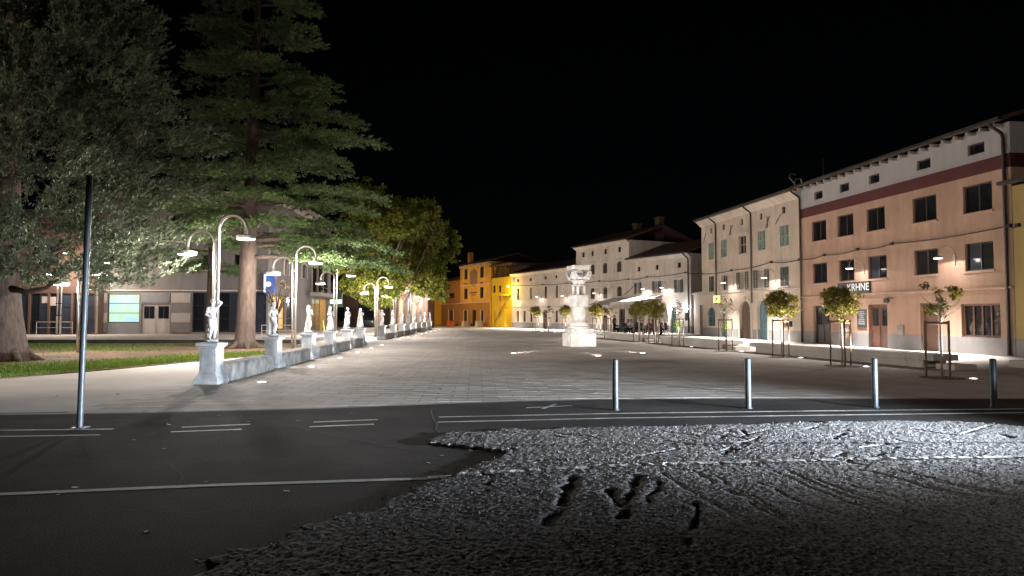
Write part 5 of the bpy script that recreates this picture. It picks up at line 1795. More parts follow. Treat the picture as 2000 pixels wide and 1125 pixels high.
for i, (x, y) in enumerate(spos):
    s = thing('statue', f'{ORD[i]} statue from the road: {LOOK[kinds[i]]}', 'statue', (x, y, 0), R(-3 + random.uniform(-4, 4)), 'statues along the left side of the square')
    for nm, me, lc in (('pedestal', ped_me, (0, 0, 0)), ('figure', fig_me[kinds[i]], (0.0, 0, 1.03)), ('panel', panel_me, (0, 0, 0))):
        o = bpy.data.objects.new(nm, me)
        COL.objects.link(o)
        o.parent = s
        o.location = lc
        if nm == 'figure':
            o.rotation_euler = (0, 0, R(random.choice((-25, -10, -35))) if i else R(-40))
            o.scale = (1.03, 1.03, 1.03)
    if i == 0:
        s['label'] = 'First statue from the road: white stone woman with raised arm beside the lawn'
    ground_light(x + 1.15, y + 0.25, f'small round ground light glowing at the foot of the {ORD[i].lower()} statue', 'ground lights along the statues', 230 if i < 6 else 480, (-1.15, -0.35, 1.45 if i < 6 else 1.9), 62 if i < 6 else 88)
# stone benches between the statues
M['bench_blue'] = M['bench']
k = 0
for i in range(13):
    if i == 5:
        continue
    (xa, ya), (xb, yb) = spos[i], spos[i + 1]
    L = yb - ya - 1.45
    ang = math.atan2(yb - ya, xb - xa)
    bn = thing('stone_bench', f'rough grey stone bench between the {ORD[i].lower()} and {ORD[i + 1].lower()} statues', 'bench', ((xa + xb) / 2, (ya + yb) / 2, 0), ang - PI / 2, 'stone benches between the statues')
    mb = MB()
    nseg = 10
    prof = [(-0.27, 0.0), (-0.28, 0.40), (-0.24, 0.45), (0.24, 0.45), (0.28, 0.40), (0.27, 0.0)]
    for j in range(nseg + 1):
        t = -L / 2 + L * j / nseg
        for (a, z) in prof:
            e_ = 0.9 if j in (0, nseg) else 1.0
            mb.v.append((a * e_ + random.uniform(-.006, .006), t, z * (0.985 if j in (0, nseg) else 1) + random.uniform(-.005, .005) * (z > 0)))
    n_ = len(prof)
    for j in range(nseg):
        for q_ in range(n_ - 1):
            mb.f.append((j * n_ + q_, j * n_ + q_ + 1, (j + 1) * n_ + q_ + 1, (j + 1) * n_ + q_))
    mb.f.append(tuple(range(n_))[::-1])
    mb.f.append(tuple(nseg * n_ + q_ for q_ in range(n_)))
    mb.build('block', M['bench'], bn, fix=True, bevel=0.012)

# ================================================================== MONUMENT
mp_ = G(1131, 676)
mon = thing('monument', 'white stone monument of stacked blocks with carved capital in the square', 'monument', (mp_.x, mp_.y, 0))
r1_, r2_ = R(14), R(30)
MB().lathe([(0.72, 0.0), (0.72, 0.72)], sq=True, rz=r1_).build('base_block', M['marble'], mon, bevel=0.012)
MB().lathe([(0.615, 0.722), (0.615, 0.93), (0.60, 0.95)], sq=True, rz=r1_).build('base_slab', M['marble'], mon, bevel=0.01)
smooth_angle(MB().lathe([(0.58, 0.952), (0.60, 0.98), (0.60, 1.03), (0.585, 1.06), (0.50, 1.09), (0.50, 1.11), (0.515, 1.12), (0.54, 1.17), (0.545, 1.23), (0.53, 1.29), (0.49, 1.33), (0.42, 1.345), (0.42, 1.39), (0.36, 1.43), (0.35, 1.46), (0.35, 1.58)], 40).build('moulded_base', M['marble'], mon), 50)
smooth_angle(MB().lathe([(0.34, 1.582), (0.36, 1.62), (0.385, 1.75), (0.39, 1.9), (0.375, 2.05), (0.35, 2.14)], 10, rz=r2_).build('lower_shaft', M['marble'], mon, bevel=0.01), 20)
MB().lathe([(0.37, 2.145), (0.37, 2.79)], sq=True, rz=r2_).build('cube_block', M['marble'], mon, bevel=0.015)
for k in range(4):
    a = r2_ + PI / 4 + k * PI / 2
    c = (0.30 * math.cos(a), 0.30 * math.sin(a))
    MB().lathe([(0.10, 2.792), (0.085, 2.84), (0.075, 3.0), (0.085, 3.2), (0.11, 3.29)], 12, c).build('pillar', M['marble'], mon, smooth=True)
MB().lathe([(0.13, 2.792), (0.15, 2.9), (0.11, 3.0), (0.09, 3.05), (0.11, 3.12), (0.07, 3.22)], 14).build('core', M['bench'], mon, smooth=True)
smooth_angle(MB().lathe([(0.40, 3.292), (0.40, 3.33), (0.30, 3.36), (0.33, 3.46), (0.40, 3.56), (0.47, 3.60)], 28).build('neck', M['marble'], mon), 50)
# capital: bell, corner scrolls, ribs and a hollowed abacus
cp = [('e', (0, 0, 3.78), (0.44, 0.44, 0.24)), ('e', (0, 0, 3.98), (0.24, 0.24, 0.26))]
for k in range(4):
    a = r1_ + PI / 4 + k * PI / 2
    ca, sa = math.cos(a), math.sin(a)
    cp += [('e', (0.50 * ca, 0.50 * sa, 3.80), (0.19, 0.19, 0.21)), ('c', (0.46 * ca, 0.46 * sa, 3.78), (0.62 * ca, 0.62 * sa, 4.10), 0.12, 0.05)]
capf = sdf_union(cp, 0.05, lambda X, Y, Z: 0.008 * np.sin(34 * np.arctan2(Y, X)) * np.clip((3.9 - Z) / 0.2, 0, 1) + 0.006 * np.sin(60 * Z))
Vv, Qq = surfnet(capf, (-0.8, -0.8, 3.5), (0.8, 0.8, 4.25), 0.022)
cap = link_mesh('capital', np_mesh('capital', Vv, Qq), M['marble'], mon, smooth=True)
for k in range(4):
    a = r1_ + k * PI / 2
    n_ = Vector((math.cos(a), math.sin(a), 0))
    s_ = Vector((-n_.y, n_.x, 0))
    for sg_ in (-1, 1):
        path, rad = [], []
        for j in range(26):
            s = j / 25
            if s < 0.5:     # rib sweeping up from the middle
                w = s / 0.5
                x, z = 0.05 + 0.33 * math.sin(w * PI / 2), 3.72 + 0.36 * (1 - math.cos(w * PI / 2)) ** 0.8
            else:           # curling in to the eye of the scroll
                w = (s - 0.5) / 0.5
                rr = 0.15 * (1 - 0.75 * w)
                an = PI / 2 - w * 3.4 * PI / 2
                x, z = 0.38 + rr * math.cos(an) - 0.0, 3.93 + rr * math.sin(an)
            path.append(n_ * (0.50 + 0.03 * math.sin(s * PI)) + s_ * (sg_ * x) + Vector((0, 0, z)))
            rad.append(0.058 * (1 - 0.4 * s))
        MB().tube(path, rad, 8).build('scroll', M['marble'], cap, smooth=True)
ab = []
for k in range(4):
    a = r1_ + PI / 4 + k * PI / 2
    ab += [(0.70 * math.cos(a - 0.12), 0.70 * math.sin(a - 0.12)), (0.70 * math.cos(a + 0.12), 0.70 * math.sin(a + 0.12))]
    for j in (1, 2, 3):
        b_ = a + 0.12 + (PI / 2 - 0.24) * j / 4
        rr = (0.455, 0.435, 0.455)[j - 1]
        ab.append((rr * math.cos(b_), rr * math.sin(b_)))
MB().prism(ab, 4.17, 4.40).build('abacus', M['marble'], mon, bevel=0.015)
# inscribed ring in the paving round the monument
rg = MB()
for k in range(48):
    a0, a1 = 2 * PI * k / 48, 2 * PI * (k + 0.93) / 48
    for (ra, rb, z) in ((2.42, 2.62, 0.004),):
        n = len(rg.v)
        pts = [(ra * math.cos(a0), ra * math.sin(a0)), (rb * math.cos(a0), rb * math.sin(a0)), (rb * math.cos(a1), rb * math.sin(a1)), (ra * math.cos(a1), ra * math.sin(a1))]
        rg.prism(pts, -0.01, z)
ringo = rg.build('paving_ring', M['panel_light'])
ringo.location = (mp_.x, mp_.y, 0)
ringo['kind'] = 'structure'
lt = MB()
for k in range(30):     # dark incised letters, too worn to read
    a = -PI / 2 - 0.75 + 1.5 * k / 29
    if k % 6 == 5:
        continue
    for j in range(2):
        rr = 2.47 + 0.07 * j
        c = Vector((rr * math.cos(a), rr * math.sin(a)))
        lt.box(c.x - 0.025, c.x + 0.02, c.y - 0.02, c.y + 0.02, 0.0045, 0.0055)
o = lt.build('inscription_marks', M['darkstone'], ringo)
o['kind'] = 'stuff'
for (px, py, w, lab) in ((1003.5, 690.3, 1900, 'round ground light left of the monument'), (1168, 695.5, 1250, 'round ground light right before the monument'), (1255, 689.8, 1900, 'round ground light right of the monument'), (1110, 661, 900, 'round ground light behind the monument')):
    p = G(px, py)
    d_ = Vector((mp_.x - p.x, mp_.y - p.y, 2.5))
    ground_light(p.x, p.y, lab, 'ground lights round the monument', w, d_, 58, 0.13)

# ================================================================== LAMPS
def double_lamp(x, y, label, H=5.33, rz=0.0, power=1050, scale=1.0, arms=(1, 1), group='double lamp posts along the statues'):
    o = thing('lamp_post', label, 'street lamp', (x, y, 0), rz, group)
    sc = H / 5.33
    for sgn, top in ((1, H), (-1, H - 0.56 * sc)):
        if (sgn == 1 and not arms[0]) or (sgn == -1 and not arms[1]):
            continue
        rr = 0.5 * sc
        x0 = 0.07 * sgn
        zc = top - rr
        path = [(x0, 0, 0), (x0, 0, zc * 0.5), (x0, 0, zc)] + [(x0 + sgn * rr * (1 - math.cos(a)), 0, zc + rr * math.sin(a)) for a in np.linspace(0.2, PI, 14)] + [(x0 + sgn * 2 * rr, 0, zc - 0.22 * sc)]
        MB().tube(path, 0.056, 10).build('pole', M['steel'], o, smooth=True)
        c = (x0 + sgn * 2 * rr, 0)
        zt = zc - 0.20 * sc
        smooth_angle(MB().lathe([(0.31, zt - 0.17), (0.335, zt - 0.16), (0.335, zt - 0.06), (0.29, zt - 0.02), (0.06, zt), (0.05, zt + 0.06)], 24, c).build('shade', M['steel'], o), 40)
        MB().lathe([(0.29, zt - 0.185), (0.30, zt - 0.172)], 24, c).build('diffuser', M['lamp_on'], o)
        light('lamp_light', 'POINT', (c[0], 0, zt - 0.36), power, WHITE, o, radius=0.09)
    for z in (0.95, 2.6, H - 0.95):
        MB().box(-0.075, 0.075, -0.03, 0.03, z * sc, z * sc + 0.08).build('clamp', M['steel'], o)
    return o
def lamp_at(px, Y, *a, **k):
    x = (px - 1000) / F_PX * Y
    return double_lamp(x, Y, *a, **k)
lamp_at(421.5, 24.9, 'nearest double-arm lamp post rising behind the first statue')
lamp_at(574.5, 32.6, 'second double-arm lamp post, behind the third statue', 4.98)
lamp_at(655, 47.8, 'third double-arm lamp post, right of the fourth statue', 5.3)
lamp_at(735, 52.0, 'fourth double-arm lamp post before the plane tree trunk', 4.6, power=820)
lamp_at(771, 64.0, 'fifth double-arm lamp post among the plane tree branches', 4.8, power=820)
lamp_at(800, 76.0, 'sixth double-arm lamp post beyond the plane trees', 4.5, power=820)
lamp_at(822, 88.0, 'last and smallest lamp post near the end of the statue row', 4.6, power=820)
lamp_at(156.5, 30.5, 'double lamp post on the lawn behind the leaning pole', 4.2, power=500, group='lamp posts on the left')
# terrace lamps
def mast_lamp(px, py, Y, top_px, label, heads, double=False):
    b_ = D(px, py, Y)
    p = thing('terrace_lamp', label, 'street lamp', (b_.x, b_.y, ZT), 0, 'lamp posts on the left')
    H = D(px, top_px, Y).z - ZT
    for dx in ((-0.12, 0.12) if double else (0.0,)):
        MB().tube([(dx, 0, 0), (dx, 0, H)], 0.07, 10).build('pole', M['steel'], p, smooth=True)
    if double:
        for z in (H * 0.28, H * 0.45):
            MB().box(-0.2, 0.2, -0.08, 0.08, z, z + 0.07).build('clamp', M['darkmetal'], p)
    for hx, hy, w in heads:
        q = D(hx, hy, Y)
        dx, z = q.x - b_.x, q.z - ZT
        MB().tube([(0.1 if dx > 0 else -0.1, 0, z + 0.05), (dx, 0, z + 0.1)], 0.025, 6).build('arm', M['steel'], p)
        MB().lathe([(0.26, z - 0.02), (0.27, z + 0.08), (0.05, z + 0.14)], 16, (dx, 0)).build('shade', M['steel'], p)
        MB().lathe([(0.25, z - 0.035), (0.25, z - 0.022)], 16, (dx, 0)).build('diffuser', M['lamp_on'], p)
        light('terrace_lamp_light', 'POINT', (dx, 0, z - 0.22), w, WARM, p, radius=0.09)
mast_lamp(114, 653, 50.0, 520, 'paired steel lamp mast on the terrace before the dark shopfront', [(131, 494, 600), (96, 535, 350)], True)
mast_lamp(188, 651, 50.5, 500, 'single steel lamp mast at the corner of the brown shop block', [(206, 513, 600), (149, 523, 350)])

# lamps on the house fronts
LG = 'bracket lamps on the house fronts'
def front_lamp(pl, px, py, lab, reach, strong, soft):
    t, z = pl.tz(px, py, 0.05 + reach)
    o = wall_lamp(pl, t, z + 0.06, lab, LG, soft, reach)
    light('wall_lamp_downlight', 'SPOT', (0, 0.05 + reach, -0.085), strong * (4.8 if pl is PA else 3.4), WHITE, o, (0, 0.62, -1), 112, 1.0, 0.08)
front_lamp(PA, 1832, 505, 'bracket lamp on the peach inn right of its sign', 0.8, 3200, 110)
front_lamp(PA, 1659, 525, 'bracket lamp on the peach inn above its sign', 0.8, 3200, 110)
front_lamp(PA, 1492, 543, 'bracket lamp on the cream house before the curtained window', 0.8, 3600, 100)
front_lamp(PA, 1412.5, 553, 'bracket lamp on the cream house above the square sign', 0.8, 3600, 100)
front_lamp(PB, 1292, 562, 'bracket lamp on the cafe house above the right awning', 0.7, 1500, 110)
front_lamp(PB, 1255, 565, 'bracket lamp on the cafe house above the left awning', 0.7, 1500, 110)
front_lamp(PB, 1160, 573, 'bracket lamp on the tall house beside the monument', 0.7, 1900, 60)
front_lamp(PB, 1098, 578, 'bracket lamp on the long low house left of the monument', 0.7, 1900, 60)
front_lamp(PB, 1048, 580, 'bracket lamp at the middle of the long low house', 0.7, 1900, 60)
front_lamp(PB, 1004, 585, 'bracket lamp where the long low house meets the yellow wing', 0.7, 1200, 60)
# amber lamp of the yellow wing
t, z = PB.tz(993, 559, 0.9)
al = thing('amber_lamp', 'amber wall lamp lighting the bright yellow wing', 'lamp', PB.w(t, 0, z), PB.ang)
MB().tube([(0, 0, 0), (0, 0.9, 0.15), (0, 0.95, 0.05)], 0.03, 6).build('arm', M['darkmetal'], al)
MB().lathe([(0.12, -0.12), (0.16, 0.0), (0.08, 0.08)], 12, (0, 0.95)).build('globe', mat('amber_glow', (1, 0.8, 0.4), 0.5, emit=(1.0, 0.72, 0.25), estr=8.0), al)
light('amber_light', 'POINT', (0, 1.6, -0.7), 520, (1.0, 0.66, 0.14), al, radius=0.15)
# added, unseen warm street lamp that lights the townhouse from the left
def street_lamp(x, y, H, label, rz, power, color, tilt=0.0, cone=150):
    o = thing('street_lamp', label, 'street lamp', (x, y, -0.03), rz)
    MB().tube([(0, 0, 0), (0, 0, H * 0.5), (0, 0, H - 0.4), (0.15, 0, H - 0.1), (0.7, 0, H + 0.05), (1.3, 0, H + 0.08)], [0.09, 0.075, 0.06, 0.05, 0.045, 0.04], 10).build('pole', M['steel_blue'], o, smooth=True)
    MB().box(1.2, 1.85, -0.14, 0.14, H + 0.02, H + 0.14).build('head', M['steel_blue'], o, bevel=0.03)
    MB().box(1.3, 1.8, -0.11, 0.11, H + 0.005, H + 0.018).build('diffuser', M['lamp_on'], o)
    light('street_lamp_light', 'SPOT', (1.55, 0, H - 0.30), power, color, o, (math.sin(tilt), 0, -math.cos(tilt)), cone, 0.5, 0.15)
    return o
AMB = (1.0, 0.66, 0.30)
p = PB.w(ty0 + 6, 13.0, 0)
street_lamp(p.x - 3, p.y - 2, 8.0, 'added tall street lamp hidden by the plane trees to light the townhouse', R(40), 6000, AMB, R(35))  # added lamp, out of sight behind the trees, lighting the townhouse
# road lamps behind the viewer
street_lamp(-15.0, 5.0, 9.0, 'tall street lamp beside the walkway on the left', R(100), 3000, (1.0, 0.85, 0.70), R(85), 120)
street_lamp(14.0, -7.0, 9.0, 'tall street lamp across the road on the right', R(88), 3000, (1.0, 0.84, 0.70), R(74), 104)

# ================================================================== BOLLARDS, POLE, BENCHES ON THE RIGHT
for px, py, lab in ((1202, 800.5, 'steel bollard nearest the middle of the road edge'), (1461.5, 797.5, 'steel bollard second from the monument side'), (1709.5, 796, 'steel bollard third from the monument side'), (1941.5, 797.5, 'dark steel bollard at the right edge of the road')):
    p = G(px, py, -0.03)
    b_ = thing('bollard', lab, 'bollard', p, 0, 'steel bollards along the road edge')
    smooth_angle(MB().lathe([(0.055, 0.0), (0.055, 0.87), (0.05, 0.895), (0.03, 0.905)], 20).build('post', M['bollard'], b_), 50)
    MB().lathe([(0.075, 0.0), (0.075, 0.012), (0.057, 0.02)], 20).build('flange', M['bollard'], b_)
pb = G(155.5, 836, -0.03)
sp = thing('sign_pole', 'tall bare galvanised pole leaning slightly at the road edge', 'pole', pb, 0)
top = D(175, 346, pb.y) - pb
smooth_angle(MB().tube([(0, 0, 0), tuple(top * 0.5), tuple(top)], 0.043, 14).build('tube', M['steel_blue'], sp), 50)
MB().lathe([(0.05, 0), (0.05, 0.03)], 14, (top.x, top.y)).build('cap', M['steel_blue'], sp).location = (0, 0, top.z - 0.01)
MB().box(-0.1, 0.1, -0.1, 0.1, 0.0, 0.012).build('foot_plate', M['steel_blue'], sp)

bdir = Vector((-2.0, 9.2, 0)).normalized()
b0 = Vector((13.1, 21.8, 0))
def bpt(Y, off=0.0):
    p = b0 + bdir * ((Y - b0.y) / bdir.y)
    return p + Vector((bdir.y, -bdir.x, 0)) * off
for (ya, yb, lab) in ((11.0, 18.9, 'long low concrete bench at the right edge of the square'), (21.4, 31.6, 'long low concrete bench before the peach inn'), (33.6, 41.5, 'long low concrete bench before the cream house'), (43.5, 51.0, 'long low concrete bench before the cafe terrace'), (53.5, 60.0, 'farthest low concrete bench beside the cafe people')):
    p = bpt((ya + yb) / 2, 0.45)
    L = (yb - ya) / bdir.y
    bn = thing('low_bench', lab, 'bench', p, math.atan2(bdir.y, bdir.x) - PI / 2, 'long low benches on the right')
    MB().box(-0.47, 0.47, -L / 2, L / 2, 0.24, 0.44).build('seat_slab', M['bench_light'], bn, bevel=0.012)
    MB().box(-0.42, 0.45, -L / 2 + 0.45, L / 2 - 0.45, 0.0, 0.239).build('plinth', M['bench_light'], bn, bevel=0.008)
    if ya > 15:
        MB().box(-0.40, 0.42, -L / 2 - 0.7, -L / 2 - 0.01, 0.0, 0.17).build('end_step', M['bench_light'], bn, bevel=0.01)
# white railing on the terrace and by the lobby
def railing(name, a, b_, z, label, m, h=0.95):
    d_ = b_ - a
    r_ = thing(name, label, 'railing', (a.x, a.y, z), math.atan2(d_.y, d_.x))
    L = d_.length
    MB().tube([(0, 0, h), (L, 0, h)], 0.03, 6).build('top_rail', m, r_)
    MB().tube([(0, 0, h * 0.55), (L, 0, h * 0.55)], 0.02, 6).build('mid_rail', m, r_)
    n = max(2, int(L / 1.8) + 1)
    for k in range(n):
        MB().tube([(L * k / (n - 1), 0, 0), (L * k / (n - 1), 0, h)], 0.025, 6).build('post', m, r_)
a, b_ = D(71, 650, 51.0), D(141, 650, 51.0)
railing('railing', Vector((a.x, a.y, 0)), Vector((b_.x, b_.y, 0)), ZT, 'thin grey railing before the dark shopfront', M['steel'])
a, b_ = D(511, 650, 44.5), D(572, 650, 44.5)
railing('railing', Vector((a.x, a.y, 0)), Vector((b_.x, b_.y, 0)), ZT, 'white railing on the terrace edge behind the second statue', M['trim'], 0.8)

# ================================================================== TREES
def norm(v):
    return v / (np.linalg.norm(v, axis=-1, keepdims=True) + 1e-9)

def sprays(C, Dr, per, length, spread, ln, wd, up_bias=0.35):
    """feathery clumps: 'per' small leaves strewn along each axis Dr from each centre C"""
    n = len(C)
    s = rng.random((n, per)) ** 0.8
    base = C[:, None, :] + Dr[:, None, :] * (s * length.reshape(-1, 1))[..., None]
    off = rng.normal(size=(n, per, 3)) * spread * (1.05 - s)[..., None]
    P = (base + off).reshape(-1, 3)
    d = norm(np.repeat(Dr, per, 0) + rng.normal(size=(n * per, 3)) * 0.55 + np.array([0, 0, up_bias]))
    return leaf_quads(P, d, rng.uniform(0.7, 1.3, n * per) * ln, wd)

# --- tall dense conifer at the left edge
tb_ = G(14, 706)
t1 = thing('dense_conifer', 'huge dense grey-green conifer filling the left edge', 'tree', (tb_.x, tb_.y, 0.02))
lean = lambda z: (-0.028 * z, 0.0)
path = [(0, 0, -0.1), (0.0, 0, 0.5), (-0.12, 0, 1.6), (-0.25, 0, 3.2), (-0.2, 0, 7), (-0.1, 0, 12), (0, 0, 18), (0, 0, 21)]
tr = MB().tube(path, [0.85, 0.62, 0.54, 0.5, 0.42, 0.3, 0.15, 0.04], 16)
for k in range(7):
    a = 2 * PI * k / 7 + 0.3
    tr.tube([(0.25 * math.cos(a), 0.25 * math.sin(a), 0.55), (0.75 * math.cos(a), 0.75 * math.sin(a), 0.12), (1.25 * math.cos(a), 1.25 * math.sin(a), -0.06)], [0.28, 0.16, 0.05], 7)
bang = [(-25, 2.7, 5.0), (60, 3.6, 5.3), (150, 3.4, 6), (230, 3.8, 5), (90, 4.2, 5)] + [(random.uniform(0, 360), random.uniform(4.5, 16), 5) for _ in range(22)]
for a, z, L in bang:
    a = R(a)
    L = L * (1 - max(0, z - 6) / 18)
    d_ = Vector((math.cos(a), math.sin(a), 0))
    pts = [Vector((-0.2, 0, z)) + d_ * (L * s) + Vector((0, 0, -0.5 * math.sin(s * PI) * (L / 6) + 1.3 * s * s)) for s in (0, .25, .5, .75, 1)]
    tr.tube([tuple(q) for q in pts], [0.15, 0.10, 0.065, 0.035, 0.012], 7)
tr.build('trunk', M['bark'], t1, smooth=True)
Rz = lambda z: np.interp(z, [2.6, 3.2, 4, 5.2, 7, 8.7, 10.8, 13.2, 17, 21.5], [4.6, 5.9, 7.0, 7.3, 7.1, 6.6, 6.0, 5.3, 3.4, 0.3])
nc = 940
z = 2.9 + 18.4 * rng.random(nc) ** 1.15
a = rng.random(nc) * 2 * PI
a[:300] = R(-55) + R(62) * (2 * rng.random(300) - 1)
shell = 1 - 0.55 * rng.random(nc) ** 1.6
rr = Rz(z) * shell * (0.86 + 0.14 * np.sin(a * 5 + z * 1.7))
CC = np.stack([rr * np.cos(a), rr * np.sin(a), z], 1)
per_c = 12
C = np.repeat(CC, per_c, 0) + rng.normal(size=(nc * per_c, 3)) * np.array([0.32, 0.32, 0.17])
wx, wy_ = C[:, 0] + tb_.x, C[:, 1] + tb_.y
C = C[~((wx > -13.0) & (np.abs(wy_ - 24.9) < 1.1) & (C[:, 2] < 5.6)) & ~((wx > -13.2) & (wy_ < 25.0) & (wy_ > 17) & (C[:, 2] < 5.4))]
out = norm(np.concatenate([C[:, :2] * 1.0, np.zeros((len(C), 1))], 1))
Dr = norm(out + rng.normal(size=C.shape) * 0.3 + np.array([0, 0, 0.45]))
V, Q = sprays(C, Dr, 34, rng.uniform(0.35, 0.75, len(C)), 0.07, 0.16, 0.042)
link_mesh('crown', np_mesh('crown', V, Q), M['fir'], t1)

# --- cedars with layered branches
def cedar(root, H, levels, mat_leaf, trunk_r, leafn=1.0, lean_x=0.0):
    tr = MB()
    tr.tube([(0, 0, -0.1), (0.0, 0, 0.35), (0.03, 0, 1.2), (lean_x * 0.2, 0, H * 0.2), (lean_x * 0.5, 0, H * 0.5), (lean_x * 0.8, 0, H * 0.8), (lean_x, 0, H)],
            [trunk_r * 1.55, trunk_r * 1.1, trunk_r, trunk_r * 0.88, trunk_r * 0.6, trunk_r * 0.3, 0.03], 14)
    for k in range(6):
        a = 2 * PI * k / 6
        tr.tube([(trunk_r * .5 * math.cos(a), trunk_r * .5 * math.sin(a), 0.35), (trunk_r * 1.6 * math.cos(a), trunk_r * 1.6 * math.sin(a), 0.06), (trunk_r * 2.6 * math.cos(a), trunk_r * 2.6 * math.sin(a), -0.05)], [trunk_r * .45, trunk_r * .25, 0.04], 7)
    Cs, Ds, Ls = [], [], []
    for (z, az, L, rise) in levels:
        a = R(az)
        d_ = np.array([math.cos(a), math.sin(a), 0.0])
        sd_ = np.array([-d_[1], d_[0], 0.0])
        bx = lean_x * z / H
        N = 9
        pts = []
        for j in range(N + 1):
            s = j / N
            p = np.array([bx, 0, z]) + d_ * L * s + np.array([0, 0, rise * math.sin(s * PI * 0.55) - 0.55 * rise * s ** 3 - 0.10 * L * s ** 2.5])
            p += sd_ * 0.12 * math.sin(5 * s + z)
            pts.append(p)
        tr.tube([tuple(p) for p in pts], [max(0.012, 0.035 + 0.012 * L) * (1 - 0.9 * j / N) + 0.008 for j in range(N + 1)], 6)
        pts = np.array(pts)
        # side twigs making a flat plate of foliage
        nt_ = int(21 * L / 3)
        for q in range(nt_):
            s = 0.18 + 0.82 * (q + rng.random()) / nt_
            i = min(N - 1, int(s * N))
            p = pts[i] + (pts[i + 1] - pts[i]) * (s * N - i)
            side = 1 if q % 2 else -1
            tl = (0.30 * L * (1.12 - s) + 0.35) * rng.uniform(0.7, 1.25)
            td = norm(d_ * rng.uniform(0.5, 0.9) + sd_ * side * rng.uniform(0.6, 1.0) + np.array([0, 0, rng.uniform(-0.05, 0.10)]))
            k = max(2, int(tl / 0.2))
            for j in range(k):
                f = (j + rng.random()) / k
                Cs.append(p + td * tl * f + np.array([0, 0, -0.22 * tl * f * f + rng.normal() * 0.07]) + rng.normal(size=3) * 0.04)
                Ds.append(norm(td + d_ * 0.4 + rng.normal(size=3) * np.array([0.4, 0.4, 0.12])))
                Ls.append(rng.uniform(0.25, 0.5))
    tr.build('trunk', M['bark'], root, smooth=True)
    C, Dd, Ll = np.array(Cs), np.array(Ds), np.array(Ls)
    gx, gy_ = C[:, 0] + root.location.x, C[:, 1] + root.location.y
    ok_ = ~((gx > -13.2) & (gx < -9.0) & (gy_ < 33.8) & (C[:, 2] < 6.0))
    C, Dd, Ll = C[ok_], Dd[ok_], Ll[ok_]
    V, Q = sprays(C, Dd, int(20 * leafn), Ll, 0.07, 0.16, 0.05, 0.1)
    link_mesh('crown', np_mesh('crown', V, Q), mat_leaf, root)

cb = G(478, 681)
c1 = thing('layered_cedar', 'tall cedar with layered drooping green branches and straight trunk', 'tree', (cb.x, cb.y, 0.02))
sc_ = cb.y / F_PX
lev = []
for (px, py, dz, dep) in ((608, 12, 0.2, 0.3), (560, 70, 0, -0.8), (585, 130, 0.2, 1.0), (648, 165, 0.3, -0.6), (690, 215, 0.2, 1.2), (738, 268, 0.4, -0.5), (660, 300, 0.1, 0.9), (604, 318, 0, -1.2), (745, 372, 0.5, -0.7), (720, 395, 0.4, 0.6), (765, 465, 0.5, 0.5), (700, 435, 0.2, 0.9), (650, 462, 0.0, 1.5), (690, 480, 0.2, 1.9),
                          (395, 60, 0.2, -1), (400, 130, 0.1, -1.2), (385, 215, 0.2, -1.0), (390, 285, 0.1, -0.8), (380, 340, 0.3, -1.3), (420, 400, 0.2, -1.5), (400, 470, 0.1, -1.0), (775, 500, 0.4, 1.0)):
    tip = D(px, py, cb.y)
    dx = tip.x - (cb.x + 0.45 * (tip.z / 20))
    az = math.degrees(math.atan2(dep * 1.2, dx))
    L = math.hypot(dx, dep * 1.2)
    lev.append((tip.z - dz * 0.3, az, L, 0.35))
for k in range(42):
    z = 5.9 + 1.35 * (k * 11 // 42) + random.uniform(-0.15, 0.15)
    L = float(np.interp(z, [4, 6, 9, 12, 15, 18, 22], [5.4, 6.0, 5.5, 4.8, 3.6, 2.8, 0.8])) * random.uniform(0.65, 1.05)
    lev.append((z, random.uniform(0, 360), L, random.uniform(0.1, 0.4)))
cedar(c1, 22.5, lev, M['cedar'], 0.46, 1.0, 0.5)
cb2 = G(411, 667)
c2 = thing('dark_cedar', 'dark slender conifer standing behind the first statue', 'tree', (cb2.x, cb2.y, 0.02))
lev = []
for k in range(54):
    z = 4.4 + 15 * k / 54
    lev.append((z, random.uniform(0, 360), float(np.interp(z, [4, 8, 14, 20], [3.6, 4.4, 3.4, 0.8])) * random.uniform(0.7, 1.05), random.uniform(0.1, 0.4)))
cedar(c2, 20.0, lev, M['cedar'], 0.34, 0.8, 0.2)

# --- plane trees beyond
def broadleaf(root, trunk_paths, blobs, leaf_m, bark_m, nleaf, lsize, hollow=0.45):
    tr = MB()
    for path, rad in trunk_paths:
        tr.tube(path, rad, 10)
    tr.build('trunk', bark_m, root, smooth=True)
    Ps = []
    for (c, r_, w) in blobs:
        n = int(nleaf * w)
        nclump = max(12, n // 45)
        cd = rand_dirs(nclump)
        cr_ = hollow + (1 - hollow) * rng.random(nclump) ** 0.6
        cc = np.array(c) + cd * cr_[:, None] * np.array(r_)
        P = np.repeat(cc, n // nclump + 1, 0)
        P = P + rng.normal(size=P.shape) * np.array([0.085, 0.085, 0.06]) * np.mean(r_) * 1.2
        Ps.append(P)
    P = np.concatenate(Ps)
    d = norm(rand_dirs(len(P)) + np.array([0, 0, -0.25]))
    V, Q = leaf_quads(P, d, rng.uniform(0.7, 1.3, len(P)) * lsize, lsize * 0.75)
    link_mesh('crown', np_mesh('crown', V, Q), leaf_m, root)
    return P

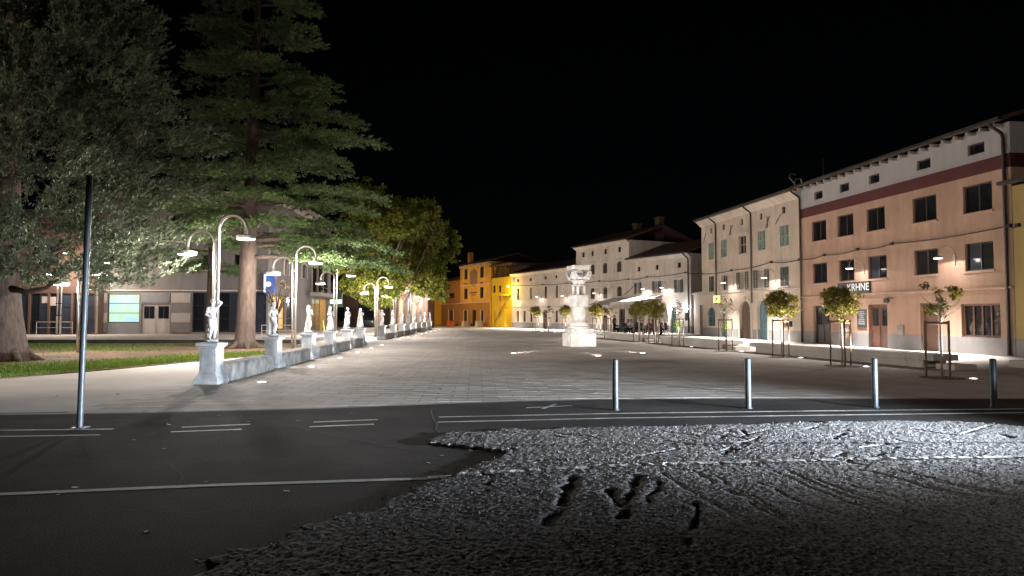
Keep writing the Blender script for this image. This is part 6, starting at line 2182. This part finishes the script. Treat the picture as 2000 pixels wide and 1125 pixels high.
def plane_tree(px, Y, crown_px, rx, ry, label, fork):
    x = (px - 1000) / F_PX * Y
    t = thing('plane_tree', label, 'tree', (x, Y, 0), 0, 'plane trees behind the statues')
    k = Y / F_PX
    c = D(*crown_px, Y)
    cx, cz = c.x - x, c.z
    a, b_ = rx * k, ry * k
    paths = [([(0, 0, -0.1), (0.05, 0, 0.6), (0.12 * fork, 0, 2.2), (0.1 * fork, 0, 3.2)], [0.42, 0.32, 0.28, 0.26])]
    for j in range(7):
        an = 2 * PI * j / 7 + 0.5
        tip = (cx + a * 0.7 * math.cos(an), a * 0.6 * math.sin(an), cz + b_ * (0.1 + 0.5 * random.random()))
        m_ = (0.1 * fork + 0.35 * (tip[0] - 0.1), 0.3 * tip[1], 3.2 + 0.32 * (tip[2] - 3.2))
        paths.append(([(0.1 * fork, 0, 2.9 + 0.1 * j * 0.5), m_, tip], [0.19, 0.11, 0.03]))
    blobs = []
    for j in range(11):
        an = random.uniform(0, 2 * PI)
        rr_ = random.uniform(0.25, 0.62)
        zz = random.uniform(-0.8, 0.6)
        blobs.append(((cx + a * rr_ * math.cos(an), a * rr_ * math.sin(an), cz + b_ * zz), (a * 0.42, a * 0.42, b_ * 0.36), 1 / 11))
    broadleaf(t, paths, blobs, M['plane_leaf'], M['bark_light'], 34000, 0.24, 0.25)
plane_tree(741, 57.0, (735, 465), 100, 118, 'nearest plane tree with pale forked trunk beside the seventh statue', -1)
plane_tree(781, 66.0, (800, 478), 98, 112, 'middle plane tree with leaning pale trunk beside the ninth statue', 1.5)
plane_tree(808, 78.0, (845, 505), 62, 82, 'farthest plane tree at the right end of the leafy mass', 1)

# small bare tree before the blue sign
tp = G(541, 664)
bt_ = thing('small_tree', 'small dark nearly bare tree between the second and third statues', 'tree', (tp.x, tp.y, 0.02))
paths = [([(0, 0, -0.05), (0.03, 0, 1.2), (0.0, 0, 2.0)], [0.07, 0.055, 0.05])]
for j in range(14):
    an = random.uniform(0, 2 * PI)
    L = random.uniform(0.8, 1.7)
    z0 = random.uniform(1.6, 2.6)
    paths.append(([(0, 0, z0 - 0.3), (L * 0.45 * math.cos(an), L * 0.45 * math.sin(an), z0 + 0.6 * L), (L * math.cos(an), L * math.sin(an), z0 + 1.0 * L)], [0.035, 0.02, 0.006]))
paths.append(([(0, 0, 1.9), (-0.1, 0, 3.0), (-0.2, 0, 4.2)], [0.05, 0.035, 0.01]))
broadleaf(bt_, paths, [((0, 0, 3.4), (1.4, 1.4, 1.1), 1.0)], M['sparse_leaf'], M['bark'], 420, 0.12, 0.2)

# --- young staked trees on the right
young = [(1840, 738, 1, 'sparse', 'sparse-leaved staked young tree nearest the right edge'), (1645, 715, 0, 'full', 'full round staked tree before the inn sign'), (1527, 698, 0, 'full', 'full round staked tree where the peach and cream houses meet'),
         (1418, 686, 2, 'bare', 'nearly bare staked tree below the square yellow sign'), (1325, 677, 2, 'bare', 'nearly bare staked tree before the lit cafe doorway'), (1278.6, 671, 0, 'full', 'full staked tree, right one of the pair before the awnings'),
         (1248, 667.6, 0, 'full', 'full staked tree, left one of the pair before the awnings'), (1190, 660, 1, 'sparse', 'thin reddish staked tree right of the monument'), (1165, 657, 0, 'full', 'full staked tree just right of the monument'),
         (1104.6, 649, 0, 'full', 'full staked tree just left of the monument'), (1071, 649, 1, 'sparse', 'thin staked tree second from the far left end'), (1046.6, 647, 0, 'full', 'full staked tree at the far left end of the row')]
pad_m = mat('tree_pit_mulch', (0.10, 0.075, 0.055), 0.95, 0.4, 6.0, bump=0.8, bscale=14)
for i, (px, py, var, kind, lab) in enumerate(young):
    p = G(px, py)
    t = thing('young_tree', lab, 'tree', (p.x, p.y, 0), random.uniform(-0.2, 0.2), 'young staked trees along the right side')
    zc = 2.10 + random.uniform(-0.05, 0.05)
    paths = [([(0, 0, -0.03), (0.01, 0.01, 0.8), (-0.01, 0, 1.6), (0, 0, 2.3)], [0.036, 0.032, 0.028, 0.015])]
    nb = 16 if kind != 'full' else 9
    for j in range(nb):
        an = 2 * PI * j / nb + random.uniform(-.3, .3)
        L = random.uniform(0.35, 0.62)
        z0 = random.uniform(1.45, 2.1)
        paths.append(([(0, 0, z0), (L * .6 * math.cos(an), L * .6 * math.sin(an), z0 + 0.28 * L), (L * math.cos(an), L * math.sin(an), z0 + 0.75 * L)], [0.014, 0.009, 0.004]))
    if kind == 'full':
        blobs = [((random.uniform(-.06, .06), random.uniform(-.06, .06), zc + random.uniform(-.03, .03)), (0.66, 0.66, 0.56), 0.65), ((random.uniform(-.15, .15), random.uniform(-.15, .15), zc + 0.15), (0.42, 0.42, 0.42), 0.35)]
        broadleaf(t, paths, blobs, M['young_leaf'], M['bark_young'], 5400, 0.078, 0.3)
    elif kind == 'sparse':
        broadleaf(t, paths, [((0.0, 0, zc - 0.02), (0.58, 0.58, 0.52), 1.0)], M['sparse_leaf'] if i else M['young_leaf'], M['bark_young'], 640, 0.085, 0.3)
    else:
        broadleaf(t, paths, [((0, 0, zc), (0.45, 0.45, 0.5), 1.0)], M['sparse_leaf'], M['bark_young'], 130, 0.08, 0.2)
        P = rng.normal(size=(70, 3)) * np.array([0.1, 0.1, 0.13]) + np.array([0, 0, 1.18])
        V, Q = leaf_quads(P, rand_dirs(70), 0.09, 0.06)
        link_mesh('trunk_shoots', np_mesh('trunk_shoots', V, Q), M['shoot_leaf'], t)['kind'] = 'stuff'
    # stake frame
    for q in range(3):
        an = 2 * PI * q / 3 + 0.5
        MB().tube([(0.36 * math.cos(an), 0.36 * math.sin(an), -0.02), (0.35 * math.cos(an), 0.35 * math.sin(an), 1.52)], 0.028, 8).build('stake', M['wood_stake'], t, smooth=True)
        a2 = an + 2 * PI / 3
        MB().tube([(0.35 * math.cos(an), 0.35 * math.sin(an), 1.47 - 0.02 * q), (0.35 * math.cos(a2), 0.35 * math.sin(a2), 1.47 - 0.02 * q)], 0.026, 8).build('crossbar', M['wood_stake'], t)
    pit = MB().lathe([(0.55, -0.004), (0.53, 0.012), (0.2, 0.03)], 20).build('mulch', pad_m, t)
    # ground light beside the trunk
    ground_light(p.x + 0.62, p.y - 0.32, 'small ground light at the foot of the ' + ['tree nearest the right edge', 'tree before the inn sign', 'tree where peach and cream houses meet', 'bare tree below the yellow sign', 'bare tree before the cafe doorway', 'right tree of the awning pair', 'left tree of the awning pair', 'thin tree right of the monument', 'full tree right of the monument', 'full tree left of the monument', 'thin tree at the far end', 'full tree at the far end'][i], 'ground lights below the young trees', 1300 if kind == 'full' else 600, (-0.62, 0.32, 1.95), 66, 0.09)
    n = 40
    ll_ = rng.normal(size=(n, 3)) * np.array([0.42, 0.3, 0]) + np.array([0.1, -0.15, 0.03])
    dd_ = rand_dirs(n) * np.array([1, 1, 0.15])
    V, Q = leaf_quads(ll_, norm(dd_), 0.09, 0.07, up=np.tile([0.05, 0.02, 1.0], (n, 1)))
    o = link_mesh('leaf_litter', np_mesh('leaf_litter', V, Q), M['deadleaf'])
    o.location = (p.x, p.y, 0)
    o['kind'] = 'stuff'
    o['label'] = 'fallen leaves under the ' + lab.replace(',', '')
    o['category'] = 'leaf litter'

# ================================================================== CAFE
def awning(px0, px1, label, reach, z_wall, z_front):
    t0, _ = PB.tz(px0, 600)
    t1, _ = PB.tz(px1, 600)
    t0, t1 = min(t0, t1), max(t0, t1)
    a = thing('awning', label, 'awning', PB.w((t0 + t1) / 2, 0, 0), PB.ang, 'cafe awnings')
    hw = (t1 - t0) / 2
    n = 6
    mb = MB()
    for j in range(n + 1):
        s = j / n
        for k in range(9):
            x = -hw + 2 * hw * k / 8
            sag = -0.06 * math.sin(PI * s) * (0.5 + 0.5 * abs(math.sin(PI * k / 2)))
            mb.v.append((x, 0.12 + reach * s, z_wall + (z_front - z_wall) * s + sag))
    for j in range(n):
        for k in range(8):
            mb.f.append((j * 9 + k, j * 9 + k + 1, (j + 1) * 9 + k + 1, (j + 1) * 9 + k))
    o = mb.build('canopy', M['fabric'], a, smooth=True)
    so = o.modifiers.new('thick', 'SOLIDIFY')
    so.thickness = 0.015
    MB().box(-hw, hw, 0.13 + reach, 0.15 + reach, z_front - 0.24, z_front + 0.02).build('valance', M['fabric'], a)
    MB().box(-hw, hw, 0.06 + reach, 0.125 + reach, z_front - 0.05, z_front + 0.0).build('front_bar', M['darkmetal'], a)
    MB().box(-hw, hw, 0.003, 0.14, z_wall - 0.02, z_wall + 0.16).build('cassette', M['trim'], a)
    for x in (-hw + 0.1, hw - 0.1):
        MB().tube([(x, 0.05, z_wall - 0.5), (x, reach * 0.55, z_wall - 0.35), (x, reach + 0.05, z_front - 0.04)], 0.03, 6).build('folding_arm', M['darkmetal'], a)
        MB().tube([(x, 0.02, z_wall + 1.3), (x, reach * 0.75, z_front + 0.25)], 0.018, 5).build('stay', M['darkmetal'], a)
awning(1296, 1246, 'pale cafe awning on the right, below the open shutters', 3.4, 3.75, 3.0)
awning(1243, 1196, 'pale cafe awning on the left, beside the tall house', 3.4, 3.6, 2.75)

# closed parasols
for px, Y, lab in ((1297, 56.0, 'closed white parasol right of the cafe tables'), (1251, 58.0, 'closed white parasol left of the cafe tables')):
    x = (px - 1000) / F_PX * Y
    u_ = thing('closed_parasol', lab, 'parasol', (x, Y, 0), 0, 'closed parasols at the cafe')
    MB().tube([(0, 0, 0), (0, 0, 2.75)], 0.03, 8).build('pole', M['wood_stake'], u_)
    mb = MB()
    N = 16
    prof = [(0.10, 2.66), (0.16, 2.3), (0.22, 1.9), (0.27, 1.5), (0.25, 1.12)]
    for r_, z in prof[::-1]:
        for k in range(N):
            a = 2 * PI * k / N
            w = r_ * (1 + 0.22 * (-1) ** k)
            mb.v.append((w * math.cos(a), w * math.sin(a), z))
    for i in range(len(prof) - 1):
        for k in range(N):
            j = (k + 1) % N
            mb.f.append((i * N + k, i * N + j, (i + 1) * N + j, (i + 1) * N + k))
    mb.f.append(tuple((len(prof) - 1) * N + k for k in range(N)))
    mb.build('cloth', M['fabric'], u_)
    MB().lathe([(0.28, 0), (0.28, 0.06), (0.06, 0.09)], 16).build('foot', M['darkstone'], u_)
# tables and chairs
tab_spots = [(1213, 60.5), (1224, 58.0), (1236, 61.0), (1262, 57.0), (1283, 58.5)]
wood_c = mat('cafe_furniture', (0.03, 0.024, 0.02), 0.6, 0.2, 4.0)
def table(x, y, lab):
    t = thing('cafe_table', lab, 'table', (x, y, 0), random.uniform(0, 1), 'cafe tables')
    MB().lathe([(0.38, 0.72), (0.40, 0.735), (0.40, 0.75)], 20).build('top', wood_c, t)
    MB().tube([(0, 0, 0.03), (0, 0, 0.72)], 0.03, 8).build('column', M['darkmetal'], t)
    MB().lathe([(0.24, 0), (0.22, 0.03)], 16).build('foot', M['darkmetal'], t)
def chair(x, y, rz, lab):
    c = thing('cafe_chair', lab, 'chair', (x, y, 0), rz, 'cafe chairs')
    MB().box(-0.21, 0.21, -0.21, 0.21, 0.43, 0.46).build('seat', wood_c, c)
    mb = MB().box(-0.22, -0.19, -0.21, 0.21, 0.62, 0.70)
    mb.box(-0.22, -0.19, -0.21, 0.21, 0.78, 0.88)
    mb.box(-0.221, -0.19, -0.21, -0.17, 0.46, 0.9)
    mb.box(-0.221, -0.19, 0.17, 0.21, 0.46, 0.9)
    mb.build('backrest', wood_c, c)
    for sx in (-1, 1):
        for sy in (-1, 1):
            MB().tube([(sx * 0.18, sy * 0.18, 0.43), (sx * 0.2, sy * 0.2, 0)], 0.015, 6).build('leg', M['darkmetal'], c)

def person_mesh(pose):
    p = []
    if pose == 'sit':
        hip, sh = 0.50, 1.02
        p += [('e', (0.0, 0, 0.56), (0.15, 0.17, 0.12)), ('c', (0.0, 0, 0.62), (0.03, 0, 0.95), 0.13, 0.15), ('e', (0.02, 0, 0.98), (0.11, 0.2, 0.09))]
        for s in (-1, 1):
            p += [('c', (0.03, 0.09 * s, 0.53), (0.42, 0.10 * s, 0.53), 0.085, 0.06), ('c', (0.42, 0.10 * s, 0.52), (0.40, 0.10 * s, 0.09), 0.055, 0.04), ('c', (0.40, 0.10 * s, 0.06), (0.53, 0.11 * s, 0.045), 0.04, 0.033),
                  ('c', (0.02, 0.2 * s, 1.0), (0.10, 0.24 * s, 0.76), 0.055, 0.042), ('c', (0.10, 0.24 * s, 0.76), (0.33, 0.14 * s, 0.80), 0.04, 0.03), ('e', (0.37, 0.13 * s, 0.80), (0.045, 0.035, 0.022))]
        hz = 1.24
        hx = 0.06
    else:
        p += [('e', (0, 0, 0.95), (0.13, 0.17, 0.12)), ('c', (0, 0, 1.0), (0, 0, 1.32), 0.12, 0.14), ('e', (0.0, 0, 1.38), (0.105, 0.2, 0.09))]
        for s in (-1, 1):
            p += [('c', (0, 0.09 * s, 0.9), (0.03 * s, 0.10 * s, 0.5), 0.09, 0.065), ('c', (0.03 * s, 0.10 * s, 0.5), (-0.02 * s, 0.11 * s, 0.09), 0.058, 0.042), ('c', (-0.02 * s, 0.11 * s, 0.05), (0.12 - 0.02 * s, 0.12 * s, 0.04), 0.042, 0.033),
                  ('c', (0, 0.21 * s, 1.4), (0.0, 0.26 * s, 1.12), 0.055, 0.043), ('c', (0, 0.26 * s, 1.12), (0.12, 0.24 * s, 0.90), 0.04, 0.03), ('e', (0.14, 0.235 * s, 0.86), (0.03, 0.025, 0.05))]
        hz = 1.60
        hx = 0.02
    p += [('c', (hx - 0.03, 0, hz - 0.22), (hx - 0.01, 0, hz - 0.08), 0.055, 0.05), ('e', (hx, 0, hz), (0.095, 0.075, 0.115)), ('e', (hx + 0.095, 0, hz - 0.01), (0.022, 0.016, 0.026)), ('e', (hx, 0.078, hz), (0.022, 0.012, 0.03)), ('e', (hx, -0.078, hz), (0.022, 0.012, 0.03))]
    Vv, Qq = surfnet(sdf_union(p, 0.035), (-0.25, -0.35, -0.02), (0.62, 0.35, hz + 0.16), 0.024)
    me = np_mesh('body', Vv, Qq)
    zc_ = np.array([Vv[q_].mean(0) for q_ in Qq])
    me.polygons.foreach_set('use_smooth', [True] * len(me.polygons))
    top_leg = 0.62 if pose == 'sit' else 0.93
    mi = np.where(zc_[:, 2] > hz - 0.13, 2, np.where(zc_[:, 2] < top_leg, 1, 0))
    hand = (zc_[:, 0] > 0.34) & (zc_[:, 2] > 0.72) & (zc_[:, 2] < 0.86) if pose == 'sit' else (zc_[:, 2] < 0.9) & (np.abs(zc_[:, 1]) > 0.2) & (zc_[:, 2] > 0.78)
    mi[hand] = 2
    h = [('e', (hx - 0.025, 0, hz + 0.03), (0.10, 0.088, 0.11)), ('e', (hx - 0.06, 0, hz - 0.03), (0.055, 0.075, 0.10))]
    Vh, Qh = surfnet(sdf_union(h, 0.02), (-0.3, -0.2, hz - 0.2), (0.3, 0.2, hz + 0.2), 0.022)
    return me, mi, np_mesh('hair', Vh, Qh)
sit_me, sit_mi, sit_h = person_mesh('sit')
std_me, std_mi, std_h = person_mesh('stand')
sit_h.materials.append(M['hair'])
std_h.materials.append(M['hair'])
cl = {'black': (0.012, 0.012, 0.014), 'grey': (0.10, 0.10, 0.105), 'blue': (0.03, 0.045, 0.09), 'red': (0.16, 0.035, 0.03), 'white': (0.5, 0.48, 0.46), 'green': (0.03, 0.06, 0.035), 'brown': (0.08, 0.05, 0.035)}
clm = {k: mat('cloth_' + k, c, 0.85, 0.15, 8.0) for k, c in cl.items()}
def person(x, y, rz, pose, top_, legs_, lab):
    o = thing('person', lab, 'person', (x, y, 0), rz, 'people at the cafe')
    me = (sit_me if pose == 'sit' else std_me).copy()
    for m_ in (clm[top_], clm[legs_], M['skin']):
        me.materials.append(m_)
    me.polygons.foreach_set('material_index', np.asarray(sit_mi if pose == 'sit' else std_mi, dtype=np.int32))
    b_ = bpy.data.objects.new('body', me)
    COL.objects.link(b_)
    b_.parent = o
    h = bpy.data.objects.new('hair', sit_h if pose == 'sit' else std_h)
    COL.objects.link(h)
    h.parent = o
tl = ['leftmost cafe table', 'second cafe table from the left', 'middle cafe table', 'fourth cafe table from the left', 'rightmost cafe table']
dress = [[('black', 'black'), ('grey', 'black')], [('black', 'blue'), ('white', 'black')], [('blue', 'black'), ('black', 'grey')], [('red', 'black'), ('green', 'black')], [('brown', 'black'), ('black', 'brown')]]
for i, (px, Y) in enumerate(tab_spots):
    x = (px - 1000) / F_PX * Y
    table(x, Y, 'round dark ' + tl[i] + ' on the terrace')
    for j, s in enumerate((-1, 1)):
        an = R(20 + 35 * i) + (PI if s < 0 else 0)
        cx_, cy_ = x + 0.72 * math.cos(an), Y + 0.72 * math.sin(an)
        side = ('near side' if cy_ < Y else 'far side') if abs(cx_ - x) < 0.2 else ('left' if cx_ < x else 'right')
        chair(cx_, cy_, an + PI, f'dark cafe chair on the {side} of the {tl[i]}')
        a_, b_ = dress[i][j]
        person(cx_, cy_, an + PI, 'sit', a_, b_, f'seated person in {a_} top on the {side} of the {tl[i]}')
for px, Y, a_, b_, lab in ((1291, 60.5, 'red', 'black', 'standing person in red top by the cafe doorway'), (1200, 63.0, 'black', 'black', 'standing person in black at the left end of the cafe terrace')):
    person((px - 1000) / F_PX * Y, Y, R(200), 'stand', a_, b_, lab)
# bright lamps by the cafe door
for px, py, lab in ((1310, 604, 'bright white wall light left of the cafe doorway'), (1341, 603, 'bright white wall light right of the cafe doorway')):
    t, z = PB.tz(px, py, 0.25)
    o = thing('door_light', lab, 'lamp', PB.w(t, 0, z), PB.ang, 'wall lights by the cafe doorway')
    MB().box(-0.06, 0.06, 0.003, 0.12, -0.1, 0.1).build('bracket', M['darkmetal'], o)
    MB().lathe([(0.06, -0.13), (0.12, -0.07), (0.13, 0.04), (0.06, 0.1)], 12, (0, 0.24)).build('globe', M['lamp_on'], o, smooth=True)
    light('door_light_glow', 'POINT', (0, 0.5, 0), 80, COOL, o, radius=0.12)

# ================================================================== SMALL THINGS
lf = MB()
lf.v = [(0, -0.06, 0), (0.035, -0.02, 0.012), (0.05, 0.03, 0.004), (0.0, 0.075, 0.014), (-0.045, 0.03, 0.016), (-0.03, -0.03, 0.006), (0, 0.01, 0.0)]
lf.f = [(6, 0, 1), (6, 1, 2), (6, 2, 3), (6, 3, 4), (6, 4, 5), (6, 5, 0)]
leaf_me = lf.mesh('fallen_leaf')
leaf_me.materials.append(M['deadleaf'])
leaf_px = [(388, 1095), (145, 953), (286, 1039), (863, 890), (838, 905), (427, 812), (466, 826), (486, 824), (580, 822), (685, 808), (120, 966), (320, 877), (262, 860), (400, 942), (614, 941), (920, 880), (1130, 820), (560, 960), (700, 1010), (330, 830)]
for i, (x, y) in enumerate(leaf_px):
    o = bpy.data.objects.new('fallen_leaf', leaf_me)
    COL.objects.link(o)
    p = G(x, y, -0.03)
    o.location = (p.x, p.y, -0.027)
    o.rotation_euler = (random.uniform(-.2, .2), random.uniform(-.2, .2), random.uniform(0, 6))
    s = random.uniform(0.35, 0.65)
    o.scale = (s, s, s)
    tag(o, 'small pale fallen leaf lying on the dark asphalt road', 'leaf', 'fallen leaves on the road')
leaf_px2 = [(860, 760), (620, 790), (1165, 768), (1290, 745), (1030, 742), (745, 735), (230, 770), (110, 774), (700, 752), (950, 726), (1410, 742)]
for i, (x, y) in enumerate(leaf_px2):
    o = bpy.data.objects.new('fallen_leaf', leaf_me)
    COL.objects.link(o)
    p = G(x, y, 0)
    o.location = (p.x, p.y, 0.004)
    o.rotation_euler = (random.uniform(-.2, .2), random.uniform(-.2, .2), random.uniform(0, 6))
    tag(o, 'small dry fallen leaf lying on the pale paving', 'leaf', 'fallen leaves on the paving')
